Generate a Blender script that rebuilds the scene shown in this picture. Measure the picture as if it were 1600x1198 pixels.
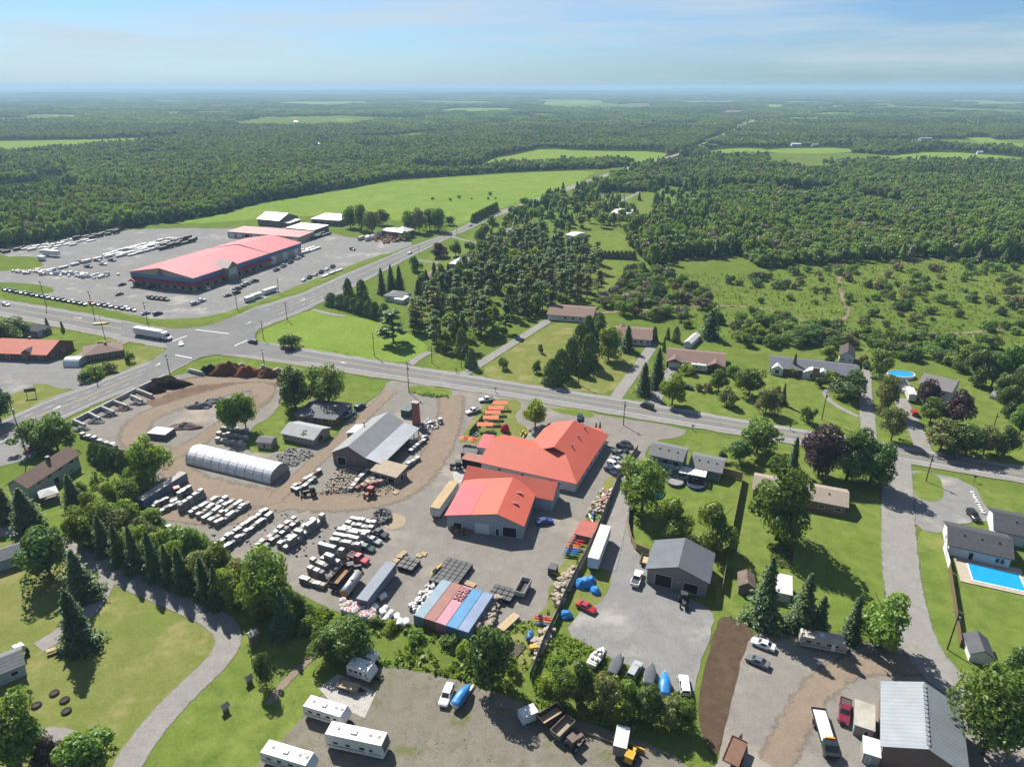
import bpy, math, random
import numpy as np
from mathutils import Vector, Matrix, noise
for o in list(bpy.data.objects): bpy.data.objects.remove(o)
SC = bpy.context.scene
COL = SC.collection
R = math.radians
rng = random.Random(7)
HAZE = 0.000135
# ---------------------------------------------------------------- camera, sky, sun, exposure
FPX = 1067.0; PIT = math.atan(462/1067); CH = 102.0          # focal length (px of a 1600 wide frame), pitch, flying height
cd = bpy.data.cameras.new('camera'); cam = bpy.data.objects.new('camera', cd); COL.objects.link(cam)
cam.location = (0, 0, CH); cam.rotation_euler = (math.pi/2-PIT, 0, 0)
cd.sensor_width = 36; cd.lens = 36*FPX/1600; cd.clip_start = 1; cd.clip_end = 90000
SC.camera = cam
SUN_EL = R(45); SUN_AZ = R(-31)                              # sun ahead and to the left of the camera
w = bpy.data.worlds.new('World'); SC.world = w; w.use_nodes = True
nt = w.node_tree; nt.nodes.clear()
wo = nt.nodes.new('ShaderNodeOutputWorld'); bg = nt.nodes.new('ShaderNodeBackground')
sky = nt.nodes.new('ShaderNodeTexSky'); sky.sky_type = 'NISHITA'; sky.sun_disc = False
sky.sun_elevation = SUN_EL; sky.sun_rotation = SUN_AZ; sky.altitude = 200; sky.air_density = 1.0; sky.dust_density = 0.7; sky.ozone_density = 2.2
tc = nt.nodes.new('ShaderNodeTexCoord'); mp = nt.nodes.new('ShaderNodeMapping'); mp.inputs['Scale'].default_value = (.9, 1.3, 10)
mp.inputs['Rotation'].default_value = (0.03, 0.05, 0)
nz = nt.nodes.new('ShaderNodeTexNoise'); nz.inputs['Scale'].default_value = 1.7; nz.inputs['Detail'].default_value = 7; nz.inputs['Roughness'].default_value = .58
rp = nt.nodes.new('ShaderNodeValToRGB'); rp.color_ramp.elements[0].position = .45; rp.color_ramp.elements[1].position = .64
rp.color_ramp.elements[0].color = (0, 0, 0, 1); rp.color_ramp.elements[1].color = (.8, .8, .8, 1)
tint = nt.nodes.new('ShaderNodeMixRGB'); tint.blend_type = 'MULTIPLY'; tint.inputs[0].default_value = 1; tint.inputs[2].default_value = (.42, .61, .87, 1)
mx = nt.nodes.new('ShaderNodeMixRGB'); mx.inputs[2].default_value = (4.5, 5.2, 5.7, 1)
L = nt.links.new
L(tc.outputs['Generated'], mp.inputs[0]); L(mp.outputs[0], nz.inputs[0]); L(nz.outputs[0], rp.inputs[0]); L(rp.outputs[0], mx.inputs[0])
L(sky.outputs[0], tint.inputs[1]); L(tint.outputs[0], mx.inputs[1]); L(mx.outputs[0], bg.inputs[0]); L(bg.outputs[0], wo.inputs[0])
bg.inputs[1].default_value = 0.055
sl = bpy.data.lights.new('sun', 'SUN'); sl.energy = 4.5; sl.angle = R(.53); sl.color = (1, .95, .87)
sun = bpy.data.objects.new('sun', sl); COL.objects.link(sun); sun.location = (-60, 100, 140)
sun_to = Vector((-math.sin(SUN_AZ)*math.cos(SUN_EL), -math.cos(SUN_AZ)*math.cos(SUN_EL), -math.sin(SUN_EL)))
sun.rotation_euler = sun_to.to_track_quat('-Z', 'Y').to_euler()
SC.view_settings.view_transform = 'Standard'; SC.view_settings.look = 'None'; SC.view_settings.exposure = 1.32; SC.view_settings.gamma = 1
SC.render.engine = 'CYCLES'; cy = SC.cycles; cy.use_denoising = True; cy.max_bounces = 6; cy.diffuse_bounces = 4; cy.glossy_bounces = 2
cy.transmission_bounces = 5; cy.transparent_max_bounces = 6; cy.volume_bounces = 0; cy.caustics_reflective = False; cy.caustics_refractive = False
cy.use_adaptive_sampling = True; cy.adaptive_threshold = 0.02

# ---------------------------------------------------------------- survey helpers: photo pixel (1600 wide) -> point on the level z
cP, sP = math.cos(PIT), math.sin(PIT)
def G(u, v, z=0.0):
    x = (u-800)/FPX; y = -(v-599)/FPX
    dz = -sP+cP*y; t = (z-CH)/dz
    return Vector((x*t, (cP+sP*y)*t, z))
def PXv(x, y, z=0.0):
    zz = z-CH; d = y*cP - zz*sP; up = y*sP + zz*cP
    return 800+FPX*x/d, 599-FPX*up/d
def height_at(u, v, vt):
    g = G(u, v); y = -(vt-599)/FPX
    return max(.4, CH + (-sP+cP*y)*g.y/(cP+sP*y))
def mpp(u, v):                                               # metres per pixel at a ground point
    g = G(u, v); return (g.y*cP+CH*sP)/FPX
def rect(p0, p1, p2, z=0.0):
    a, b, c = G(*p0, z), G(*p1, z), G(*p2, z)
    ax = (b-a); wl = ax.length; ax.normalize(); ay = Vector((-ax.y, ax.x, 0)); dl = (c-b).dot(ay)
    ce = a + ax*wl/2 + ay*dl/2
    return ce.x, ce.y, math.atan2(ax.y, ax.x), wl, abs(dl)
def inpoly(x, y, P):
    ins = False; n = len(P); j = n-1
    for i in range(n):
        xi, yi = P[i]; xj, yj = P[j]
        if (yi > y) != (yj > y) and x < (xj-xi)*(y-yi)/(yj-yi)+xi: ins = not ins
        j = i
    return ins

# ---------------------------------------------------------------- materials
MATS = {}
def _mat(name):
    m = bpy.data.materials.new(name); m.use_nodes = True; m.node_tree.nodes.clear(); MATS[name] = m
    n = m.node_tree.nodes; o = n.new('ShaderNodeOutputMaterial'); b = n.new('ShaderNodeBsdfPrincipled')
    m.node_tree.links.new(b.outputs[0], o.inputs[0]); return m, n, m.node_tree.links.new, b, o
ALB = .6                                                     # reflectance level of the place; the exposure above is set to suit it
def c4(c, k=1.0): return (min(1, c[0]*k), min(1, c[1]*k), min(1, c[2]*k), 1)
def noise_node(n, l, scale, det=4, vec=None, rough=.55):
    t = n.new('ShaderNodeTexNoise'); t.inputs['Scale'].default_value = scale; t.inputs['Detail'].default_value = det; t.inputs['Roughness'].default_value = rough
    if vec is not None: l(vec, t.inputs['Vector'])
    return t.outputs['Fac']
def mixc(n, l, fac, a, b, mode='MIX'):
    x = n.new('ShaderNodeMixRGB'); x.blend_type = mode
    if isinstance(fac, float): x.inputs[0].default_value = fac
    else: l(fac, x.inputs[0])
    for k, s in ((1, a), (2, b)):
        if isinstance(s, tuple): x.inputs[k].default_value = s if len(s) == 4 else c4(s)
        else: l(s, x.inputs[k])
    return x.outputs[0]
def ramp(n, l, fac, a, b):
    r = n.new('ShaderNodeMapRange'); l(fac, r.inputs[0]); r.inputs[1].default_value = a; r.inputs[2].default_value = b; return r.outputs[0]
def bumpn(n, l, h, strength, dist, b):
    u = n.new('ShaderNodeBump'); u.inputs['Strength'].default_value = strength; u.inputs['Distance'].default_value = dist
    l(h, u.inputs['Height']); l(u.outputs[0], b.inputs['Normal'])
def M(name, col, rough=.75, metal=0.0, var=.18, scale=.6, spec=.3, stripes=None, rnd=0.0, fine=6.0, dirt=None):
    """plain paint/metal/wood: two scales of wear, optional ribbing along a local axis, optional per-object tone"""
    if name in MATS: return MATS[name]
    m, n, l, b, o = _mat(name); kk_ = .78 if min(col) > .55 else ALB; col = tuple(x*kk_ for x in col); dirt = tuple(x*ALB for x in dirt) if dirt else None
    g = n.new('ShaderNodeNewGeometry'); P = g.outputs['Position']
    c = mixc(n, l, ramp(n, l, noise_node(n, l, scale, 5, P), .3, .7), c4(col, 1-var), c4(col, 1+var))
    c = mixc(n, l, ramp(n, l, noise_node(n, l, fine, 3, P), .35, .75), c, mixc(n, l, 1.0, c, c4((.78, .77, .75)), 'MULTIPLY'))
    if dirt:
        c = mixc(n, l, ramp(n, l, noise_node(n, l, scale*.7, 8, P, .7), .56, .72), c, c4(dirt))
    if rnd:
        oi = n.new('ShaderNodeObjectInfo'); h = n.new('ShaderNodeHueSaturation')
        r = n.new('ShaderNodeMapRange'); l(oi.outputs['Random'], r.inputs[0]); r.inputs[3].default_value = 1-rnd; r.inputs[4].default_value = 1+rnd
        l(r.outputs[0], h.inputs['Value']); l(c, h.inputs['Color']); c = h.outputs[0]
    if stripes:
        axis, per, amt = stripes
        t = n.new('ShaderNodeTexCoord'); s = n.new('ShaderNodeSeparateXYZ'); l(t.outputs['Object'], s.inputs[0])
        mm = n.new('ShaderNodeMath'); mm.operation = 'MULTIPLY'; l(s.outputs[axis], mm.inputs[0]); mm.inputs[1].default_value = 1/per
        fr = n.new('ShaderNodeMath'); fr.operation = 'FRACT'; l(mm.outputs[0], fr.inputs[0])
        pp = n.new('ShaderNodeMath'); pp.operation = 'PINGPONG'; l(fr.outputs[0], pp.inputs[0]); pp.inputs[1].default_value = .5
        lt = n.new('ShaderNodeMath'); lt.operation = 'LESS_THAN'; l(pp.outputs[0], lt.inputs[0]); lt.inputs[1].default_value = .1
        c = mixc(n, l, lt.outputs[0], c, mixc(n, l, 1.0, c, c4((1-amt, 1-amt, 1-amt)), 'MULTIPLY'))
        bumpn(n, l, pp.outputs[0], .6, .06, b)
    l(c, b.inputs['Base Color']); b.inputs['Roughness'].default_value = rough; b.inputs['Metallic'].default_value = metal
    b.inputs['Specular IOR Level'].default_value = spec
    return m
def ground_mat(name, cols, big=.02, mid=.25, fine=2.5, bump=.25, patch=None, rough=.95, edge=False):
    """earth, gravel or grass: three tones mixed by noise at three sizes"""
    m, n, l, b, o = _mat(name)
    g = n.new('ShaderNodeNewGeometry'); P = g.outputs['Position']
    cols = [tuple(x*ALB for x in c_) for c_ in cols]; patch = (tuple(x*ALB for x in patch[0]),)+patch[1:] if patch else None
    a = ramp(n, l, noise_node(n, l, big, 6, P, .6), .36, .66); bb = ramp(n, l, noise_node(n, l, mid, 6, P, .65), .35, .7)
    f = noise_node(n, l, fine, 5, P, .75)
    c = mixc(n, l, a, cols[0], cols[1]); c = mixc(n, l, bb, c, cols[2])
    c = mixc(n, l, ramp(n, l, f, .3, .72), mixc(n, l, 1.0, c, c4((.62, .62, .6)), 'MULTIPLY'), mixc(n, l, 1.0, c, c4((1.0,1.0,1.0)), 'MULTIPLY'))
    if patch:
        pn = ramp(n, l, noise_node(n, l, patch[1], 7, P, .68), patch[2], patch[2]+.12); c = mixc(n, l, pn, c, patch[0])
    l(c, b.inputs['Base Color']); b.inputs['Roughness'].default_value = rough; b.inputs['Specular IOR Level'].default_value = 0
    bumpn(n, l, f, bump, .25, b)
    if edge:                                                 # worn, feathered rim: attribute "e" is 0 at the rim
        at = n.new('ShaderNodeAttribute'); at.attribute_name = 'e'
        ad = n.new('ShaderNodeMath'); ad.operation = 'ADD'; l(at.outputs['Fac'], ad.inputs[0])
        sb = n.new('ShaderNodeMath'); sb.operation = 'MULTIPLY_ADD'; l(noise_node(n, l, .55, 6, P, .7), sb.inputs[0]); sb.inputs[1].default_value = 1.6; sb.inputs[2].default_value = -1.05
        l(sb.outputs[0], ad.inputs[1]); k = ramp(n, l, ad.outputs[0], -.05, .35)
        tr = n.new('ShaderNodeBsdfTransparent'); ms = n.new('ShaderNodeMixShader')
        l(k, ms.inputs[0]); l(tr.outputs[0], ms.inputs[1]); l(b.outputs[0], ms.inputs[2]); l(ms.outputs[0], o.inputs[0])
    return m
def leaf_mat(name, a, b_, trans=.35, rnd=.25, hue=.013):
    m, n, l, b, o = _mat(name)
    at = n.new('ShaderNodeAttribute'); at.attribute_name = 'v'
    c = mixc(n, l, at.outputs['Fac'], c4(a, ALB), c4(b_, ALB))
    oi = n.new('ShaderNodeObjectInfo'); h = n.new('ShaderNodeHueSaturation')
    r = n.new('ShaderNodeMapRange'); l(oi.outputs['Random'], r.inputs[0]); r.inputs[3].default_value = 1-rnd; r.inputs[4].default_value = 1+rnd
    w_ = n.new('ShaderNodeTexWhiteNoise'); w_.noise_dimensions = '1D'; l(oi.outputs['Random'], w_.inputs['W'])
    r2 = n.new('ShaderNodeMapRange'); l(w_.outputs[0], r2.inputs[0]); r2.inputs[3].default_value = .5-hue; r2.inputs[4].default_value = .5+hue
    l(r.outputs[0], h.inputs['Value']); l(r2.outputs[0], h.inputs['Hue']); l(c, h.inputs['Color'])
    d = n.new('ShaderNodeBsdfDiffuse'); t = n.new('ShaderNodeBsdfTranslucent'); gl = n.new('ShaderNodeBsdfGlossy'); gl.inputs['Roughness'].default_value = .55
    gl.inputs['Color'].default_value = (.6, .7, .6, 1)
    l(h.outputs[0], d.inputs[0]); l(mixc(n, l, 1.0, h.outputs[0], (1., .95, .5), 'MULTIPLY'), t.inputs[0])
    ms = n.new('ShaderNodeMixShader'); ms.inputs[0].default_value = trans+.06; l(d.outputs[0], ms.inputs[1]); l(t.outputs[0], ms.inputs[2])
    m2 = n.new('ShaderNodeMixShader'); m2.inputs[0].default_value = .04; l(ms.outputs[0], m2.inputs[1]); l(gl.outputs[0], m2.inputs[2])
    l(m2.outputs[0], o.inputs[0]); n.remove(b)
    return m
GR = ground_mat
m_meadow = GR('meadow_grass', [(0.177, 0.254, 0.050), (0.236, 0.301, 0.065), (0.142, 0.206, 0.042)], .012, .12, 1.2, .5)
m_lawn = GR('lawn_grass', [(0.224, 0.307, 0.061), (0.289, 0.342, 0.088), (0.140, 0.215, 0.040)], .03, .25, 2.2, .3, patch=((.31, .285, .11), .07, .6))
m_drylawn = GR('dry_lawn_grass', [(0.242, 0.295, 0.073), (0.319, 0.319, 0.118), (0.206, 0.248, 0.059)], .05, .22, 2.0, .3, patch=((.31, .285, .12), .09, .53))
m_hay = GR('hay_field_grass', [(0.260, 0.378, 0.071), (0.330, 0.413, 0.094), (0.212, 0.319, 0.053)], .008, .05, .5, .3)
m_gravel = GR('yard_gravel', [(.35, .325, .29), (.41, .375, .335), (.3, .28, .255)], .03, .3, 3.0, .3, patch=((.42, .365, .3), .04, .55))
m_grey = GR('grey_gravel', [(.35, .345, .335), (.41, .40, .385), (.30, .295, .29)], .04, .3, 3.0, .25, patch=((.44, .42, .385), .05, .54))
m_weedgravel = GR('weedy_gravel', [(.31, .28, .23), (.36, .325, .27), (.25, .225, .18)], .05, .4, 3.0, .35, patch=((.14, .165, .05), .14, .55))
m_asph = GR('worn_asphalt', [(.30, .295, .295), (.345, .34, .335), (.26, .257, .257)], .05, .2, 4.0, .12)
m_should = GR('shoulder_gravel', [(.40, .385, .36), (.45, .43, .4), (.35, .33, .3)], .05, .4, 3.0, .2, edge=True)
m_dirt = GR('packed_dirt', [(.37, .29, .215), (.42, .34, .265), (.32, .255, .195)], .05, .4, 3.0, .25, edge=True)
m_soil = GR('dark_soil', [(.15, .105, .07), (.19, .135, .09), (.115, .08, .055)], .1, .5, 3.0, .4)
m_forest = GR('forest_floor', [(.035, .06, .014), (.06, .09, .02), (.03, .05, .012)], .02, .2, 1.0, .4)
m_crop = GR('tilled_field', [(.27, .23, .12), (.3, .26, .13), (.2, .2, .08)], .01, .05, .4, .3)
m_white = M('white_paint', (.78, .78, .76), .6, var=.06)
m_line = M('road_paint', (.72, .72, .7), .8, var=.2, scale=2, dirt=(.45, .44, .43))
m_yline = M('yellow_road_paint', (.6, .48, .16), .8, var=.2, scale=2, dirt=(.42, .39, .3))
m_conc = M('concrete', (.5, .48, .45), .9, var=.15, scale=1)
m_glass = M('window_glass', (.03, .04, .05), .12, var=.3, spec=.6)
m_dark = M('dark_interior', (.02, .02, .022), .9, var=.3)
m_black = M('black_rubber', (.02, .02, .02), .85, var=.3)
m_steel = M('galvanised_steel', (.5, .52, .54), .45, .55, var=.1, scale=.8)
m_wood = M('weathered_wood', (.27, .22, .17), .9, var=.3, scale=2)
m_tan = M('new_lumber', (.62, .48, .3), .85, var=.15, scale=2)
m_bark = M('bark', (.13, .1, .075), .95, var=.35, scale=3)
m_brick = M('red_brick', (.27, .12, .085), .9, var=.3, scale=3, stripes=(2, .3, .2))
m_tanbrick = M('tan_brick', (.42, .27, .17), .9, var=.2, scale=3, stripes=(2, .3, .15))

# ---------------------------------------------------------------- mesh building
class MB:
    def __init__(s): s.v = []; s.f = []; s.m = []; s.T = None
    def add(s, vs, fs, mi=0):
        k = len(s.v)
        s.v += [tuple(s.T @ Vector(p)) if s.T else tuple(p) for p in vs]; s.f += [tuple(i+k for i in f) for f in fs]; s.m += [mi]*len(fs); return s
    def box(s, x0, x1, y0, y1, z0, z1, mi=0):
        return s.add([(x0, y0, z0), (x1, y0, z0), (x1, y1, z0), (x0, y1, z0), (x0, y0, z1), (x1, y0, z1), (x1, y1, z1), (x0, y1, z1)],
                     [(3, 2, 1, 0), (4, 5, 6, 7), (0, 1, 5, 4), (1, 2, 6, 5), (2, 3, 7, 6), (3, 0, 4, 7)], mi)
    def cbox(s, c, d, mi=0, b=0):
        x, y, z = c; a, e, h = d[0]/2, d[1]/2, d[2]/2
        if not b: return s.box(x-a, x+a, y-e, y+e, z-h, z+h, mi)
        rings = []                                           # chamfered box: one closed skin
        for zz, k in ((z-h, b), (z-h+b, 0), (z+h-b, 0), (z+h, b)):
            A, E = a-k, e-k; q = min(b, A, E)
            rings.append([(x-A+q, y-E, zz), (x+A-q, y-E, zz), (x+A, y-E+q, zz), (x+A, y+E-q, zz), (x+A-q, y+E, zz), (x-A+q, y+E, zz), (x-A, y+E-q, zz), (x-A, y-E+q, zz)])
        return s.loft(rings, mi)
    def loft(s, rings, mi=0, caps=True, close=True):
        n = len(rings[0]); vs = [p for r in rings for p in r]; fs = []
        for i in range(len(rings)-1):
            for j in range(n if close else n-1):
                k = (j+1) % n; fs.append((i*n+j, i*n+k, (i+1)*n+k, (i+1)*n+j))
        if caps: fs += [tuple(range(n-1, -1, -1)), tuple((len(rings)-1)*n+j for j in range(n))]
        return s.add(vs, fs, mi)
    def tube(s, pts, rad, n=8, mi=0, caps=True):
        rings = []; pts = [Vector(p) for p in pts]
        for i, p in enumerate(pts):
            d = (pts[min(i+1, len(pts)-1)]-pts[max(i-1, 0)]).normalized()
            a = d.orthogonal().normalized() if abs(d.z) > .95 or i == 0 else (ref - d*ref.dot(d)).normalized()
            if i == 0 and abs(d.z) < .95: a = Vector((0, 0, 1)).cross(d).normalized()
            ref = a; b = d.cross(a); r = rad[i] if isinstance(rad, (list, tuple)) else rad
            rings.append([tuple(p + a*(r*math.cos(2*math.pi*j/n)) + b*(r*math.sin(2*math.pi*j/n))) for j in range(n)])
        return s.loft(rings, mi, caps)
    def prism(s, poly, y0, y1, mi=0, axis='y'):              # polygon (x,z) pushed along y, or (y,z) along x, or (x,y) along z
        f = {'y': lambda p, t: (p[0], t, p[1]), 'x': lambda p, t: (t, p[0], p[1]), 'z': lambda p, t: (p[0], p[1], t)}[axis]
        return s.loft([[f(p, y0) for p in poly], [f(p, y1) for p in poly]], mi)
    def mesh(s, name, mats, smooth=False):
        me = bpy.data.meshes.new(name); me.from_pydata(s.v, [], s.f)
        for m in (mats if isinstance(mats, (list, tuple)) else [mats]): me.materials.append(m)
        if any(s.m): me.polygons.foreach_set('material_index', s.m)
        me.update()
        import bmesh
        bm = bmesh.new(); bm.from_mesh(me); bmesh.ops.recalc_face_normals(bm, faces=bm.faces); bm.to_mesh(me); bm.free()
        if smooth: me.polygons.foreach_set('use_smooth', [True]*len(me.polygons))
        return me
KIDS = {}
def ob(name, me, parent=None, loc=None, rot=0, label=None, cat=None, group=None, kind=None, scale=None):
    o = bpy.data.objects.new(name, me); COL.objects.link(o)
    if parent: o.parent = parent; KIDS.setdefault(parent.name, []).append(o)
    if loc is not None: o.location = loc
    if rot: o.rotation_euler = (0, 0, rot)
    if scale: o.scale = scale
    for k, v in (('label', label), ('category', cat), ('group', group), ('kind', kind)):
        if v: o[k] = v
    return o
def thing(name, label, cat, loc=(0, 0, 0), rot=0, group=None, scale=None):
    return ob(name, None, None, loc, rot, label, cat, group, None, scale)
def part(name, mb, mat, parent, smooth=False, loc=None, rot=0):
    return ob(name, mb.mesh(name, mat, smooth) if isinstance(mb, MB) else mb, parent, loc, rot)
def copy_tree(r, loc=None, rot=None, label=None, group=None, scale=None, mats=None, parent=None, drop=()):
    c = r.copy(); COL.objects.link(c)
    if parent: c.parent = parent; KIDS.setdefault(parent.name, []).append(c)
    if loc is not None: c.location = loc
    if rot is not None: c.rotation_euler = (0, 0, rot)
    if scale: c.scale = scale
    if label: c['label'] = label
    if group: c['group'] = group
    if mats and c.data and c.data.materials and c.data.materials[0] and c.data.materials[0].name in mats:
        c.material_slots[0].link = 'OBJECT'; c.material_slots[0].material = mats[c.data.materials[0].name]
    for ch in KIDS.get(r.name, []):
        if ch.name.split('.')[0] not in drop: copy_tree(ch, mats=mats, parent=c)
    return c
USED = set()
def place(proto, *a, **k):                                   # first call moves the built thing itself, later ones copy it
    if proto.name not in USED:
        USED.add(proto.name)
        loc, rot = a[0], a[1]; proto.location = loc; proto.rotation_euler = (0, 0, rot)
        if k.get('scale'): proto.scale = k['scale']
        if k.get('label'): proto['label'] = k['label']
        if k.get('group'): proto['group'] = k['group']
        if k.get('mats'):
            def rec(o):
                if o.data and o.data.materials and o.data.materials[0].name in k['mats']:
                    nm = k['mats'][o.data.materials[0].name]; o.material_slots[0].link = 'OBJECT'; o.material_slots[0].material = nm
                for c in KIDS.get(o.name, []): rec(c)
            rec(proto)
        return proto
    return copy_tree(proto, a[0], a[1], k.get('label'), k.get('group'), k.get('scale'), k.get('mats'))
# ================================================================ THE GROUND
def resample(P, step, closed=True):
    out = []; n = len(P)
    for i in range(n if closed else n-1):
        a, b = P[i], P[(i+1) % n]; k = max(1, int((b-a).length/step))
        out += [a.lerp(b, t/k) for t in range(k)]
    if not closed: out.append(P[-1])
    return out
def chaikin(P, n=2, closed=True):
    for _ in range(n):
        Q = []; m = len(P)
        if not closed: Q.append(P[0])
        for i in range(m if closed else m-1):
            a, b = P[i], P[(i+1) % m]; Q += [a.lerp(b, .25), a.lerp(b, .75)]
        if not closed: Q.append(P[-1])
        P = Q
    return P
def sheet(name, px, z, mat, jit=.35, round_=1, kind='structure', label=None):
    P = [G(u, v) for u, v in px]
    if round_: P = chaikin(P, round_)
    far = max(1.0, sum(p.y for p in P)/len(P)/160)
    P = resample(P, 1.6*far)
    Q = [Vector((p.x+jit*far*noise.noise((p.x*.35/far, p.y*.35/far, z*90)), p.y+jit*far*noise.noise((p.x*.35/far+31, p.y*.35/far, z*90)), z)) for p in P]
    me = bpy.data.meshes.new(name); me.from_pydata([tuple(q) for q in Q], [], [tuple(range(len(Q)))]); me.materials.append(mat)
    if me.polygons[0].normal.z < 0: me.flip_normals()
    return ob(name, me, kind=kind, label=label)
def strip(name, px, width, z, mat, fe=.8, step=2.5, kind='structure', pts=None, parent=None):
    C = resample(chaikin(pts or [G(u, v) for u, v in px], 3, False), step, False)
    vs, fs, e = [], [], []
    for i, c in enumerate(C):
        d = (C[min(i+1, len(C)-1)]-C[max(i-1, 0)]); d.normalize(); nn = Vector((-d.y, d.x, 0)); h = width/2
        for k, ee in ((-h-fe, 0), (-h+fe*.4, 1), (h-fe*.4, 1), (h+fe, 0)):
            vs.append((c.x+nn.x*k, c.y+nn.y*k, z)); e.append(ee)
        if i:
            b = i*4; fs += [(b-4+j, b-3+j, b+1+j, b+j) for j in range(3)]
    me = bpy.data.meshes.new(name); me.from_pydata(vs, [], fs); me.materials.append(mat)
    at = me.attributes.new('e', 'FLOAT', 'POINT'); at.data.foreach_set('value', [float(x) for x in e]); me.update()
    if me.polygons[0].normal.z < 0: me.flip_normals()
    return ob(name, me, parent, kind=None if parent else kind)
gm = MB(); gm.add([(-23500, -600, 0), (23500, -600, 0), (23500, 24500, 0), (-23500, 24500, 0)], [(0, 1, 2, 3)])
ob('ground', gm.mesh('ground', m_meadow), kind='structure')
# far hills: three long low ridges
for i, (d, hh) in enumerate(((9500, 55), (13500, 82), (19000, 104))):
    mb = MB(); n = 220; rows = []
    for r, (off, k) in enumerate(((-1800, 0), (-1000, .45), (-400, .8), (0, 1), (600, .9), (2200, 0))):
        rows.append([((j/n-.5)*2.0*d, d+off, -3 if k == 0 else k*hh*(.62+.5*noise.noise((j*.05+i*9, i*3.3, .5))+.14*noise.noise((j*.33, i*7.7, k)))) for j in range(n+1)])
    vs = [p for r in rows for p in r]; mb.add(vs, [(r*(n+1)+j, r*(n+1)+j+1, (r+1)*(n+1)+j+1, (r+1)*(n+1)+j) for r in range(5) for j in range(n)])
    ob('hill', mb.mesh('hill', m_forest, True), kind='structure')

# woodland floor, fields
WOODS = [  # photo-plan outlines of the woods (tree bases)
 [(-80, 392), (0, 388), (55, 381), (110, 372), (200, 357), (240, 349), (300, 350), (350, 333), (400, 319), (550, 294), (615, 282), (800, 270), (935, 265), (1000, 258), (1050, 247), (1200, 239), (1340, 239), (1400, 244), (1700, 250), (1700, 238), (1300, 222), (800, 215), (-80, 208)],
 [(985, 385), (975, 352), (1010, 338), (1060, 330), (1110, 315), (1160, 290), (1200, 262), (1380, 255), (1700, 258), (1700, 402), (1600, 408), (1450, 403), (1330, 408), (1240, 412), (1205, 425), (1150, 398), (1060, 405), (1020, 420)],
 [(930, 300), (985, 262), (1080, 252), (1200, 246), (1200, 262), (1160, 288), (1100, 300), (1050, 290), (1000, 300), (950, 303)],
]
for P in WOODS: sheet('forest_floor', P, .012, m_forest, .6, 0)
FIELDS = [
 ([(250, 352), (350, 335), (400, 320), (550, 295), (615, 283), (800, 271), (932, 266), (915, 278), (895, 292), (860, 306), (800, 318), (775, 331), (735, 347), (690, 353), (640, 347), (540, 337), (440, 338), (380, 345)], m_hay),
 ([(745, 262), (770, 248), (800, 243), (850, 232), (912, 236), (1042, 237), (1036, 248), (1000, 258), (950, 252), (850, 258)], m_hay),
 ([(-80, 243), (-80, 222), (100, 219), (190, 217), (330, 210), (275, 218), (175, 228), (60, 238)], m_hay),
 ([(930, 322), (948, 302), (988, 304), (985, 322), (960, 330)], m_lawn), ([(990, 338), (1000, 308), (1060, 300), (1050, 322), (1040, 338)], m_lawn),
 ([(1200, 240), (1200, 232), (1335, 231), (1330, 240)], m_hay), ([(1372, 252), (1372, 246), (1470, 236), (1610, 247), (1610, 253)], m_hay),
 ([(1195, 305), (1200, 298), (1290, 299), (1320, 306), (1260, 312)], m_hay), ([(1340, 318), (1335, 305), (1400, 318), (1440, 326), (1380, 326)], m_hay),
 ([(1120, 302), (1150, 294), (1190, 297), (1185, 305), (1130, 308)], m_lawn), ([(655, 205), (660, 197), (720, 197), (715, 204)], m_hay),
 ([(930, 455), (936, 402), (985, 402), (990, 420), (955, 452)], m_lawn), ([(880, 382), (890, 372), (930, 360), (975, 362), (985, 385), (950, 400), (900, 395)], m_lawn),
 ([(1100, 237), (1150, 231), (1200, 233), (1200, 240), (1110, 243)], m_hay), ([(1640, 250), (1500, 215), (1545, 215), (1560, 220), (1640, 232)], m_hay),
]
for P, m in FIELDS: sheet('field', P, .022, m, .6, 1)
FAR_FIELDS = []                                              # small far clearings, x centre, v, half width px, thickness px
for i, (u, v, hw, th, m) in enumerate([(505, 161.5, 90, 1.5, m_hay), (720, 161, 70, 1.2, m_hay), (745, 173, 75, 2, m_hay), (995, 166.5, 30, 2.4, m_crop), (890, 161, 55, 1.5, m_hay), (1310, 167, 22, 1.2, m_hay), (1380, 164.5, 25, 1.2, m_crop),
     (1300, 179, 45, 1.5, m_hay), (1430, 162, 22, 1, m_crop), (1210, 167, 25, 2, m_hay), (270, 181, 12, 3, m_hay), (1145, 176, 30, 2, m_crop), (1250, 187, 50, 1.6, m_hay), (330, 166, 40, 1, m_hay), (1480, 178, 40, 1.2, m_hay),
     (1110, 160, 60, 1.2, m_hay), (1560, 163, 60, 1.2, m_hay), (120, 205, 60, 1.5, m_hay), (640, 186, 40, 1.2, m_hay), (1000, 222, 50, 2.2, m_meadow), (840, 180, 50, 1.2, m_hay), (440, 186, 30, 1.2, m_hay)]):
    th *= 2.0; P = [(u-hw, v+th*.3), (u-hw*.5, v-th), (u+hw*.7, v-th), (u+hw, v), (u+hw*.4, v+th), (u-hw*.6, v+th)]
    FAR_FIELDS.append(P); sheet('field', P, .03+.002*i, m, 1, 1)
fr = random.Random(77)
for i in range(60):                                           # scattered farm clearings towards the hills
    u, v = fr.uniform(-20, 1620), 158+54*fr.random()**1.4; hw = fr.uniform(14, 55)*(1 if v < 185 else .7); th = (.8+1.6*fr.random())*(1 if v < 175 else 1.5)
    if 600 < v*0+u < 0: continue
    P = [(u-hw, v+th*.4), (u-hw*.6, v-th), (u+hw*.6, v-th*.8), (u+hw, v+th*.1), (u+hw*.5, v+th), (u-hw*.5, v+th)]
    FAR_FIELDS.append(P); sheet('field', P, .1+.002*i, [m_hay, m_hay, m_meadow, m_crop][fr.randrange(4)], 1, 1)
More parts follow.
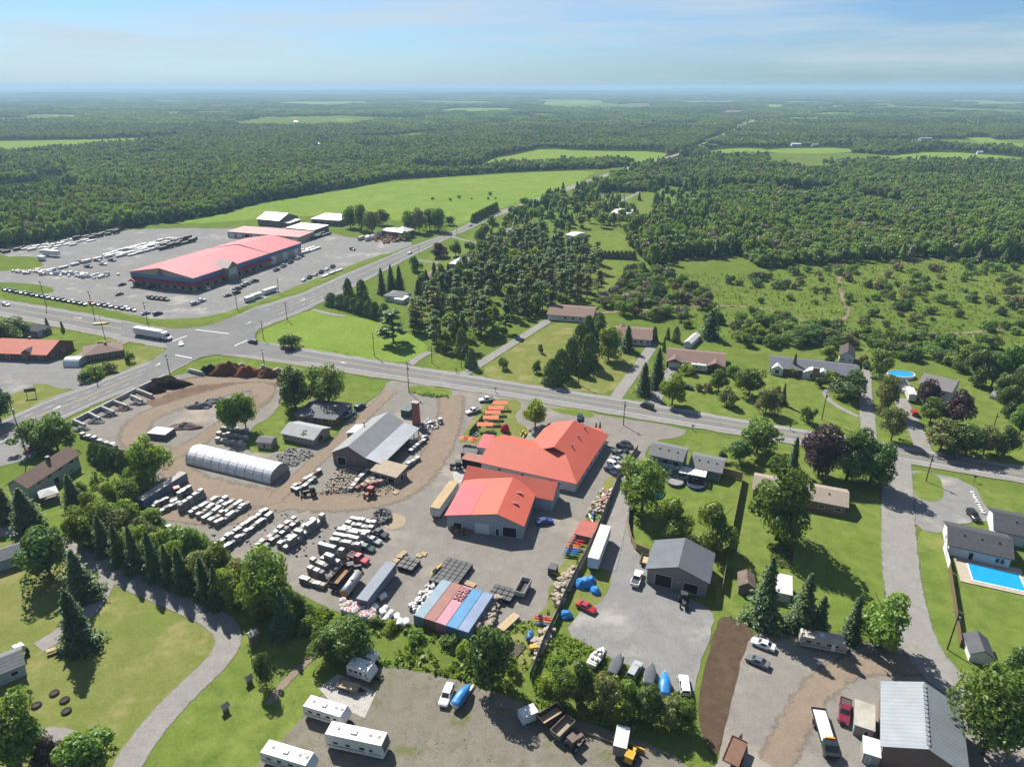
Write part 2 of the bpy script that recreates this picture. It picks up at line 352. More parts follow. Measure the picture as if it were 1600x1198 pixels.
# lawns
LAWNS = [
 ([(402, 522), (440, 503), (482, 484), (520, 488), (610, 508), (665, 535), (668, 548), (640, 566), (600, 565), (475, 545), (425, 538), (402, 533)], m_hay),
 ([(672, 578), (665, 560), (690, 548), (745, 552), (728, 580), (712, 584)], m_lawn),
 ([(742, 583), (800, 545), (872, 500), (930, 500), (960, 530), (1003, 560), (965, 617), (880, 608), (800, 597)], m_drylawn),
 ([(1035, 632), (1040, 595), (1075, 585), (1130, 588), (1200, 585), (1345, 600), (1348, 685), (1260, 672), (1200, 662), (1075, 641)], m_lawn),
 ([(1362, 690), (1362, 620), (1400, 630), (1423, 668), (1440, 701), (1400, 695)], m_lawn),
 ([(1448, 702), (1430, 650), (1490, 590), (1540, 585), (1680, 590), (1680, 745), (1600, 730), (1475, 709)], m_lawn),
 ([(640, 420), (700, 385), (770, 352), (800, 345), (800, 385), (760, 400), (745, 425), (700, 440), (655, 440)], m_lawn),
 ([(1075, 673), (1090, 676), (1155, 688), (1205, 694), (1372, 722), (1380, 900), (1384, 985), (1250, 985), (1175, 972), (1118, 965), (1120, 900), (1010, 870), (985, 850), (995, 770), (1012, 745), (1070, 700)], m_lawn),
 ([(1430, 826), (1476, 834), (1490, 860), (1620, 900), (1700, 960), (1700, 1150), (1600, 1105), (1490, 1055), (1458, 1006), (1440, 900)], m_lawn),
 ([(1521, 756), (1700, 790), (1700, 840), (1600, 810), (1540, 798)], m_lawn),
 ([(98, 658), (160, 628), (207, 610), (262, 586), (300, 566), (345, 556), (400, 561), (475, 573), (540, 588), (602, 596), (598, 610), (572, 628), (548, 645), (515, 690), (470, 697), (430, 705), (400, 712), (383, 692), (392, 672), (430, 650), (445, 622), (440, 592), (420, 578), (370, 572), (300, 580), (240, 592), (170, 627), (114, 662)], m_lawn),
 ([(638, 601), (700, 607), (709, 614), (700, 622), (660, 619), (640, 612)], m_lawn),
 ([(-60, 640), (-60, 615), (30, 612), (65, 597), (105, 606), (108, 610), (75, 623), (10, 654)], m_drylawn),
 ([(62, 513), (150, 517), (195, 528), (190, 534), (130, 538), (65, 530)], m_lawn), ([(150, 598), (125, 590), (135, 577), (205, 545), (252, 535), (260, 545), (237, 563), (175, 586)], m_drylawn),
 ([(5, 470), (0, 457), (85, 466), (150, 480), (220, 500), (285, 509), (330, 504), (400, 476), (475, 455), (525, 432), (598, 402), (590, 399), (500, 432), (400, 470), (330, 494), (250, 500), (200, 490), (100, 468), (-60, 440), (-60, 458)], m_lawn),
 ([(-80, 850), (60, 845), (150, 880), (250, 935), (330, 965), (368, 990), (355, 1030), (262, 1115), (195, 1198), (160, 1260), (-120, 1260)], m_drylawn),
 ([(368, 985), (420, 975), (520, 1010), (535, 1040), (470, 1125), (400, 1200), (350, 1260), (180, 1260), (215, 1175), (265, 1115), (355, 1032)], m_lawn),
 ([(-60, 770), (110, 735), (180, 735), (215, 760), (160, 800), (100, 830), (30, 822), (-60, 830)], m_lawn),
 ([(830, 250), (870, 640), (935, 655), (925, 640), (862, 629), (800, 618), (765, 622), (740, 672), (720, 690), (790, 690), (822, 670)][1:], m_drylawn),
]
for i, (P, m) in enumerate(LAWNS): sheet('lawn', P, .028+.0015*i, m, .3, 1)
# yards, lots, gravel
YARDS = [
 ('gravel_yard', [(604, 594), (640, 598), (712, 610), (800, 620), (930, 648), (1075, 669), (1068, 682), (1015, 690), (1005, 725), (985, 760), (965, 800), (945, 835), (905, 890), (880, 940), (855, 985), (800, 990), (740, 985), (640, 975), (545, 965), (480, 935), (400, 885), (330, 862), (265, 818), (225, 795), (222, 772), (235, 745), (205, 722), (180, 708), (112, 664), (165, 629), (240, 593), (300, 581), (370, 573), (425, 580), (440, 600), (442, 622), (428, 648), (390, 670), (382, 694), (398, 712), (470, 700), (520, 690), (550, 648), (575, 630), (600, 610)], m_gravel),
 ('store_lot', [(-60, 440), (-60, 425), (0, 424), (70, 420), (60, 400), (0, 402), (0, 388), (60, 380), (105, 371), (190, 360), (270, 356), (352, 358), (475, 352), (560, 376), (625, 376), (650, 381), (612, 395), (590, 399), (500, 433), (400, 472), (335, 494), (250, 501), (200, 491), (100, 468)], m_grey),
 ('motel_lot', [(-60, 640), (-60, 560), (0, 558), (100, 562), (130, 572), (122, 590), (150, 600), (108, 611), (65, 597), (30, 613)], m_grey),
 ('house_drive', [(-60, 738), (-60, 700), (0, 694), (45, 680), (72, 695), (60, 712), (20, 725)], m_grey),
 ('garage_yard', [(1008, 690), (1000, 725), (990, 760), (985, 800), (985, 850), (1008, 880), (1015, 905), (1100, 945), (1118, 962), (1108, 1000), (1092, 1045), (1085, 1090), (1050, 1075), (945, 1022), (880, 990), (905, 955), (940, 920), (955, 880), (958, 830), (965, 800), (985, 760), (1000, 715)], m_grey),
 ('trailer_lot', [(560, 1042), (640, 1045), (760, 1075), (830, 1105), (960, 1140), (1080, 1190), (1100, 1260), (340, 1260), (400, 1195), (470, 1125), (525, 1060)], m_weedgravel),
 ('side_lot', [(1168, 985), (1250, 980), (1330, 1002), (1395, 1008), (1455, 1010), (1490, 1055), (1600, 1105), (1700, 1160), (1700, 1300), (1090, 1300), (1130, 1150), (1150, 1060)], m_gravel),
 ('house_drive', [(1376, 735), (1425, 733), (1520, 752), (1545, 800), (1560, 812), (1482, 820), (1478, 834), (1430, 826), (1425, 790)], m_grey),
 ('junk_verge', [(948, 745), (966, 745), (905, 880), (860, 965), (830, 1050), (770, 1060), (780, 985), (850, 960), (862, 905), (900, 845), (925, 790)], m_drylawn),
 ('weedy_bank', [(440, 940), (530, 962), (640, 978), (740, 990), (780, 985), (790, 1060), (830, 1100), (760, 1072), (640, 1042), (560, 1040), (500, 1010)], m_meadow),
]
for i, (nm, P, m) in enumerate(YARDS): sheet(nm, P, .068+.003*i, m, .5, 1)
sheet('garden_soil', [(1143, 962), (1182, 985), (1165, 1010), (1150, 1060), (1132, 1150), (1112, 1190), (1088, 1125), (1098, 1055), (1116, 985), (1125, 965)], .104, m_soil, .4, 1)
sheet('garden_soil', [(1205, 850), (1238, 852), (1238, 890), (1204, 882)], .104, m_soil, .3, 0)
sheet('mulch_yard', [(222, 628), (240, 606), (300, 588), (370, 578), (430, 583), (440, 604), (405, 612), (335, 608), (285, 622), (250, 640)], .1035, GR('brown_yard_earth', [(.27, .185, .13), (.33, .23, .165), (.2, .135, .095)], .08, .4, 3, .5), .6, 1)
sheet('lawn_island', [(1421, 742), (1440, 736), (1466, 742), (1475, 765), (1472, 783), (1440, 784), (1423, 765)], .105, m_lawn, .2, 2)
sheet('lawn_island', [(638, 601), (700, 607), (709, 614), (700, 622), (660, 619), (640, 612)], .105, m_lawn, .2, 1)
sheet('lawn_strip', [(860, 636), (925, 645), (930, 652), (905, 652), (862, 642)], .106, m_lawn, .2, 1)
sheet('lawn_strip', [(905, 900), (948, 885), (958, 905), (945, 935), (915, 955), (893, 945)], .1065, m_drylawn, .3, 1)
sheet('lawn', [(755, 628), (802, 622), (818, 632), (800, 655), (830, 672), (815, 690), (715, 695), (722, 680)], .1068, m_drylawn, .3, 1)
sheet('store_island', [(-60, 452), (-60, 440), (40, 442), (80, 448), (86, 456), (70, 460)], .107, m_meadow, .3, 1)
m_sand = GR('pale_sand', [(.52, .43, .3), (.56, .47, .34), (.47, .38, .27)], .2, .8, 4, .3)
sheet('sand_patch', [(598, 815), (612, 800), (632, 806), (634, 820), (615, 828), (600, 824)], .108, m_sand, .5, 1)
sheet('concrete_pad', [(498, 1075), (528, 1053), (588, 1082), (570, 1122), (520, 1100)], .109, m_conc, .1, 0)
sheet('concrete_pad', [(704, 726), (722, 728), (728, 748), (712, 760)], .109, m_conc, .1, 0)
DRIVES = [
 ('mulch_ground', [(225, 622), (290, 598), (370, 590), (436, 592)], 9, m_dirt),
 ('dirt_track', [(365, 655), (420, 612), (395, 600), (300, 625), (225, 650), (205, 680), (230, 705), (268, 715), (280, 745), (330, 765), (440, 782), (560, 787), (640, 765), (685, 705), (705, 650), (705, 618)], 8.5, m_dirt),
 ('dirt_track', [(262, 715), (310, 690), (365, 652), (418, 615)], 6, m_dirt), ('dirt_track', [(430, 780), (470, 740), (520, 700), (570, 650), (610, 612)], 4.5, m_dirt),
 ('dirt_track', [(240, 800), (300, 812), (360, 815), (400, 800), (450, 790)], 4, m_dirt),
 ('dirt_track', [(1210, 1198), (1260, 1090), (1330, 1035), (1440, 1040)], 5, m_dirt), ('dirt_track', [(930, 490), (1180, 472), (1300, 520), (1480, 525), (1620, 508)], 2.2, m_dirt),
 ('dirt_track', [(418, 1100), (450, 1060), (500, 1015)], 1.6, m_dirt), ('dirt_track', [(1310, 410), (1315, 470), (1330, 490), (1300, 512)], 2, m_dirt),
]
for i, (nm, P, wd, m) in enumerate(DRIVES): strip(nm, P, wd*.72, .112+.002*i, m, wd*.34)
LANES = [
 ('gravel_lane', [(-60, 836), (30, 826), (80, 845), (140, 872), (190, 902), (250, 928), (320, 958), (356, 982), (358, 1010), (330, 1045), (285, 1085), (240, 1135), (200, 1190), (180, 1260)], 4.6),
 ('gravel_lane', [(170, 890), (165, 915), (140, 958), (95, 992), (60, 1012)], 3.6), ('gravel_lane', [(-60, 1185), (60, 1145), (120, 1160), (140, 1230)], 3.4),
 ('driveway', [(725, 585), (800, 537), (868, 494)], 4.0), ('driveway', [(962, 622), (985, 590), (1008, 558), (1022, 536), (990, 531)], 4.2),
 ('driveway', [(1022, 634), (1030, 605), (1045, 582), (1062, 570)], 4.0), ('driveway', [(1358, 692), (1355, 645), (1351, 610), (1352, 578)], 4.2),
 ('footpath', [(1342, 652), (1305, 634), (1288, 618), (1292, 609), (1320, 603), (1345, 605)], 1.6), ('driveway', [(1444, 705), (1428, 665), (1405, 622)], 4.4),
 ('driveway', [(640, 570), (655, 558), (672, 550)], 3.2), ('driveway', [(690, 365), (740, 380), (770, 385)], 3), ('driveway', [(642, 405), (690, 412)], 3),
 ('driveway', [(488, 484), (520, 492), (540, 494)], 2.5), ('gravel_lane', [(985, 745), (968, 790), (955, 850), (945, 890)], 4.8), ('driveway', [(1480, 470), (1480, 470.5)], 1),
 ('driveway', [(185, 526), (200, 534), (150, 545), (120, 560)], 5), ('gravel_lane', [(965, 316), (985, 308), (1000, 300)], 3.5),
]
m_lane = GR('lane_gravel', [(.40, .385, .36), (.45, .43, .40), (.35, .33, .31)], .06, .4, 3.0, .2, edge=True)
for i, (nm, P, wd) in enumerate(LANES):
    if nm == 'driveway' and wd == 1: continue
    strip(nm, P, wd, .13+.002*i, m_lane, .5)
strip('side_road', [(1400, 712), (1402, 760), (1404, 850), (1412, 930), (1432, 1005), (1475, 1062), (1560, 1110), (1700, 1180)], 7.2, .165, m_lane, .7)
# highway, crossroad, paint
A_up = [(-60, 460), (0, 470), (75, 482), (150, 495), (230, 511), (400, 536), (475, 547), (600, 567), (712, 585), (800, 599), (950, 622), (1075, 643), (1200, 665), (1347, 688), (1475, 711), (1600, 732), (1740, 757)]
A_lo = [(-60, 480), (0, 489), (75, 503), (150, 518), (230, 534), (400, 556), (475, 567), (600, 586), (712, 603), (800, 616), (950, 641), (1075, 662), (1200, 682), (1347, 706), (1475, 729), (1600, 750), (1740, 776)]
B_le = [(-60, 690), (10, 656), (75, 625), (150, 600), (175, 588), (237, 565), (262, 549), (300, 526), (340, 508), (399, 482), (475, 459), (525, 436), (595, 406), (647, 384), (697, 367), (735, 349), (775, 333)]
B_ri = [(-60, 730), (0, 692), (45, 677), (95, 655), (160, 625), (207, 607), (262, 583), (300, 563), (355, 538), (400, 514), (450, 495), (480, 482), (537, 455), (575, 435), (625, 410), (650, 397), (700, 372), (737, 356), (779, 336)]
def off(P, d): return [(u, v+d*(.35 if v < 420 else 1)) for u, v in P]
sheet('road_shoulder', off(A_up, -2.5)+off(A_lo, 6)[::-1], .175, GR('verge_gravel', [(.42, .40, .37), (.46, .44, .41), (.36, .34, .31)], .05, .4, 3, .2), .5, 0)
sheet('road_shoulder', off(B_le, -2)+off(B_ri, 2.5)[::-1], .178, MATS['verge_gravel'], .4, 0)
sheet('highway', A_up+A_lo[::-1], .185, m_asph, .1, 0)
sheet('crossroad', B_le+B_ri[::-1], .189, m_asph, .1, 0)
sheet('road_junction', [(215, 510), (250, 513), (285, 515), (330, 509), (380, 489), (412, 508), (400, 520), (396, 530), (425, 542), (425, 558), (360, 553), (322, 556), (290, 568), (262, 581), (235, 568), (258, 550), (262, 540), (250, 536), (215, 530)], .193, m_asph, .1, 1)
strip('crossroad', [(772, 336), (830, 316), (900, 290), (970, 266), (1040, 247), (1078, 236), (1112, 219), (1150, 203), (1178, 188)], 10, .06, m_lane, .5, 20)
def mid(Pa, Pb, t):
    a = [G(*p) for p in Pa]; b = [G(*p) for p in Pb]
    a = resample(a, 12, False); b = resample(b, 12, False); out = []
    for i, p in enumerate(a):
        q = b[min(len(b)-1, round(i*(len(b)-1)/(len(a)-1)))]; out.append(p.lerp(q, t))
    return out
def paint(road, pts, wd, z, mat, dash=None):
    pts = chaikin(pts, 1, False); mb = MB()
    pts = resample(pts, dash or 6, False)
    for i in range(len(pts)-1):
        if dash and i % 2: continue
        a, b = pts[i], pts[i+1]; d = b-a
        if d.length < .01: continue
        d.normalize(); n = Vector((-d.y, d.x, 0))*wd/2
        mb.add([(a-n)[:2]+(z,), (a+n)[:2]+(z,), (b+n)[:2]+(z,), (b-n)[:2]+(z,)], [(0, 1, 2, 3)])
    o = ob('road_marking', mb.mesh('road_marking', mat), kind='structure'); return o
cut = lambda P, u0, u1: [p for p in P if u0 <= PXv(p.x, p.y)[0] <= u1]
for t, m, wd in ((.06, m_line, .2), (.94, m_line, .2), (.49, m_yline, .16), (.52, m_yline, .16)):
    mm = mid(A_up, A_lo, t)
    for u0, u1 in ((-80, 225), (420, 1800)): paint('highway', cut(mm, u0, u1), wd, .2, m)
    mm = mid(B_le, B_ri, t)
    for u0, u1 in ((-80, 245), (395, 790)): paint('crossroad', cut(mm, u0, u1), wd, .204, m)
for t in (.3, .72):
    paint('crossroad', cut(mid(B_le, B_ri, t), -80, 245), .14, .204, m_line, 3.0); paint('crossroad', cut(mid(B_le, B_ri, t), 395, 560), .14, .204, m_line, 3.0)
for a, b in (((269, 534), (292, 525)), ((274, 555), (300, 560)), ((306, 515.5), (358, 522)), ((366, 541), (387, 532))):
    paint('road_junction', [G(*a), G(*b)], .55, .208, m_line)
for u, v, du, dv in ((247, 570, 8, -5), (90, 637, 12, -6), (473, 469, 8, -4), (122, 497, 12, 2), (536, 567, 9, 1.5), (388, 505, 8, -4)):   # turn arrows
    a, b = G(u-du/2, v-dv/2), G(u+du/2, v+dv/2); d = (b-a).normalized(); n = Vector((-d.y, d.x, 0)); mb = MB()
    q = [a-n*.15, b-d*1.6-n*.15, b-d*1.6-n*.6, b, b-d*1.6+n*.6, b-d*1.6+n*.15, a+n*.15]
    mb.add([(p.x, p.y, .209) for p in q], [tuple(range(7))]); ob('lane_arrow', mb.mesh('lane_arrow', m_line), kind='structure')
# ================================================================ BUILDINGS
def tone(name, col, **k): return M(name, col, **k)
RED = M('orange_red_steel_roof', (.69, .15, .1), .62, var=.07, scale=.12, stripes=(0, .6, .12), spec=.18)
REDY = M('orange_red_steel_roof_ribbed_across', (.69, .15, .1), .62, var=.07, scale=.12, stripes=(1, .6, .12), spec=.18)
PINK = M('faded_pink_steel_roof', (.66, .14, .16), .62, var=.07, scale=.1, stripes=(1, .6, .1), spec=.18)
GREYROOF = M('grey_shingle_roof', (.21, .215, .22), .9, var=.14, scale=1.2, fine=4, stripes=(2, .3, .12))
DKROOF = M('charcoal_shingle_roof', (.085, .09, .1), .9, var=.2, scale=1.2, fine=5, stripes=(2, .3, .15))
BRROOF = M('brown_shingle_roof', (.25, .165, .135), .9, var=.15, scale=1.2, fine=4, stripes=(2, .3, .12))
TANROOF = M('tan_shingle_roof', (.42, .355, .29), .9, var=.1, scale=1.2, fine=4, stripes=(2, .3, .08))
TIN = M('galvanised_roof_sheets', (.47, .5, .53), .5, .35, var=.1, scale=.3, stripes=(1, .9, .18))
TINX = M('galvanised_roof_sheets_x', (.5, .53, .55), .5, .3, var=.1, scale=.3, stripes=(0, .9, .15))
WHTIN = M('white_tin_roof', (.72, .7, .68), .55, .1, var=.08, scale=.4, stripes=(0, .9, .08))
W_BLUE = M('pale_blue_siding', (.50, .57, .62), .75, var=.08, scale=.5, stripes=(2, .35, .1))
W_WHITE = M('white_siding', (.74, .74, .73), .7, var=.05, scale=.5, stripes=(2, .3, .1))
W_GREEN = M('pale_green_siding', (.55, .62, .54), .7, var=.06, scale=.5, stripes=(2, .3, .1))
W_GREY = M('warm_grey_siding', (.36, .33, .30), .75, var=.08, scale=.5, stripes=(0, .5, .1))
W_TEAL = M('grey_blue_siding', (.26, .35, .42), .75, var=.08, scale=.5, stripes=(2, .3, .12))
W_BROWN = M('brown_steel_siding', (.30, .19, .16), .75, var=.08, scale=.5, stripes=(0, .4, .15))
W_BOARD = M('weathered_board_wall', (.32, .25, .21), .9, var=.2, scale=1, stripes=(0, .4, .25))
W_BLOCK = M('grey_block_wall', (.42, .40, .37), .9, var=.12, scale=1)
W_TAN = M('tan_stucco', (.56, .48, .36), .85, var=.08, scale=.6)
def roof_part(root, mat, w, d, z, rise, kind, axis='x', o=.5, t=.18, rt=.5, hip=None, name='roof', oy=None):
    mb = MB(); oy = o if oy is None else oy
    if kind == 'gable':
        h, Ln = (d, w) if axis == 'x' else (w, d); k = -h/2+h*rt
        s1 = rise/(k+h/2); s2 = rise/(h/2-k); oe = o
        prof = [(-h/2-oe, z-s1*oe), (k, z+rise), (h/2+oe, z-s2*oe), (h/2+oe, z-s2*oe+t), (k, z+rise+t*1.1), (-h/2-oe, z-s1*oe+t)]
        mb.prism(prof, -Ln/2-oy, Ln/2+oy, 0, 'x' if axis == 'x' else 'y')
    elif kind == 'hip':
        a, b = w/2+o, d/2+o; hh = hip if hip is not None else min(a, b); zb = z-.05
        rg = [(-a+hh, 0), (a-hh, 0)] if axis == 'x' else [(0, -b+hh), (0, b-hh)]
        V = [(-a, -b, zb), (a, -b, zb), (a, b, zb), (-a, b, zb), (-a, -b, zb+t), (a, -b, zb+t), (a, b, zb+t), (-a, b, zb+t)] + [(p[0], p[1], z+rise) for p in rg]
        Fq = [(3, 2, 1, 0), (0, 1, 5, 4), (1, 2, 6, 5), (2, 3, 7, 6), (3, 0, 4, 7)]
        Fq += [(4, 5, 9, 8), (5, 6, 9), (6, 7, 8, 9), (7, 4, 8)] if axis == 'x' else [(4, 5, 8), (5, 6, 9, 8), (6, 7, 9), (7, 4, 8, 9)]
        mb.add(V, Fq)
    elif kind == 'shed':                                     # falls towards the front (-y)
        y0, y1 = -d/2-o, d/2+oy
        mb.prism([(y0, z), (y1, z+rise), (y1, z+rise+t), (y0, z+t)], -w/2-oy, w/2+oy, 0, 'x')
    elif kind == 'flat':
        mb.box(-w/2-o, w/2+o, -d/2-o, d/2+o, z, z+t)
    return part(name, mb, mat, root)
def wall_part(root, mat, w, d, z, rise, kind, axis='x', rt=.5, name='wall'):
    mb = MB()
    if kind == 'gable':
        h, Ln = (d, w) if axis == 'x' else (w, d); k = -h/2+h*rt
        mb.prism([(-h/2, 0), (h/2, 0), (h/2, z), (k, z+rise), (-h/2, z)], -Ln/2, Ln/2, 0, 'x' if axis == 'x' else 'y')
    elif kind == 'shed': mb.prism([(-d/2, 0), (d/2, 0), (d/2, z+rise), (-d/2, z)], -w/2, w/2, 0, 'x')
    else: mb.box(-w/2, w/2, -d/2, d/2, 0, z)
    return part(name, mb, mat, root)
def opening(root, w, d, side, x, zc, ww, hh, kind='window', frame=None, fill=None):
    """side f/b/l/r of a box w x d; x along the side from its centre"""
    T = {'f': Matrix.Translation((x, -d/2, zc)), 'b': Matrix.Translation((x, d/2, zc)) @ Matrix.Rotation(math.pi, 4, 'Z'),
         'l': Matrix.Translation((-w/2, x, zc)) @ Matrix.Rotation(-math.pi/2, 4, 'Z'), 'r': Matrix.Translation((w/2, x, zc)) @ Matrix.Rotation(math.pi/2, 4, 'Z')}[side]
    key = (kind, round(ww, 2), round(hh, 2), frame.name if frame else '', fill.name if fill else '')
    if key not in OPENINGS:
        f = MB(); b = .09
        prof = [(-ww/2, -hh/2), (ww/2, -hh/2), (ww/2, hh/2), (-ww/2, hh/2)]
        inn = [(-ww/2+b, -hh/2+b), (ww/2-b, -hh/2+b), (ww/2-b, hh/2-b), (-ww/2+b, hh/2-b)]
        V = [(p[0], -.07, p[1]) for p in prof]+[(p[0], -.07, p[1]) for p in inn]+[(p[0], .02, p[1]) for p in prof]+[(p[0], -.03, p[1]) for p in inn]
        Fq = [(i, (i+1) % 4, 4+(i+1) % 4, 4+i) for i in range(4)]+[(8+i, 8+(i+1) % 4, (i+1) % 4, i) for i in range(4)]+[(4+i, 4+(i+1) % 4, 12+(i+1) % 4, 12+i) for i in range(4)]
        f.add(V, Fq)
        p = MB(); p.box(-ww/2+b, ww/2-b, -.035, .02, -hh/2+b, hh/2-b)
        OPENINGS[key] = (f.mesh(kind, frame or m_white), p.mesh('pane' if kind == 'window' else 'leaf', fill or m_glass))
    fm, pm = OPENINGS[key]
    o = ob(kind, fm, root); o.matrix_local = T; ob('pane' if kind == 'window' else 'door_leaf', pm, o); return o
OPENINGS = {}
def house(name, label, cat, pts, z, wall, roof, rise, kind='gable', axis='x', o=.5, rt=.5, ops=(), group=None, hip=None, chimney=None, vents=0, oy=None, frame=None):
    if len(pts) == 3: cx, cy_, a, w, d = rect(*pts, z)
    else: cx, cy_, a, w, d = pts
    r = thing(name, label, cat, (cx, cy_, 0), a, group)
    wall_part(r, wall, w, d, z, rise, kind, axis, rt); rf = roof_part(r, roof, w, d, z, rise, kind, axis, o, rt=rt, hip=hip, oy=oy)
    for s, xf, zc, ww, hh, kd, *fl in ops:
        span = w if s in 'fb' else d
        opening(r, w, d, s, xf*span, zc, ww, hh, kd, frame, fl[0] if fl else (m_glass if kd == 'window' else m_white))
    if chimney:
        x, y, hh, m = chimney; zt = z+rise; mb = MB(); mb.cbox((x*w, y*d, (zt+hh)/2+z/2), (.8, .8, zt+hh-z), 0); c = part('chimney', mb, m, rf)
        mb = MB(); mb.cbox((x*w, y*d, zt+hh+.06), (.95, .95, .12)); part('chimney_cap', mb, m_conc, rf)
    for i in range(vents):
        hspan = d if axis == 'x' else w; fr = (i+.6)/vents-.5; mb = MB()
        zz = z+rise*.62
        mb.cbox((fr*w*.85, -hspan*.19, zz+.12) if axis == 'x' else (-hspan*.19, fr*d*.85, zz+.12), (.4, .4, .5)); part('roof_vent', mb, m_dark, rf)
    r['_dim'] = (w, d); return r, w, d
def wins(side, n, zc=1.6, ww=1.2, hh=1.1, a=-.4, b=.4, kd='window'):
    return [(side, a+(b-a)*i/max(1, n-1) if n > 1 else (a+b)/2, zc, ww, hh, kd) for i in range(n)]

# --- paddle shop: long hall, cross wing with gablets
H1 = rect((752, 721), (899, 753.5), (921, 716), 3.2)
shop = thing('shop', 'long white paddle shop under an orange-red steel roof with a gabled cross wing', 'shop', (H1[0], H1[1], 0), H1[2])
hw, hd = H1[3], H1[4]
fr_ = G(752, 721, 3.2); ri_ = G(770.6, 686, 6.2); ax = Vector((math.cos(H1[2]), math.sin(H1[2]), 0)); ay = Vector((-ax.y, ax.x, 0))
half = (ri_-fr_).dot(ay); hd = 2*half
shop.location = fr_ + ax*hw/2 + ay*half; shop.location.z = 0
# cross wing: its ridge stands above the hall's ridge and ends in a gablet there; hip line down to the front right corner
toL = lambda p: Matrix.Rotation(-H1[2], 3, 'Z') @ (p-shop.location)
x1 = hw/2; y0 = -hd/2; xb = toL(G(884, 708.4, 6.2)).x; xa = toL(G(849.4, 700.9, 6.2)).x; xr = (xa+xb)/2; sl_ = 3.0/(x1-xb); zr = 6.2+sl_*(xb-xa)/2; x0 = xa-3.0/sl_
y1 = toL(G(946, 679, 3.2)).y; ov = .6; wl = y1-y0; ww_ = x1-x0; sh = 3.0/half
mb = MB(); mb.prism([(-half, 0), (half, 0), (half, 3.2), (0, 6.15), (-half, 3.2)], -hw/2, xr, 0, 'x'); part('wall', mb, W_WHITE, shop)
mb = MB(); mb.box(x0, x1-.03, y0+.03, y1, 0, 3.17); part('wing_wall', mb, W_WHITE, shop)
def shell(V, F, t=.16):                                       # a sheet with thickness
    m_ = MB(); n = len(V); ed = {}
    for f in F:
        for i in range(len(f)):
            a, b = f[i], f[(i+1) % len(f)]; ed[(a, b)] = 1
    rim = [(a, b) for a, b in ed if (b, a) not in ed]
    m_.add([(x, y, z+t) for x, y, z in V]+list(V), [tuple(f) for f in F]+[tuple(n+i for i in f[::-1]) for f in F]+[(b, a, n+a, n+b) for a, b in rim]); return m_
zE = 3.2-sh*ov; zE2 = 3.2-sl_*ov
part('roof', shell([(-hw/2-ov, y0-ov, zE), (x1+ov, y0-ov, zE), (xb, 0, 6.2), (-hw/2-ov, 0, 6.2), (xr, 0, 6.2), (xr, hd/2+ov, zE), (-hw/2-ov, hd/2+ov, zE)], [(0, 1, 2, 4, 3), (3, 4, 5, 6)]), RED, shop)
part('wing_roof', shell([(x1+ov, y0-ov, zE), (x1+ov, y1+ov, zE2), (xr, y1-ww_*.2, zr), (xr, -.6, zr), (xb, 0, 6.2), (x0-ov, y1+ov, zE2), (x0-ov, half, zE2), (xa, 0, 6.2)], [(0, 1, 2, 3, 4), (3, 2, 5, 6, 7), (1, 5, 2)], .2), REDY, shop)
mb = MB(); mb.add([(xa+.2, -.05, 6.3), (xb-.2, -.05, 6.3), (xr, -.05, zr), (xa+.2, .5, 6.3), (xb-.2, .5, 6.3), (xr, .5, zr)], [(0, 1, 2), (5, 4, 3), (0, 3, 4, 1), (1, 4, 5, 2), (2, 5, 3, 0)])
part('gablet', mb, M('dark_gable_louvre', (.2, .06, .05), .8), shop)
mb = MB(); mb.prism([(0, 2.6), (3.4, 3.1), (3.4, 3.25), (0, 2.75)], x0+2, x1-2, 0, 'x'); part('porch_roof', mb, REDY, shop, loc=(0, y1, 0))
for xx in (.25, .5, .8):
    opening(shop, hw, hd, 'f', hw*(xx-.55), 1.9, 1.2, .8, 'window')
for i in range(7):
    o_ = opening(shop, hw, hd, 'r', y0+2+i*(wl-5)/6, 1.6, 1.5, 1.3, 'window')
for i in range(3):
    mb = MB(); mb.cbox((xr+ww_*.2, y0+wl*(.45+.2*i), zr-sl_*ww_*.2+.5), (.35, .35, 1.2)); part('vent_pipe', mb, m_steel, shop)
# lean-tos at the hall's left end
house('lean_to', 'small pink-roofed lean-to at the end of the paddle shop hall', 'shed', ((746, 699), (762, 701), (770, 684), ), 2.8, W_WHITE, PINK, .8, 'shed', o=.2)
house('lean_to', 'open brownish red canopy in front of the paddle shop hall', 'canopy', ((722, 717), (752, 723), (755, 714)), 2.7, m_dark, M('rusty_red_roof', (.42, .16, .11), .7, stripes=(0, .6, .1)), .3, 'shed', o=.2)
# --- workshop with wide front gable and cross wing
e0, e1, rp_ = G(698.4, 804.4, 4.2), G(816.6, 820.3, 4.2), G(779, 797.8, 6.6); bk = G(850, 776, 4.2)
ax = (e1-e0).normalized(); ay = Vector((-ax.y, ax.x, 0)); ww_ = (e1-e0).length; dd = (bk-e1).dot(ay)+3
rt = max(.5, min(.7, (rp_-e0).dot(ax)/ww_)); ce = e0+ax*ww_/2+ay*dd/2
wk, w_, d_ = house('workshop', 'pale blue workshop with a wide front gable under an orange and pink steel roof', 'workshop', (ce.x, ce.y, math.atan2(ax.y, ax.x), ww_, dd), 4.2, W_BLUE, REDY, 2.4, 'gable', 'y', .5, rt,
   ops=[('f', -.36, 1.3, 2.2, 2.2, 'garage_door', m_dark), ('f', -.03, 1.6, 3.6, 3.0, 'garage_door', W_WHITE), ('f', .17, 1.1, 1.0, 2.1, 'door', m_dark), ('f', .33, 1.6, 3.6, 3.0, 'garage_door', m_dark), ('r', -.2, 2.0, 1.4, 1.0, 'window'), ('r', .1, 2.0, 1.4, 1.0, 'window')])
mb = MB(); hh_ = ww_; s1 = 2.4/(ww_*rt)                        # the faded pink sheets on the low left part of the roof
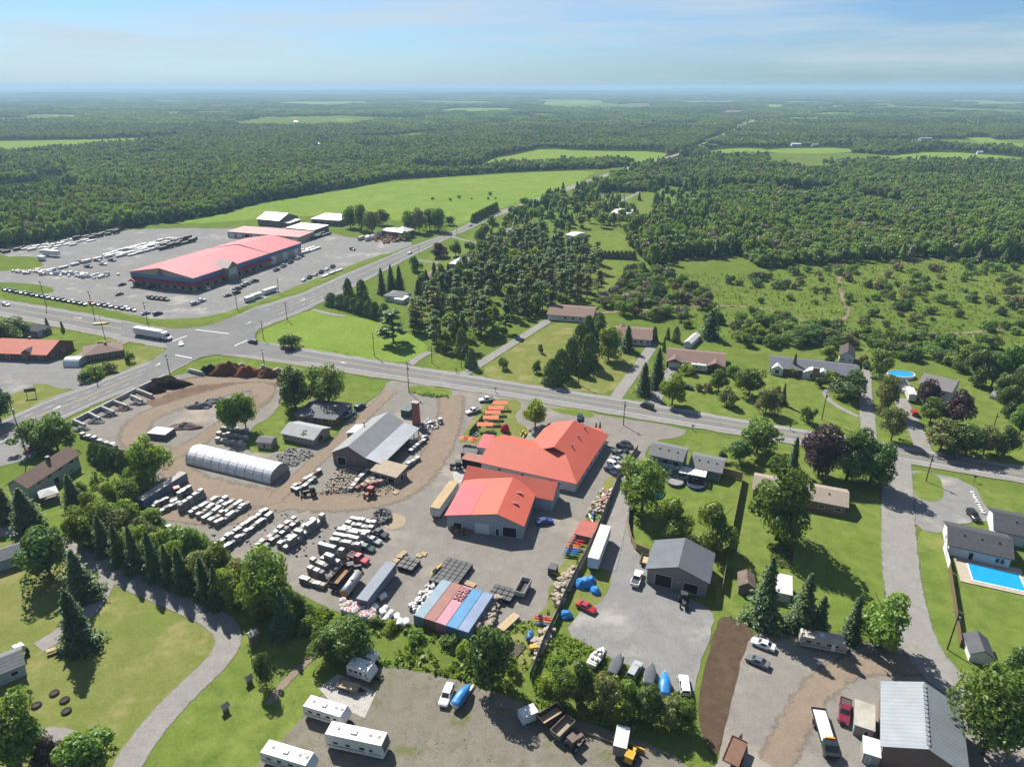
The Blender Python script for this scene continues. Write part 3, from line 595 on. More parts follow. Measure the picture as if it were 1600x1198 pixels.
xA, xB = -ww_/2-.52, -ww_/2+ww_*.33; zA = 4.2-s1*.52+.2; zB = 4.2+s1*(ww_*.33)+.2
mb.add([(xA, -dd/2-.52, zA), (xB, -dd/2-.52, zB), (xB, dd/2-2.5, zB), (xA, dd/2-2.5, zA), (xA, -dd/2-.52, zA+.05), (xB, -dd/2-.52, zB+.05), (xB, dd/2-2.5, zB+.05), (xA, dd/2-2.5, zA+.05)],
       [(3, 2, 1, 0), (4, 5, 6, 7), (0, 1, 5, 4), (1, 2, 6, 5), (2, 3, 7, 6), (3, 0, 4, 7)]); part('faded_roof_sheets', mb, PINK, wk)
for fx, fy in ((.3, -.1), (.3, .2)):
    zz = 4.2+2.4*(1-fx/.5*(.5/(1-rt)))if False else 4.2+2.4*(.5-fx)/(1-rt); mb = MB()
    mb.cbox((fx*ww_, fy*dd, zz+.27), (2.4, .9, .12)); part('skylight', mb, M('dusty_skylight', (.4, .12, .09), .5), wk)
q0, q1 = G(724.7, 752, 4.0), G(862, 779, 4.0); rq = G(740.6, 729.5, 6.7); ax2 = (q1-q0).normalized(); ay2 = Vector((-ax2.y, ax2.x, 0)); hf = (rq-q0).dot(ay2); wl2 = (q1-q0).length
ce2 = q0+ax2*wl2/2+ay2*hf
ma = math.atan2(ax2.y, ax2.x)-math.atan2(ax.y, ax.x); rel = Matrix.Rotation(-math.atan2(ax.y, ax.x), 3, 'Z') @ (ce2-ce)
for f_, m_, nm in ((wall_part, W_BLUE, 'rear_wing_wall'), (roof_part, RED, 'rear_wing_roof')):
    p_ = f_(wk, m_, wl2, 2*hf, 4.0, 2.7, 'gable', 'x', name=nm); p_.location = (rel.x, rel.y, 0); p_.rotation_euler = (0, 0, ma)
# --- big store
st = rect((203, 424), (301.6, 434.5), (475, 380), 7.6); S_W, S_D = st[3], st[4]
store, sw, sd = house('building_store', 'large building supply store with a long raspberry red steel roof and blue band walls', 'store', st, 7.6, W_TAN, PINK, 3.6, 'gable', 'y', .7)
BLUEB = M('blue_wall_band', (.13, .28, .52), .7, var=.1); DKRED = M('dark_red_awning', (.42, .05, .07), .6, var=.1, stripes=(1, .8, .1))
mb = MB(); mb.loft([[(-sw/2-.06, -sd/2-.06, zz), (sw/2+.06, -sd/2-.06, zz), (sw/2+.06, sd/2+.06, zz), (-sw/2-.06, sd/2+.06, zz)] for zz in (4.9, 7.0)]); part('wall_band', mb, BLUEB, store)
mb = MB(); mb.prism([(-3, 3.5), (0, 4.9), (0, 4.7), (-3, 3.3)], -sw/2+1, sw/2, 0, 'x'); part('awning', mb, DKRED, store, loc=(0, -sd/2, 0))
mb = MB(); mb.prism([(0, 4.9), (3, 3.5), (3, 3.3), (0, 4.7)], -sd/2-3, sd/2-sd*.34, 0, 'y'); part('awning', mb, DKRED, store, loc=(sw/2, 0, 0))
mb = MB(); mb.prism([(0, 7.6), (0, 8.0), (4.5, 11.2), (9, 8.0), (9, 7.6), (4.5, 10.8)], -6, 4, 0, 'x'); part('entrance_roof', mb, M('pale_entrance_roof', (.68, .6, .55), .7, var=.08), store, loc=(sw/2, -sd*.22-4.5, 0))
mb = MB(); mb.prism([(.4, 0), (8.6, 0), (8.6, 7.8), (4.5, 10.6), (.4, 7.8)], -1, 3.3, 0, 'x'); part('entrance_porch', mb, M('timber_porch', (.36, .3, .26), .8, var=.1), store, loc=(sw/2, -sd*.22-4.5, 0))
mb = MB(); mb.box(-.05, .1, 1.4, 7.6, 3.6, 7.2); part('entrance_sign', mb, M('pale_sign', (.55, .6, .6), .6), store, loc=(sw/2+3.3, -sd*.22-4.5, 0))
mb = MB(); mb.box(-.4, .4, -.6, .6, 0, .4); mb.box(-sw/2-.8, sw/2+.8, -.5, .5, 0, .25) if False else None
mb = MB(); mb.prism([(-sw/2-.72, 7.5), (0, 11.5), (sw/2+.72, 7.5), (sw/2+.72, 7.8), (0, 11.85), (-sw/2-.72, 7.8)], -.4, .4, 0, 'y'); part('fire_parapet', mb, DKRED, store, loc=(0, sd*.16, 0))
for i in range(9): opening(store, sw, sd, 'r', -sd/2+3+i*(sd*.6)/9, 1.7, 3.4, 2.6, 'window')
for i in range(8): opening(store, sw, sd, 'f', -sw/2+3+i*(sw-6)/7, 1.7, 2.8, 2.6, 'window')
for i, m_ in enumerate((W_WHITE, m_tan, W_WHITE, m_tan, W_WHITE)): opening(store, sw+.14, sd, 'r', sd*.2+i*sd*.06, 2.7, 4.4, 4.6, 'garage_door', fill=m_)
mb = MB(); mb.tube([(-3.0, -.05, 9.4), (-3.0, -.25, 9.4)], 1.35, 16); part('sign_emblem', mb, M('sign_red', (.6, .05, .05), .5), store, loc=(3, -sd/2, 0))
for i in range(3): mb = MB(); mb.cbox((0, -.15, 7.9-.5*i+.2), (6.4-1.5*i, .2, .4)); part('sign_lettering', mb, M('sign_blue', (.08, .16, .5), .5), store, loc=(0, -sd/2, 0))
mb = MB(); mb.prism([(-2.5, 3.4), (0, 4.6), (2.5, 3.4), (2.5, 3.2), (-2.5, 3.2)], -4, 0, 0, 'y'); part('side_porch_roof', mb, DKRED, store, loc=(-sw/2+4, -sd/2, 0))
# --- storage units, sheds and barns behind the store
house('storage_building', 'long beige storage building with white roller doors and a red roof edge', 'storage', ((355, 362), (467, 371), (470, 362)), 4.2, W_TAN, M('red_shed_roof', (.5, .1, .09), .6, stripes=(0, .8, .1)), .8, 'shed', o=.3,
      ops=[('f', -.44+.11*i, 1.7, 4.0, 3.2, 'garage_door', m_dark if i in (2, 7) else m_white) for i in range(9)])
house('barn', 'old grey gabled barn behind the red-edged storage building', 'barn', ((402, 342), (436, 345), (441, 336)), 5, m_wood, TINX, 4, 'gable', 'x', .4, ops=wins('f', 2, 2))
house('shed', 'small white-roofed shed attached to the old grey barn', 'shed', ((434, 347), (452, 349), (458, 344)), 3, m_wood, WHTIN, 1, 'shed', o=.3)
house('shed', 'dark open-fronted shed with a bright cream roof behind the store lot', 'shed', ((486, 342), (530, 345), (534, 337)), 4.5, m_wood, WHTIN, 1.2, 'shed', o=.4, ops=wins('f', 4, 1.6, 5, 2.8, -.36, .36))
house('shed', 'low dark shed with a pale flat roof beside the storage building', 'shed', ((447, 356), (490, 360), (496, 352)), 3.8, m_wood, WHTIN, .8, 'shed', o=.3, ops=wins('f', 3, 1.5, 4, 2.4, -.3, .3))
house('house', 'small dark house with a pale pyramid roof beside the trees of the crossroad', 'house', ((612, 362), (630, 364), (638, 358)), 5, M('dark_stone_wall', (.16, .14, .13), .9), WHTIN, 3, 'hip', 'x', .4, ops=wins('f', 2, 3, 1.2, 1.4)+wins('r', 1, 3, 1.2, 1.4))
house('shed', 'white-roofed annex joined to the pyramid-roofed house', 'shed', ((596, 361), (610, 362), (612, 356)), 3, m_wood, WHTIN, .8, 'gable', 'x', .3)
# --- motel
house('motel', 'brick roadhouse with a wide orange-red gabled roof and paved forecourt', 'motel', ((-30, 549), (72, 553), (122, 533)), 3.2, m_brick, M('orange_motel_roof', (.64, .17, .1), .7, var=.08, stripes=(0, .6, .1)), 3.0, 'gable', 'x', .9,
      ops=[('f', -.1, 1.2, 1.1, 2.1, 'door', m_dark)]+wins('f', 4, 1.6, 1.8, 1.2, -.35, .4)+wins('r', 2, 1.6, 1.2, 1.2, -.3, .1), chimney=(.05, .05, .8, m_brick))
house('entrance_canopy', 'dark little entrance gable projecting from the roadhouse roof', 'porch', ((33, 552), (50, 553), (55, 541)), 3.0, m_brick, DKROOF, 1.7, 'gable', 'y', .4)
house('house', 'long low house with a dark brown roof beside the roadhouse', 'house', ((131, 556), (190, 547), (190, 533)), 2.8, m_brick, BRROOF, 2.0, 'hip', 'x', .6, ops=wins('f', 6, 1.5, 1.3, 1.1), chimney=(.1, 0, .6, m_brick))
house('house', 'small dark-roofed house half hidden by trees behind the roadhouse', 'house', ((33, 515), (58, 518), (64, 509)), 2.8, W_BLUE, DKROOF, 2, 'hip', 'x', .5, ops=wins('f', 2))
# --- house with light green walls and its gazebo
house('house', 'long two storey house with pale green walls and a brown gabled roof', 'house', ((42, 760), (121, 709), (103, 700)), 4.6, W_GREEN, BRROOF, 1.9, 'gable', 'x', .6,
      ops=[('f', -.3, 3.5, 1.6, .9, 'window'), ('f', -.1, 3.5, 1.6, .9, 'window'), ('f', .12, 3.5, 1.6, .9, 'window'), ('f', .35, 3.5, 1.6, .9, 'window'), ('f', .0, 1.1, 1.8, 2.0, 'door', m_glass), ('f', .3, 1.3, 1.4, .9, 'window'), ('f', -.35, 1.3, 1.4, .9, 'window'), ('l', 0, 3.3, 1.2, 1, 'window')], chimney=(.1, -.05, .9, m_brick))
# --- brick bungalow, its garage and tool shed
house('bungalow', 'red brick bungalow with a grey hip roof under two big shade trees', 'house', ((462, 648), (522, 655), (546, 631)), 2.7, m_brick, GREYROOF, 1.8, 'hip', 'x', .6, ops=wins('f', 4, 1.5, 1.5, 1.1)+wins('r', 2, 1.5, 1.3, 1.1, -.3, .3), chimney=(.38, -.1, .7, m_brick))
house('garage', 'grey clapboard garage with a pale grey gabled roof beside the brick bungalow', 'garage', ((441, 676), (490, 686), (513, 668)), 2.6, W_GREY, M('pale_grey_roof', (.42, .43, .44), .8, var=.1, stripes=(2, .3, .06)), 1.5, 'gable', 'x', .5, ops=wins('f', 3, 1.5, 1.2, 1.0)+[('r', -.1, 1.2, 2.6, 2.2, 'garage_door', m_dark)])
house('tool_shed', 'tiny grey garden shed on the lawn behind the clapboard garage', 'shed', ((401, 690), (423, 692), (427, 683)), 2.2, W_GREY, GREYROOF, .7, 'gable', 'x', .3, ops=[('f', 0, 1, 1.0, 1.8, 'door', m_dark)])
# --- masonry workshop with lean-to
lw = rect((519.5, 706), (573.6, 716), (638.6, 663), 4.0)
lws, w_, d_ = house('stone_yard_barn', 'long weathered board barn of the stone yard with a grey gabled roof', 'barn', lw, 4.0, W_BOARD, M('light_grey_barn_roof', (.33, .34, .35), .75, .05, var=.1, scale=.5, stripes=(1, .5, .1)), 3.0, 'gable', 'y', .5,
      ops=[('f', -.25, 1.5, 3.0, 2.8, 'garage_door', m_dark)])
mb = MB(); mb.prism([(0, 4.2), (5.4, 3.0), (5.4, 3.18), (0, 4.38)], -d_/2-.4, d_/2+.3, 0, 'y'); lt = part('lean_to_roof', mb, TIN, lws, loc=(w_/2-.3, 0, 0))
for i in range(8):
    mb = MB(); mb.cbox((w_/2+4.9, -d_/2+.3+i*(d_-.6)/7, 1.52), (.22, .22, 3.04)); part('post', mb, m_wood, lws)
mb = MB(); mb.box(w_/2-.2, w_/2+4.7, -d_/2+.1, -d_/2+.3, 0, 3.0); part('lean_to_wall', mb, W_BOARD, lws)
mb = MB(); mb.prism([(-4, 2.8), (0, 3.6), (0, 3.75), (-4, 2.95)], 2, 8, 0, 'y'); part('side_porch_roof', mb, WHTIN, lws, loc=(-w_/2, 0, 0))
mb = MB(); mb.box(-3.8, 0, 2.2, 7.8, 0, 2.8); part('side_porch_wall', mb, W_BLOCK, lws, loc=(-w_/2, 0, 0))
mb = MB(); mb.tube([(0, 0, 3), (0, 0, 7)], .2, 8); part('stove_pipe', mb, m_steel, lws, loc=(-w_/2+1.5, 4, 0))
g0 = G(651, 663); ch_ = thing('brick_tower', 'tall slender red brick display tower beside the stone yard barn', 'tower', g0, lw[2])
for i in range(4):
    mb = MB(); z0 = i*2.0; mb.cbox((0, 0, z0+1.0), (2.3-.08*i, 1.7-.06*i, 2.0), 0, .03); part('brick_tier', mb, M('pink_brick', (.5, .2, .17), .9, var=.2, scale=2, stripes=(2, .35, .2)), ch_)
mb = MB(); mb.cbox((0, 0, 8.1), (2.4, 1.8, .2)); part('cap', mb, m_conc, ch_)
house('storage_box', 'dark green steel box at the gable of the stone yard barn', 'container', ((626, 641), (639, 643), (642, 634)), 2.4, M('dark_green_steel', (.06, .14, .12), .7), M('dark_green_lid', (.08, .17, .15), .7), .1, 'flat', o=.05)
house('open_shed', 'low timber display shed with a tan roof among the stone pallets', 'shed', ((580, 735), (619, 746), (632, 732)), 2.5, W_BOARD, M('tan_felt_roof', (.48, .4, .29), .85, var=.1), .9, 'shed', o=.3, ops=wins('f', 3, 1.1, 2.4, 1.9, -.3, .3)+[('r', 0, 1.1, 1.6, 2, 'door', m_dark)])
# --- two level blue house in the fenced garden
r1, w1, d1 = house('house', 'two storey grey-blue house with a balcony and grey roof at the corner of the yard', 'house', ((1015, 709), (1065, 720), (1073, 700)), 5.2, W_TEAL, GREYROOF, 1.4, 'gable', 'x', .5, ops=wins('f', 3, 3.9, 1.8, 1.3, -.33, .33)+[('f', -.2, 1.2, 2.6, 2.1, 'garage_door', W_TEAL), ('f', .2, 1.1, 1.0, 2.0, 'door', m_white)], vents=3)
mb = MB(); mb.box(-w1/2, w1/2, -d1/2-1.3, -d1/2, 2.7, 2.9); part('balcony', mb, W_TEAL, r1)
mb = MB(); mb.box(-w1/2, w1/2, -d1/2-1.3, -d1/2-1.22, 2.9, 3.8); part('railing', mb, W_TEAL, r1)
r2, w2, d2 = house('house_wing', 'single storey grey-roofed wing of the grey-blue house', 'house', ((1078, 728), (1126, 738), (1130, 716)), 3.0, W_TEAL, GREYROOF, 1.4, 'gable', 'x', .5, ops=wins('f', 3, 1.6, 1.4, 1.1), vents=3)
pg = rect((1061, 737), (1103, 745), (1104, 735), 2.8); pr = thing('patio_cover', 'slatted white patio cover behind the grey-blue house', 'pergola', (pg[0], pg[1], 0), pg[2])
for i in range(7): mb = MB(); mb.cbox((-pg[3]/2+(i+.5)*pg[3]/7, 0, 2.8), (pg[3]/7-.12, pg[4]+.6, .08)); part('roof_slat', mb, W_WHITE, pr)
mb = MB(); mb.box(-pg[3]/2, pg[3]/2, pg[4]/2-.1, pg[4]/2, 2.55, 2.75); part('beam', mb, m_wood, pr); mb = MB(); mb.box(-pg[3]/2, pg[3]/2, -pg[4]/2, -pg[4]/2+.1, 2.55, 2.75); part('beam', mb, m_wood, pr)
for sx in (-1, 0, 1):
    for sy in (-1, 1): mb = MB(); mb.cbox((sx*(pg[3]/2-.1), sy*(pg[4]/2-.05), 1.28), (.14, .14, 2.55)); part('post', mb, m_wood, pr)
# --- big grey garage
g1 = rect((1012, 887), (1106, 909), (1116, 866), 4.2)
house('garage', 'big grey garage with two open doors and a dark gabled roof on the gravel yard', 'garage', g1, 4.2, W_GREY, M('slate_garage_roof', (.14, .16, .19), .7, var=.12, scale=.5, stripes=(1, .4, .08)), 2.3, 'gable', 'y', .5,
      ops=[('f', -.22, 1.7, g1[3]*.29, 3.3, 'garage_door', m_dark), ('f', .24, 1.45, g1[3]*.25, 2.6, 'garage_door', m_dark), ('f', .02, 2.3, .3, .4, 'window')])
# --- tan roofed brick house, black shingled white houses
house('house', 'brick house with a tan gabled roof under the big trees by the side road', 'house', ((1178, 763), (1323, 791), (1330, 767)), 3.0, m_tanbrick, TANROOF, 1.6, 'gable', 'x', .5, ops=wins('f', 4, 1.6, 1.6, 1.1, -.1, .42), vents=3)
house('house', 'white house with black shingle roof beside the swimming pool', 'house', ((1484, 850), (1581, 872), (1584, 838)), 3.0, W_WHITE, DKROOF, 1.9, 'gable', 'x', .5, ops=[('f', -.12, 1.1, 1.0, 2.0, 'door', m_dark), ('f', .3, 1.6, .9, 1.3, 'window'), ('f', .38, 1.6, .9, 1.3, 'window'), ('l', 0, 1.8, .9, 1.4, 'window')], vents=3)
house('house', 'white house with black shingle roof and a side deck up the lawn', 'house', ((1556, 827), (1660, 850), (1664, 818)), 3.2, W_WHITE, DKROOF, 2.0, 'gable', 'x', .5, ops=[('f', -.0, 1.2, 1.0, 2.0, 'door', m_dark), ('f', .25, 1.6, 1.1, 1.3, 'window')], vents=2)
# --- barn at the bottom right and its huts
bn = rect((1380, 1163), (1513, 1210), (1490, 1098), 4.6)
e0, e1, e2 = G(1381, 1068, 4.6), G(1381, 1163, 4.6), G(1509, 1198, 4.6)
axx = (e0-e1).normalized(); angb = math.atan2(axx.y, axx.x)-math.pi/2; cxb = Vector((math.cos(angb), math.sin(angb), 0)); bw = (e2-e1).dot(cxb); bd = (e0-e1).length
cb = e1+cxb*bw/2+axx*bd/2
barn, w_, d_ = house('barn', 'brown sided barn with a weathered galvanised gable roof on the side lot', 'barn', (cb.x, cb.y, angb, bw, bd), 4.6, W_BROWN, M('stained_galvanised_roof', (.3, .34, .37), .6, .1, var=.1, scale=.4, stripes=(1, .85, .16), dirt=(.33, .3, .29)), 2.6, 'gable', 'y', .5, ops=[('l', .1, 1.5, 1.0, 2.0, 'door', m_white)])
for i in range(14): mb = MB(); mb.cbox((.0, -d_/2+.6+i*(d_-1.2)/13, 7.42), (.5, .7, .1)); part('ridge_cap', mb, m_steel, barn)
house('hut', 'plywood hut with a pale flat roof beside the maroon pickup', 'shed', ((1336, 1132), (1366, 1142), (1370, 1106)), 2.4, M('grey_plywood', (.42, .4, .36), .9), M('pale_felt', (.52, .5, .43), .9), .25, 'shed', o=.15, ops=[('f', .15, 1.0, .8, 1.8, 'door', m_dark)])
house('hut', 'small grey hut with a white roof against the brown barn', 'shed', ((1350, 1176), (1376, 1184), (1377, 1160)), 2.2, M('grey_plywood', (.42, .4, .36), .9), W_WHITE, .25, 'shed', o=.1, ops=[('f', -.2, 1.0, .8, 1.8, 'door', m_conc)])
# --- houses across the highway
house('house', 'white ranch house with a brown roof at the edge of the pine stand', 'house', ((856, 491), (925, 496), (930, 480)), 2.8, W_WHITE, BRROOF, 1.8, 'gable', 'x', .6, ops=[('f', -.38, 1.2, 4.5, 2.2, 'garage_door', m_white)]+wins('f', 4, 1.6, 1.4, 1.2, -.1, .42))
house('house', 'white ranch house with a russet brown roof behind the tall cedar row', 'house', ((960, 527), (1017, 531), (1020, 513)), 2.8, W_WHITE, BRROOF, 1.8, 'gable', 'x', .6, ops=wins('f', 4, 1.6, 1.3, 1.2, -.1, .42))
house('house_wing', 'front wing of the russet-roofed ranch house', 'house', ((953, 527), (970, 529), (973, 512)), 2.8, W_WHITE, BRROOF, 1.7, 'gable', 'y', .5)
hb, w_, d_ = house('house', 'long brick house with a brown roof and white garage door', 'house', ((1042, 563), (1131, 572), (1134, 552)), 2.9, m_brick, BRROOF, 2.0, 'gable', 'x', .6, ops=[('f', -.36, 1.2, 4.6, 2.2, 'garage_door', m_white)]+wins('f', 4, 1.6, 1.6, 1.2, -.08, .42))
for fx in (-.36, .36):
    mb = MB(); mb.prism([(-3.2, 2.9), (0, 4.4), (3.2, 2.9)], -d_/2-1.4, 0, 0, 'y'); part('front_gable', mb, BRROOF, hb, loc=(fx*w_, 0, 0))
hg, w_, d_ = house('house', 'long grey-roofed ranch house with white gables and a brick chimney wall', 'house', ((1204, 573), (1342, 589), (1345, 571)), 2.8, m_wood, M('blue_grey_shingles', (.16, .175, .2), .9, var=.15, stripes=(2, .3, .1)), 1.9, 'gable', 'x', .5, ops=wins('f', 3, 1.6, 1.6, 1.2, -.2, .1)+[('f', .35, 1.2, 4.5, 2.1, 'garage_door', m_wood)])
for fx, ww2 in ((-.42, 3), (-.02, 4.5), (.1, 3)):
    mb = MB(); mb.prism([(-ww2/1.4, 0), (ww2/1.4, 0), (ww2/1.4, 2.7), (0, 4.1), (-ww2/1.4, 2.7)], -d_/2-1.2, -d_/2+2, 0, 'y'); gg = part('white_gable', mb, W_WHITE, hg, loc=(fx*w_, 0, 0))
    mb = MB(); mb.box(-.7, .7, -d_/2-1.26, -d_/2-1.1, .9, 2.3); part('pane', mb, m_glass, gg)
mb = MB(); mb.cbox((.02*w_, -d_/2-1.4, 2.5), (2.4, .8, 5.0), 0, .05); part('chimney', mb, m_tanbrick, hg)
house('cottage', 'white garden cottage with a dark brown roof behind the grey ranch house', 'cottage', ((1313, 555), (1335, 558), (1338, 545)), 4.0, W_WHITE, M('dark_brown_roof', (.1, .075, .07), .9, stripes=(2, .3, .1)), 2.0, 'gable', 'y', .4, ops=wins('f', 2, 2.4, .8, 1.0, -.25, .25))
house('house', 'two storey white house with a taupe roof behind the purple maples', 'house', ((1437, 600), (1485, 612), (1490, 594)), 5.0, W_WHITE, M('taupe_shingles', (.26, .24, .24), .9, var=.1, stripes=(2, .3, .1)), 2.2, 'gable', 'x', .6, ops=wins('f', 2, 3.6, 1.2, 1.0, 0, .3)+wins('r', 1, 3.6, 1.2, 1.0))
# --- small houses and roofs among the trees
for a in (('house', 'grey-roofed house tucked behind the dark cedar hedge', 'house', ((600, 462), (628, 465), (632, 456)), 2.8, W_WHITE, GREYROOF, 1.6, 'hip', 'x', .5),
          ('shed', 'little white-roofed shed behind the dark cedar hedge', 'shed', ((616, 467), (630, 469), (632, 464)), 2.3, W_WHITE, WHTIN, .6, 'shed', 'x', .2),
          ('house', 'brown-roofed house by the crossroad beside the pine stand', 'house', ((662, 433), (694, 435), (700, 420)), 2.8, W_WHITE, BRROOF, 2.2, 'hip', 'x', .6),
          ('house', 'grey-roofed house with dark walls on the clearing by the pines', 'house', ((702, 412), (726, 414), (731, 403)), 3.6, m_wood, TINX, 1.2, 'hip', 'x', .5),
          ('shed', 'long shed with a bright white roof on the clearing by the pines', 'shed', ((720, 419), (740, 421), (744, 413)), 2.4, m_wood, WHTIN, .8, 'shed', 'x', .3),
          ('house', 'blue-grey house at the edge of the pines near the crossroad', 'house', ((781, 394), (796, 396), (800, 382)), 4.0, W_TEAL, GREYROOF, 2.4, 'gable', 'y', .5),
          ('house', 'grey-roofed house among trees near the crossroad bend', 'house', ((780, 362), (797, 364), (800, 356)), 3, m_wood, GREYROOF, 1.6, 'hip', 'x', .5),
          ('barn', 'long white barn beside the cemetery lawns', 'barn', ((955, 333), (984, 335), (987, 327)), 4.5, W_WHITE, WHTIN, 1.4, 'gable', 'x', .4),
          ('shed', 'white shed at the edge of the small meadow below the cemetery', 'shed', ((884, 367), (897, 369), (899, 362)), 3, W_WHITE, WHTIN, .8, 'gable', 'x', .3),
          ('garden_shed', 'small white arched shed behind the brick house', 'shed', ((1069, 535), (1080, 537), (1084, 522)), 2.2, W_WHITE, WHTIN, .9, 'gable', 'y', .2),
          ('garden_shed', 'white tin-roofed shed beside the dark spruces of the side lot', 'shed', ((1203, 922), (1236, 929), (1240, 905)), 2.4, W_WHITE, WHTIN, .5, 'shed', 'x', .3),
          ('garden_shed', 'weathered barrel-roofed hut in the shade of the spruces', 'shed', ((1155, 915), (1180, 919), (1183, 899)), 2.2, m_wood, M('mossy_brown_roof', (.2, .15, .12), .95, var=.3), 1.1, 'gable', 'y', .2),
          ('house', 'grey-roofed cabin at the head of the lane with pale blue walls', 'house', ((-25, 884), (32, 865), (24, 850)), 2.8, W_BLUE, GREYROOF, 1.2, 'gable', 'x', .4),
          ('house', 'grey-roofed cabin beside the golf cart with a pale blue wall', 'house', ((-30, 1064), (36, 1037), (28, 1012)), 2.8, W_BLUE, GREYROOF, 1.2, 'gable', 'x', .4),
          ('house', 'long brick warehouse with a pale roof far off among the woods', 'warehouse', ((492, 228), (522, 226.5), (525, 221)), 7, m_brick, WHTIN, 1, 'flat', 'x', .5)):
    nm, lb, ct, pt, z_, wl_, rf_, ri2, kd, ax_, ov_ = a
    house(nm, lb, ct, pt, z_, wl_, rf_, ri2, kd, ax_, ov_, ops=[] if 'shed' in nm else wins('f', 2, min(1.7, z_*.55), 1.3, 1.1, -.25, .25))
# far farm roofs
far = [(219, 178, 16), (557, 222.5, 10), (105, 195, 8), (463, 192, 7), (905, 196.5, 20), (1016, 193.5, 9), (807, 200, 5), (994, 179.5, 5), (1107, 179, 7), (1140, 186, 9), (1163, 187, 8), (1144, 179, 10), (1243, 228, 14), (1273, 229, 10), (1320, 226, 17), (1376, 231.5, 15), (1445, 219, 18), (1322, 219, 10),
       (1530, 231, 18), (1365, 180, 18), (1305, 185, 6), (1530, 241, 8), (1385, 240, 6), (15, 309, 16), (88, 303, 20), (245, 273, 10), (318, 270, 14), (375, 259, 8), (1180, 214, 9), (1115, 230, 10), (1567, 181, 9), (500, 175, 4), (880, 248, 5), (1148, 300, 9), (1050, 283, 9), (1000, 160, 5)]
for i, (u, v, wpx) in enumerate(far):
    k = mpp(u, v); g = G(u, v); ww2 = max(8, wpx*k); z_ = max(3.5, 3.2*k*.5)
    house('farm_building', ['white roofed farm building far off among the woods', 'pale grey farm building far off among the woods', 'brick farmhouse far off among the woods'][i % 3], 'building',
          (g.x, g.y, R(rng.uniform(-8, 8)), ww2, ww2*.45), z_, [W_WHITE, W_BLUE, m_brick][i % 3], [WHTIN, TINX, GREYROOF][i % 3], z_*.45, 'gable', 'x', .5, group='far farm buildings', ops=wins('f', 3, z_*.5, ww2*.09, z_*.3, -.3, .3))
# ================================================================ VEHICLES
COLORS = {'white': (.8, .8, .79), 'silver': (.5, .52, .54), 'grey': (.2, .21, .22), 'dark': (.03, .033, .038), 'black': (.015, .015, .017), 'red': (.55, .03, .04), 'maroon': (.25, .02, .045), 'blue': (.04, .1, .32),
          'navy': (.03, .05, .11), 'lightblue': (.33, .46, .55), 'green': (.05, .12, .1), 'tan': (.45, .4, .31), 'yellow': (.75, .5, .05)}
PAINT = {k: M(k+'_car_paint', c, .3, var=.04, spec=.5, fine=1.5) for k, c in COLORS.items()}
m_body = M('car_body_base', (.5, .5, .5), .35); m_rim = M('wheel_rim', (.45, .46, .47), .4, .6); m_lamp = M('lamp_lens', (.8, .8, .78), .2); m_tail = M('tail_lens', (.4, .02, .02), .3); m_bed = M('truck_bed_liner', (.09, .09, .095), .8)
def wheel(root, x, y, r, wd=.24, tiny=False):
    key = (round(r, 2), round(wd, 2))
    if key not in WHEELS:
        mb = MB(); mb.tube([(0, -wd/2, 0), (0, -wd/2+.03, 0), (0, wd/2-.03, 0), (0, wd/2, 0)], [r*.9, r, r, r*.9], 14); k = MB(); k.tube([(0, -wd/2-.02, 0), (0, wd/2+.02, 0)], r*.55, 10)
        WHEELS[key] = (mb.mesh('wheel', m_black), k.mesh('rim', m_rim))
    t, k = WHEELS[key]; o = ob('wheel', t, root, (x, y, r)); ob('rim', k, o); return o
WHEELS = {}
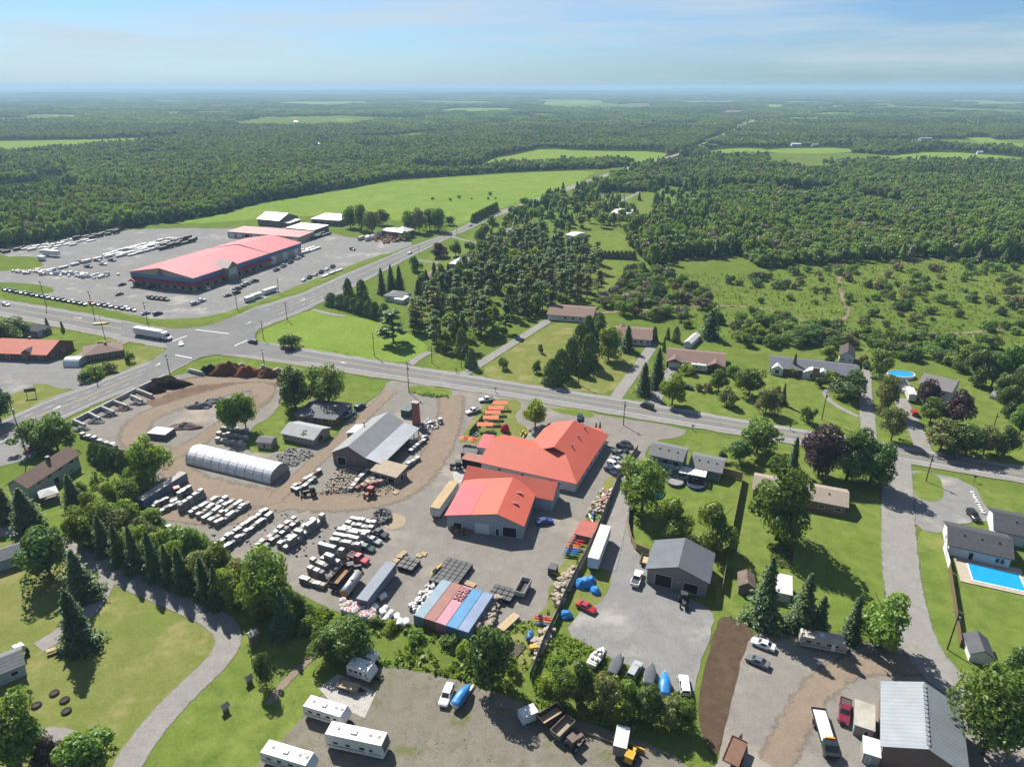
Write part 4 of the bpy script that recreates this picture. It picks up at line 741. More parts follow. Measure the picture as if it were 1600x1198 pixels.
def car_proto(kind):
    # stations: x, z under, z belt, half width, z top, half width of top
    st = {'sedan': [(-2.3, .42, .72, .74, .8, .7), (-2.2, .3, .88, .86, .95, .78), (-1.55, .28, .93, .9, 1.02, .8), (-.8, .27, .95, .9, 1.42, .64), (.3, .27, .94, .9, 1.44, .64), (1.05, .27, .92, .9, 1.0, .78), (2.05, .29, .78, .86, .84, .72), (2.28, .4, .64, .74, .7, .64)],
          'suv': [(-2.3, .45, .95, .84, 1.1, .72), (-2.2, .35, 1.02, .92, 1.66, .68), (-1.2, .33, 1.03, .93, 1.74, .7), (.25, .33, 1.02, .93, 1.72, .7), (1.0, .33, 1.02, .92, 1.12, .8), (2.05, .35, .93, .9, .99, .76), (2.3, .45, .75, .8, .82, .7)],
          'van': [(-2.5, .4, 1.0, .92, 1.2, .85), (-2.42, .35, 1.05, .97, 2.0, .8), (1.0, .33, 1.05, .97, 2.0, .8), (1.7, .33, 1.05, .95, 1.2, .82), (2.35, .36, .85, .9, .92, .78), (2.5, .45, .7, .8, .76, .7)],
          'pickup': [(-2.85, .5, .9, .9, .98, .86), (-2.8, .45, 1.0, .95, 1.05, .93), (-.75, .42, 1.02, .96, 1.06, .93), (-.68, .42, 1.05, .96, 1.8, .7), (.55, .42, 1.05, .96, 1.82, .72), (1.2, .42, 1.06, .95, 1.15, .84), (2.6, .44, .98, .93, 1.03, .8), (2.8, .55, .8, .85, .86, .76)]}[kind]
    r = thing('parked_'+{'sedan': 'car', 'suv': 'sport_utility', 'van': 'van', 'pickup': 'pickup_truck'}[kind], 'x', {'sedan': 'car', 'suv': 'car', 'van': 'van', 'pickup': 'pickup'}[kind])
    ring = lambda s: [(s[0], -s[3]*.9, s[1]), (s[0], -s[3], s[1]+.2), (s[0], -s[3], s[2]), (s[0], -s[5], s[4]), (s[0], s[5], s[4]), (s[0], s[3], s[2]), (s[0], s[3], s[1]+.2), (s[0], s[3]*.9, s[1])]
    mb = MB(); mb.loft([ring(s) for s in st]); part('body', mb, m_body, r, True if False else False)
    roof = [i for i, s in enumerate(st) if s[4] > 1.35]; i0, i1 = roof[0], roof[-1]
    def pane(nm, q, n):
        q = [Vector(p) for p in q]; c = sum(q, Vector())/4; q = [c+(p-c)*.84+Vector(n)*.012 for p in q]; b = [p-Vector(n)*.03 for p in q]
        m2 = MB(); m2.add([tuple(p) for p in q+b], [(0, 1, 2, 3), (7, 6, 5, 4)]+[(i, (i+1) % 4, 4+(i+1) % 4, 4+i) for i in range(4)]); part(nm, m2, m_glass, r)
    a, b = st[i1], st[i1+1]; pane('windshield', [(a[0], -a[5], a[4]), (a[0], a[5], a[4]), (b[0], b[5], b[4]), (b[0], -b[5], b[4])], (.6, 0, .8))
    a, b = st[i0], st[i0-1]
    if kind != 'pickup' or True: pane('rear_window', [(a[0], -a[5], a[4]), (a[0], a[5], a[4]), (b[0], b[5], max(b[4], b[2])), (b[0], -b[5], max(b[4], b[2]))], (-.7, 0, .6))
    for s in (-1, 1):
        A, B = st[i0], st[i1]; pane('side_window', [(A[0]+.1, s*A[3], A[2]), (B[0]+.35, s*B[3], B[2]), (B[0], s*B[5], B[4]), (A[0], s*A[5], A[4])], (0, s*.9, .4))
        f = st[-1]; m2 = MB(); m2.cbox((f[0]-.06, s*f[3]*.78, f[2]-.02), (.16, .3, .14)); part('headlight', m2, m_lamp, r)
        f = st[0]; m2 = MB(); m2.cbox((f[0]+.04, s*f[3]*.84, f[2]-.05), (.12, .2, .2)); part('tail_light', m2, m_tail, r)
        wr = .33 if kind == 'sedan' else .38
        for xx in ((-1.4, 1.4) if kind != 'pickup' else (-1.75, 1.85)): wheel(r, xx, s*(st[2][3]-.1), wr)
    if kind == 'pickup':
        m2 = MB(); m2.box(-2.7, -.8, -.8, .8, 1.0, 1.075); part('truck_bed', m2, m_bed, r)
        for s in (-1, 1): m2 = MB(); m2.box(-2.8, -.75, s*.93-.06, s*.93+.06, 1.0, 1.22); part('bed_rail', m2, m_body, r)
        m2 = MB(); m2.box(-2.84, -2.72, -.87, .87, .8, 1.22); part('tailgate', m2, m_body, r)
    return r
CAR = {k: car_proto(k) for k in ('sedan', 'suv', 'van', 'pickup')}
KN = {'sedan': 'sedan', 'suv': 'sport utility car', 'van': 'van', 'pickup': 'pickup truck'}
def car(u1, v1, u2, v2, kind, col, where, group=None, z=.1):
    a, b = G(u1, v1), G(u2, v2); d = b-a; c = (a+b)/2; c.z = z
    cn = {'lightblue': 'light blue', 'dark': 'charcoal', 'grey': 'dark grey'}.get(col, col)
    return place(CAR[kind], c, math.atan2(d.y, d.x), label=f'{cn} {KN[kind]} {where}', group=group or ('cars around the yards and houses'), mats={'car_body_base': PAINT[col]})
for row in [
 (1072, 1095, 1066, 1055, 'suv', 'white', 'beside the blue-tarped boat on the gravel yard'), (985, 1062, 998, 1040, 'suv', 'silver', 'parked between two dark-covered boats'),
 (990, 921, 1000, 894, 'pickup', 'white', 'in front of the big grey garage'), (900, 944, 932, 960, 'sedan', 'red', 'beside the board fence and blue tarps'),
 (1212, 1018, 1172, 1003, 'sedan', 'white', 'on the side lot by the garden soil'), (1202, 1045, 1163, 1028, 'sedan', 'grey', 'on the side lot by the garden soil'),
 (1321, 1095, 1316, 1138, 'pickup', 'maroon', 'beside the plywood hut'), (1513, 801, 1527, 817, 'suv', 'dark', 'on the drive of the black-roofed white houses'),
 (705, 1074, 691, 1109, 'suv', 'white', 'beside the blue-tarped boat on the trailer lot'), (833, 820, 867, 815, 'sedan', 'blue', 'at the side wall of the pale blue workshop'),
 (972, 692, 988, 702, 'sedan', 'dark', 'in the row along the yard fence'), (965, 699, 981, 709, 'suv', 'black', 'in the row along the yard fence'), (958, 707, 977, 717, 'pickup', 'grey', 'in the row along the yard fence'),
 (957, 717, 974, 727, 'sedan', 'silver', 'in the row along the yard fence'), (950, 725, 968, 735, 'suv', 'white', 'in the row along the yard fence'), (946, 733, 962, 743, 'sedan', 'navy', 'in the row along the yard fence'),
 (1021, 641, 1000, 634, 'van', 'navy', 'driving along the highway past the yard'), (905, 663, 907, 646, 'sedan', 'navy', 'at the roadside lawn strip before the paddle shop'),
 (537, 655, 554, 645, 'pickup', 'lightblue', 'beside the brick bungalow'), (556, 642, 570, 634, 'suv', 'navy', 'beside the brick bungalow'),
 (769, 626, 752, 628, 'pickup', 'white', 'beside the top of the cedar hedge at the paddle shop'), (746, 643, 733, 647, 'pickup', 'white', 'beside the middle of the cedar hedge at the paddle shop'),
 (575, 831, 609, 843, 'pickup', 'black', 'beside the white-wrapped stone pallets'), (570, 843, 597, 852, 'sedan', 'silver', 'beside the white-wrapped stone pallets'), (558, 855, 587, 863, 'sedan', 'green', 'beside the white-wrapped stone pallets'),
 (542, 869, 580, 884, 'pickup', 'red', 'beside the white-wrapped stone pallets'), (283, 534, 284, 544, 'sedan', 'white', 'turning at the road junction'), (461, 549, 444, 546, 'sedan', 'dark', 'driving on the highway towards the junction'),
 (402, 538, 388, 535, 'suv', 'dark', 'waiting at the junction on the highway'), (635, 399, 646, 394, 'sedan', 'white', 'on the crossroad by the store exit'), (731, 356, 740, 351, 'sedan', 'silver', 'far up the crossroad by the pines'),
 (0, 476, 20, 480, 'suv', 'white', 'on the highway beyond the roadhouse'), (48, 706, 60, 698, 'sedan', 'red', 'beside the pale green house'), (58, 710, 76, 701, 'van', 'green', 'beside the pale green house'),
 (862, 497, 870, 491, 'sedan', 'white', 'on the drive of the ranch house by the pines'), (1046, 575, 1049, 566, 'sedan', 'dark', 'before the garage of the long brick house'), (1066, 573, 1070, 566, 'sedan', 'white', 'beside the camper at the long brick house'),
 (1067, 606, 1081, 609, 'sedan', 'black', 'on the lawn below the long brick house'), (1354, 580, 1352, 569, 'suv', 'navy', 'on the drive of the grey ranch house'), (1431, 655, 1425, 640, 'suv', 'red', 'behind the white motorhome by the purple maples'),
 ]: car(*row)
# store lot and dealer rows
LOTG = 'cars on the store lot'
cl = ['dark', 'grey', 'white', 'black', 'silver', 'navy', 'red']
for i in range(16): car(4+i*8.3, 452.5+i*1.5, 11+i*8.3, 456+i*1.5, ['sedan', 'suv', 'pickup'][i % 3], ['dark', 'black', 'grey', 'navy', 'silver'][i*3 % 5], 'in the line of cars along the store verge', LOTG)
for i in range(8): car(140+i*9.2, 474+i*1.4, 148+i*9.2, 478+i*1.4, ['suv', 'sedan', 'pickup'][i % 3], ['red', 'dark', 'navy', 'silver', 'maroon', 'grey', 'white', 'black'][i], 'in the second line of cars along the store verge', LOTG)
for i, (u, v) in enumerate([(191, 446), (216, 447), (236, 450), (187, 461), (305, 476), (314, 472), (356, 463), (370, 459), (371, 453), (379, 449), (387, 445), (398, 441), (228, 491), (247, 492)]):
    car(u-6, v+1.5, u+6, v-1.5, ['sedan', 'suv', 'pickup'][i % 3], ['dark', 'navy', 'black', 'grey', 'silver', 'white', 'grey', 'dark', 'navy', 'black', 'silver', 'dark', 'silver', 'black'][i], 'on the open store lot', LOTG)
for i, (u, v) in enumerate([(126, 411), (139, 418), (153, 408), (162, 414), (176, 408)]): car(u-9, v-.5, u+8, v+1, 'pickup', ['grey', 'dark', 'silver', 'white', 'navy'][i], 'among the lumber trucks of the store', LOTG)
car(332, 455, 314, 450, 'van', 'white', 'before the front corner of the store', LOTG); car(546, 390, 556, 392, 'suv', 'dark', 'beside the lumber stacks of the store', LOTG)
for i in range(4): car(232+i*7.5, 466+i*.8, 240+i*7.5, 468+i*.8, 'pickup', ['black', 'dark', 'maroon', 'black'][i], 'in the tight group on the store lot', LOTG)
for i in range(6): car(472+i*9, 441-i*4.2, 478+i*9, 437-i*4.2, ['sedan', 'pickup'][i % 2], ['white', 'black', 'silver', 'dark', 'white', 'navy'][i], 'in the line facing the crossroad verge', LOTG)
for i in range(4): car(428+i*11, 425-i*6, 437+i*11, 421-i*6, 'pickup', ['grey', 'silver', 'dark', 'white'][i], 'at the loading side of the store', LOTG)
# ---------------- campers, trailers, trucks
m_rv = M('white_camper_skin', (.76, .75, .72), .5, var=.05, scale=.8, fine=2); m_stripe = M('maroon_stripe', (.22, .07, .09), .5)
def camper(label, u1, v1, u2, v2, Ln, W=2.5, Hh=2.9, motor=False, cat='camper', nm='travel_trailer', base=.55, skin=None):
    a, b = G(u1, v1), G(u2, v2); d = b-a; c = (a+b)/2
    r = thing(nm, label, cat, (c.x, c.y, .1), math.atan2(d.y, d.x)); h = Ln/2; sk = skin or m_rv
    prof = [(-h, base), (h-.3, base), (h, base+.9), (h-.1, base+1.3), (h-(.5 if motor else .7), Hh), (-h+.15, Hh), (-h, Hh-.2)]
    mb = MB(); mb.prism(prof, -W/2, W/2); part('body', mb, sk, r)
    mb = MB(); mb.cbox((-.05*Ln, 0, Hh+.12), (Ln*.1, .8, .24), 0, .05); part('air_conditioner', mb, m_white, r)
    for fx in (-.32, .22, .36): mb = MB(); mb.cbox((fx*Ln, .2, Hh+.06), (.45, .45, .12)); part('roof_vent', mb, m_conc, r)
    for s in (-1, 1):
        for fx, ww2 in ((-.33, .9), (-.12, .7), (.12, 1.0), (.27, .6)):
            mb = MB(); mb.cbox((fx*Ln, s*(W/2), base+1.35), (ww2, .04, .5)); part('window', mb, m_glass, r)
        mb = MB(); mb.cbox((-.02*Ln, s*(W/2), base+.7), (Ln*.9, .03, .16)); part('stripe', mb, m_stripe, r)
        for xx in ((-.28*Ln, .34*Ln) if motor else (-.06*Ln, -.06*Ln+.85)): wheel(r, xx, s*(W/2-.15), .38)
    if motor:
        mb = MB(); mb.add([(h-.06, -W*.44, base+1.15), (h-.06, W*.44, base+1.15), (h-.42, W*.44, Hh-.25), (h-.42, -W*.44, Hh-.25), (h-.12, -W*.44, base+1.1), (h-.12, W*.44, base+1.1), (h-.5, W*.44, Hh-.25), (h-.5, -W*.44, Hh-.25)], [(0, 1, 2, 3), (7, 6, 5, 4), (0, 4, 5, 1), (1, 5, 6, 2), (2, 6, 7, 3), (3, 7, 4, 0)]); part('windshield', mb, m_glass, r)
    else:
        mb = MB(); mb.prism([(h-.4, -.5), (h+1.1, -.06), (h+1.1, .06), (h-.4, .5)], base-.12, base, 0, 'z'); part('hitch', mb, m_dark, r)
        mb = MB(); mb.tube([(h+1.0, 0, 0), (h+1.0, 0, base)], .05, 6); part('jack', mb, m_dark, r)
    mb = MB(); mb.cbox((.2*Ln, -W/2, base+.95), (.7, .05, 1.7)); part('door', mb, m_white, r)
    return r
camper('white and maroon coach motorhome on the weedy gravel', 520, 1160, 603, 1178, 10.6, 2.6, 3.5, True, 'motorhome', 'motorhome', .45)
camper('long white travel trailer beside the concrete pad', 484, 1113, 543, 1131, 8.2)
camper('white travel trailer at the frame edge beside the mown strip', 420, 1185, 490, 1206, 9.2)
camper('short white camper next to the plank flatbed trailer', 550, 1050, 585, 1062, 5.2)
camper('small white box camper against the bushes', 565, 1030, 590, 1039, 3.4, 2.1, 2.4)
camper('weathered cream travel trailer below the dark spruces', 1250, 1005, 1318, 1018, 8.6, skin=M('cream_camper_skin', (.6, .56, .46), .6))
camper('white camper parked before the long brick house', 1079, 578, 1105, 581, 6.5)
camper('white motorhome between the purple maples and the pool', 1417, 612, 1426, 634, 7.5, 2.4, 3.0, True, 'motorhome', 'motorhome', .45)
def box_trailer(label, u1, v1, u2, v2, Ln, top, side, W=2.55, z0=1.1, z1=4.0, nm='semi_trailer', cat='trailer', wheels=True):
    a, b = G(u1, v1), G(u2, v2); d = b-a; c = (a+b)/2; r = thing(nm, label, cat, (c.x, c.y, .1), math.atan2(d.y, d.x)); h = Ln/2
    mb = MB(); mb.box(-h, h, -W/2, W/2, z0, z1-.1); part('body', mb, side, r)
    mb = MB(); mb.box(-h-.03, h+.03, -W/2-.03, W/2+.03, z1-.1, z1); part('roof', mb, top, r)
    for s in (-1, 1):
        mb = MB(); mb.cbox((-h-.03, s*W/4, (z0+z1)/2), (.06, W/2-.12, z1-z0-.4)); part('rear_door', mb, side, r)
        if wheels:
            for xx in (-h+1.2, -h+2.4): wheel(r, xx, s*(W/2-.2), .5, .3)
            mb = MB(); mb.cbox((h-2.5, s*.8, z0/2), (.15, .15, z0)); part('landing_leg', mb, m_steel, r)
    return r
m_ctop = M('blue_grey_container', (.22, .26, .33), .6, var=.1, stripes=(0, .35, .15))
box_trailer('white semi-trailer parked beside the long board fence', 926, 893, 945, 842, 13.5, M('dusty_white_roof', (.62, .61, .58), .7), W_WHITE, z1=3.9)
box_trailer('white storage trailer with a rusty tan roof beside the workshop', 678, 815, 712, 767, 13.5, M('rusty_tan_roof', (.55, .4, .22), .8, var=.15), M('dull_white_trailer', (.6, .6, .63), .7, stripes=(0, .6, .12)), z1=3.6)
box_trailer('blue-grey storage trailer beside the white water tanks', 570, 952, 610, 900, 13, m_ctop, m_ctop, z0=.6, z1=3.2)
def semi(label, u1, v1, u2, v2):
    r = box_trailer(label, u1, v1, u2, v2, 15.5, W_WHITE, W_WHITE, nm='semi_truck', cat='truck'); h = 7.75
    mb = MB(); mb.prism([(h+.6, .7), (h+4.6, .7), (h+4.8, 1.4), (h+3.6, 1.9), (h+3.1, 2.9), (h+2.4, 3.6), (h+.9, 3.7), (h+.6, 3.2)], -1.2, 1.2); part('cab', mb, PAINT['white'], r)
    for s in (-1, 1):
        for xx in (h+.2, h+1.4, h+4.0): wheel(r, xx, s*1.05, .5, .3)
        mb = MB(); mb.cbox((h+2.9, s*1.2, 2.3), (.9, .05, .6)); part('side_window', mb, m_glass, r)
    mb = MB(); mb.add([(h+3.64, -1, 1.95), (h+3.64, 1, 1.95), (h+3.16, 1, 2.85), (h+3.16, -1, 2.85)], [(0, 1, 2, 3)]); part('windshield', mb, m_glass, r)
semi('white articulated truck with a red-marked trailer entering the junction', 216, 524, 252, 530)
box_trailer('white box trailer among the trucks on the store lot', 64, 399, 98, 402, 13, W_WHITE, W_WHITE)
box_trailer('short white cargo trailer on the store lot', 60, 406, 73, 408, 5, W_WHITE, W_WHITE, z0=.6, z1=2.8)
for i, (u, v, L_) in enumerate([(402, 466, 6), (422, 458, 9), (390, 471, 5)]): box_trailer(['cream flat-topped trailer facing the crossroad verge', 'long white trailer facing the crossroad verge', 'blue and white trailer facing the crossroad verge'][i], u-6, v+2, u+6, v-2, L_, M('cream_top', (.7, .67, .6), .7), W_WHITE, z0=.6, z1=2.6)
# flatbeds, dump trailer, tank, tractors
def bed_trailer(label, u1, v1, u2, v2, Ln, W, side, floor, z0=.8, zh=.9, nm='dump_trailer', cat='trailer'):
    a, b = G(u1, v1), G(u2, v2); d = b-a; c = (a+b)/2; r = thing(nm, label, cat, (c.x, c.y, .1), math.atan2(d.y, d.x)); h = Ln/2
    mb = MB(); mb.box(-h, h, -W/2, W/2, z0-.12, z0); part('deck', mb, floor, r)
    for s in (-1, 1):
        mb = MB(); mb.box(-h, h, s*(W/2)-.05, s*(W/2)+.05, z0, z0+zh); part('side_board', mb, side, r); wheel(r, -h*.35, s*(W/2+.05), .4, .26); wheel(r, -h*.35+.95, s*(W/2+.05), .4, .26)
        mb = MB(); mb.box(s*h-.05, s*h+.05, -W/2+.06, W/2-.06, z0, z0+zh); part('end_board', mb, side, r)
    mb = MB(); mb.prism([(h-.1, -.5), (h+1.4, -.06), (h+1.4, .06), (h-.1, .5)], z0-.25, z0-.13, 0, 'z'); part('hitch', mb, m_dark, r)
    mb = MB(); mb.tube([(h+1.2, 0, 0), (h+1.2, 0, z0-.13)], .06, 6); part('jack', mb, m_dark, r); return r
bed_trailer('dark dump trailer with a rusty brown bed beside the red pickup', 522, 922, 545, 895, 6.5, 2.5, M('dark_rust', (.07, .045, .04), .8), M('rusty_floor', (.36, .22, .12), .9), 1.2, 1.0)
bed_trailer('brown plank-sided dump trailer on the trailer lot', 852, 1132, 868, 1122, 4.6, 2.2, M('dark_rust', (.07, .045, .04), .8), m_tan, 1.0, 1.1)
bed_trailer('brown gravel-filled dump trailer on the trailer lot', 872, 1152, 886, 1138, 4.4, 2.0, m_wood, M('dusty_gravel_load', (.42, .34, .27), .9), 1.0, .9)
bed_trailer('flatbed trailer stacked with planks beside the short camper', 532, 1072, 560, 1080, 4.2, 2.0, m_wood, m_tan, .7, .3, 'flatbed_trailer')
bed_trailer('open white stake trailer behind the stone yard', 810, 938, 824, 912, 5.0, 2.2, M('pale_stake', (.6, .57, .52), .8), m_bed, .9, 1.1, 'stake_trailer')
bed_trailer('small utility trailer beside the big grey garage', 1005, 887, 1010, 870, 3.4, 1.9, m_wood, m_tan, .6, .5, 'utility_trailer')
bed_trailer('rusty brown covered trailer at the edge of the garden soil', 1141, 1198, 1152, 1170, 5.4, 2.6, M('rust_tarp', (.24, .13, .09), .9), M('rust_tarp', (.24, .13, .09), .9), 1.5, .2, 'covered_trailer')
fb = bed_trailer('flatbed tow truck with a white deck on the side lot', 1279, 1122, 1290, 1160, 7.0, 2.4, m_dark, M('white_deck', (.72, .72, .7), .6), 1.1, .25, 'tow_truck', 'truck')
mb = MB(); mb.prism([(3.6, .6), (6.0, .6), (6.1, 1.3), (5.3, 1.5), (4.9, 2.3), (3.7, 2.4)], -1.1, 1.1); part('cab', mb, PAINT['dark'], fb); wheel(fb, 5.2, 1.0, .45); wheel(fb, 5.2, -1.0, .45)
mb = MB(); mb.cbox((3.6, 0, 2.5), (.3, 1.6, .16)); part('light_bar', mb, M('amber_lens', (.8, .35, .05), .4), fb)
ta, tb = G(541, 934), G(560, 908); tk = thing('tank_trailer', 'silver tank trailer with a rusty end beside the dump trailer', 'trailer', ((ta+tb)/2)[:2]+(.1,), math.atan2((tb-ta).y, (tb-ta).x))
mb = MB(); mb.tube([(-3.6, 0, 1.7), (-3.5, 0, 1.7), (3.3, 0, 1.7), (3.6, 0, 1.7)], [.85, 1.05, 1.05, .6], 16); part('tank', mb, m_steel, tk, True)
mb = MB(); mb.tube([(-3.72, 0, 1.7), (-3.6, 0, 1.7)], .9, 16); part('end_cap', mb, M('rust_cap', (.4, .22, .12), .8), tk)
mb = MB(); mb.tube([(0, 0, 2.6), (0, 0, 2.95)], .35, 10); part('hatch', mb, m_steel, tk); mb = MB(); mb.box(-3.2, 3.4, -.5, .5, .5, .75); part('frame', mb, m_dark, tk)
for s in (-1, 1): wheel(tk, -2, s*.9, .45); wheel(tk, -3, s*.9, .45)
def tractor(label, u, v, rot, col, blade=False, nm='tractor'):
    r = thing(nm, label, 'tractor', G(u, v, .1), rot)
    mb = MB(); mb.cbox((.9, 0, 1.15), (1.9, .8, .8), 0, .08); part('hood', mb, col, r); mb = MB(); mb.cbox((-.6, 0, 1.7), (1.3, 1.3, 1.5), 0, .1); cb_ = part('cab', mb, col, r)
    for s in (-1, 1): mb = MB(); mb.cbox((-.6, s*.66, 1.95), (.9, .04, .6)); part('window', mb, m_glass, cb_)
    mb = MB(); mb.cbox((-.6, 0, 2.5), (1.5, 1.5, .1)); part('cab_roof', mb, col, r)
    for s in (-1, 1): wheel(r, -.8, s*.9, .75, .4); wheel(r, 1.4, s*.8, .45, .3)
    if blade: mb = MB(); mb.prism([(2.3, .1), (2.5, .1), (2.7, 1.0), (2.45, 1.0)], -1.5, 1.5); part('blade', mb, col, r); mb = MB(); mb.box(1.4, 2.4, -.5, .5, .5, .65); part('arm', mb, m_dark, r)
YEL = M('machine_yellow', (.75, .42, .03), .5); ORG = M('machine_orange', (.7, .16, .03), .5)
tractor('yellow loader with a raised blade on the trailer lot', 985, 1190, R(60), YEL, True, 'loader'); tractor('dark tractor with a loader bucket before the stone display', 485, 773, R(200), M('machine_dark', (.06, .05, .05), .6), True)
tractor('small red forklift tractor before the timber display shed', 578, 775, R(250), M('machine_red', (.4, .05, .04), .5)); tractor('dark tractor at the back of the red pickup', 553, 893, R(20), M('machine_dark', (.06, .05, .05), .6))
tractor('dark utility tractor before the big grey garage', 1068, 943, R(260), M('machine_dark', (.06, .05, .05), .6)); tractor('dark skid tractor at the end of the paddle shop canopy', 713, 732, R(170), M('machine_dark', (.06, .05, .05), .6))
tractor('grey machine with a round drum on the trailer lot', 898, 1165, R(40), M('machine_grey', (.2, .15, .13), .8)); tractor('white golf cart beside the lane cabin', 32, 1022, R(150), M('cart_white', (.7, .7, .66), .5), nm='golf_cart')
box_trailer('grey box trailer beside the yellow loader', 968, 1180, 972, 1158, 4.2, M('silver_top', (.6, .6, .6), .6), W_GREY, 2.2, .6, 2.8, 'cargo_trailer'); box_trailer('small white box truck body at the edge of the trailer lot', 818, 1128, 832, 1122, 3.0, W_WHITE, W_WHITE, 2, .5, 2.3, 'cargo_box')
# ---------------- shipping containers, five side by side
cols = [('pale_blue', (.27, .38, .46)), ('rust_red', (.36, .145, .11)), ('pink', (.6, .27, .34)), ('bright_blue', (.07, .3, .56)), ('slate_blue', (.24, .33, .5))]
c0, c1, ctop = G(646, 961, 2.6), G(733, 989, 2.6), G(767, 928, 2.6); axc = (c1-c0).normalized(); ayc = Vector((-axc.y, axc.x, 0)); angc = math.atan2(axc.y, axc.x)
for i, (nm, c) in enumerate(cols):
    p = c0+axc*(1.25+2.52*i)+ayc*6.1; r = thing('shipping_container', f'{nm.replace("_", " ")} shipping container in the row of five by the bushes', 'container', (p.x, p.y, .1), angc)
    mt = M(nm+'_container', c, .6, var=.12, scale=.5, stripes=(1, .28, .18), dirt=tuple(x*.7 for x in c)); mb = MB(); mb.box(-1.22, 1.22, -6.05, 6.05, .12, 2.5); part('body', mb, mt, r)
    mb = MB(); mb.box(-1.2, 1.2, -6.04, 6.04, 2.5, 2.58); part('roof', mb, mt, r)
    for s in (-1, 1):
        mb = MB(); mb.cbox((s*.58, -6.08, 1.3), (1.08, .06, 2.3)); d_ = part('door', mb, mt, r)
        for k in (-.25, .25): mb = MB(); mb.tube([(s*.58+k, -6.14, .3), (s*.58+k, -6.14, 2.4)], .025, 6); part('lock_bar', mb, m_steel, d_)
        for t in (-1, 1): mb = MB(); mb.box(s*1.22-.09, s*1.22+.07 if s < 0 else s*1.22+.02, t*6.05-.09, t*6.05+.09, 0, 2.62) if False else mb.cbox((s*1.16, t*6.06, 1.31), (.15, .15, 2.62)); part('corner_post', mb, mt, r)
# ---------------- boats
def hull(mb, Ln, W, Hh, z0=.0, n=14, open_=False, mi=0):
    rings = []
    for i in range(n+1):
        t = i/n; x = -Ln/2+Ln*t; k = (1-max(0, (t-.35)/.65)**2.2); k = max(.02, k)*(.86+.14*min(1, t*3)); zb = z0+Hh*.55*max(0, (t-.6)/.4)**2
        hw_ = W/2*k; rings.append([(x, -hw_*.2, zb), (x, -hw_*.75, zb+Hh*.3), (x, -hw_, z0+Hh*(1+.15*t)), (x, -hw_*.85, z0+Hh*(1.03+.15*t)), (x, hw_*.85, z0+Hh*(1.03+.15*t)), (x, hw_, z0+Hh*(1+.15*t)), (x, hw_*.75, zb+Hh*.3), (x, hw_*.2, zb)])
    mb.loft(rings, mi); return mb
def boat(label, u1, v1, u2, v2, Ln, W, hullm, top, kind):
    a, b = G(u1, v1), G(u2, v2); d = b-a; c = (a+b)/2; r = thing('boat', label, 'boat', (c.x, c.y, .1), math.atan2(d.y, d.x))
    mb = MB(); hull(mb, Ln, W, 1.0, .5); part('hull', mb, hullm, r, True)
    if kind == 'open':
        mb = MB(); mb.prism([(-Ln*.42, -W*.36), (Ln*.2, -W*.36), (Ln*.38, -.1), (Ln*.38, .1), (Ln*.2, W*.36), (-Ln*.42, W*.36)], 1.6, 1.68, 0, 'z'); part('cockpit_floor', mb, top, r)
        for xx, yy in ((-.25, -.2), (-.25, .2), (.02, -.2), (.02, .2), (.22, 0)): mb = MB(); mb.cbox((xx*Ln, yy*W, 1.9), (.7, .6, .5), 0, .1); part('seat', mb, m_white, r)
        mb = MB(); mb.cbox((.1*Ln, 0, 1.9), (.08, W*.7, .5)); part('windscreen', mb, m_glass, r)
    else:
        mb = MB(); n = 12; rings = []
        for i in range(n+1):
            t = i/n; x = -Ln/2*.99+Ln*.985*t; k = max(.03, (1-max(0, (t-.35)/.65)**2.2))*(.86+.14*min(1, t*3)); hw_ = W/2*k*1.03; zt = 1.56+.15*t; hp = (.16 if kind == 'flat' else .75)*math.sin(math.pi*min(.98, max(.05, t)))**.6*k
            rings.append([(x, hw_*math.cos(q), zt-.12+(hp+.12)*max(0, math.sin(q))) for q in np.linspace(math.pi, 0, 7)])
        mb.loft(rings); part('cover', mb, top, r, True)
    for s in (-1, 1): wheel(r, -Ln*.12, s*W*.5, .33)
    mb = MB(); mb.prism([(-Ln*.4, -.5), (Ln*.3, -.4), (Ln*.5+1.2, -.05), (Ln*.5+1.2, .05), (Ln*.3, .4), (-Ln*.4, .5)], .38, .5, 0, 'z'); part('trailer_frame', mb, m_steel, r)
    mb = MB(); mb.tube([(Ln*.5+1, 0, 0), (Ln*.5+1, 0, .4)], .05, 6); part('jack', mb, m_steel, r)
GC = M('grey_boat_cover', (.12, .13, .15), .8, var=.15); BT = M('blue_tarp', (.03, .27, .72), .45, var=.2, scale=1.5, spec=.4)
boat('white open runabout boat on the gravel edge', 924, 1046, 941, 1022, 5.2, 2.3, m_white, M('cream_deck', (.66, .63, .57), .6), 'open')
boat('dark grey covered boat beside the white runabout', 955, 1062, 970, 1030, 5.4, 2.2, GC, GC, 'flat'); boat('dark grey covered boat beside the blue-tarped boat', 1012, 1075, 1018, 1046, 5.4, 2.2, m_steel, GC, 'flat')
boat('boat under a bright blue tarp next to the white car', 1037, 1094, 1038, 1058, 5.6, 2.2, m_white, BT, 'tarp'); boat('boat under a bright blue tarp on the trailer lot', 712, 1108, 734, 1080, 5.4, 2.0, m_white, BT, 'tarp')
KG = 'kayaks and canoes around the paddle shop'
KM = {k: M(k+'_kayak_plastic', c, .35, var=.06, spec=.45) for k, c in dict(red=(.62, .02, .04), orange=(.75, .24, .02), yellow=(.78, .55, .06), blue=(.04, .17, .5), green=(.05, .3, .12), white=(.72, .7, .68), pink=(.6, .2, .22)).items()}
kp = thing('kayak', 'x', 'kayak'); mb = MB(); rings = []
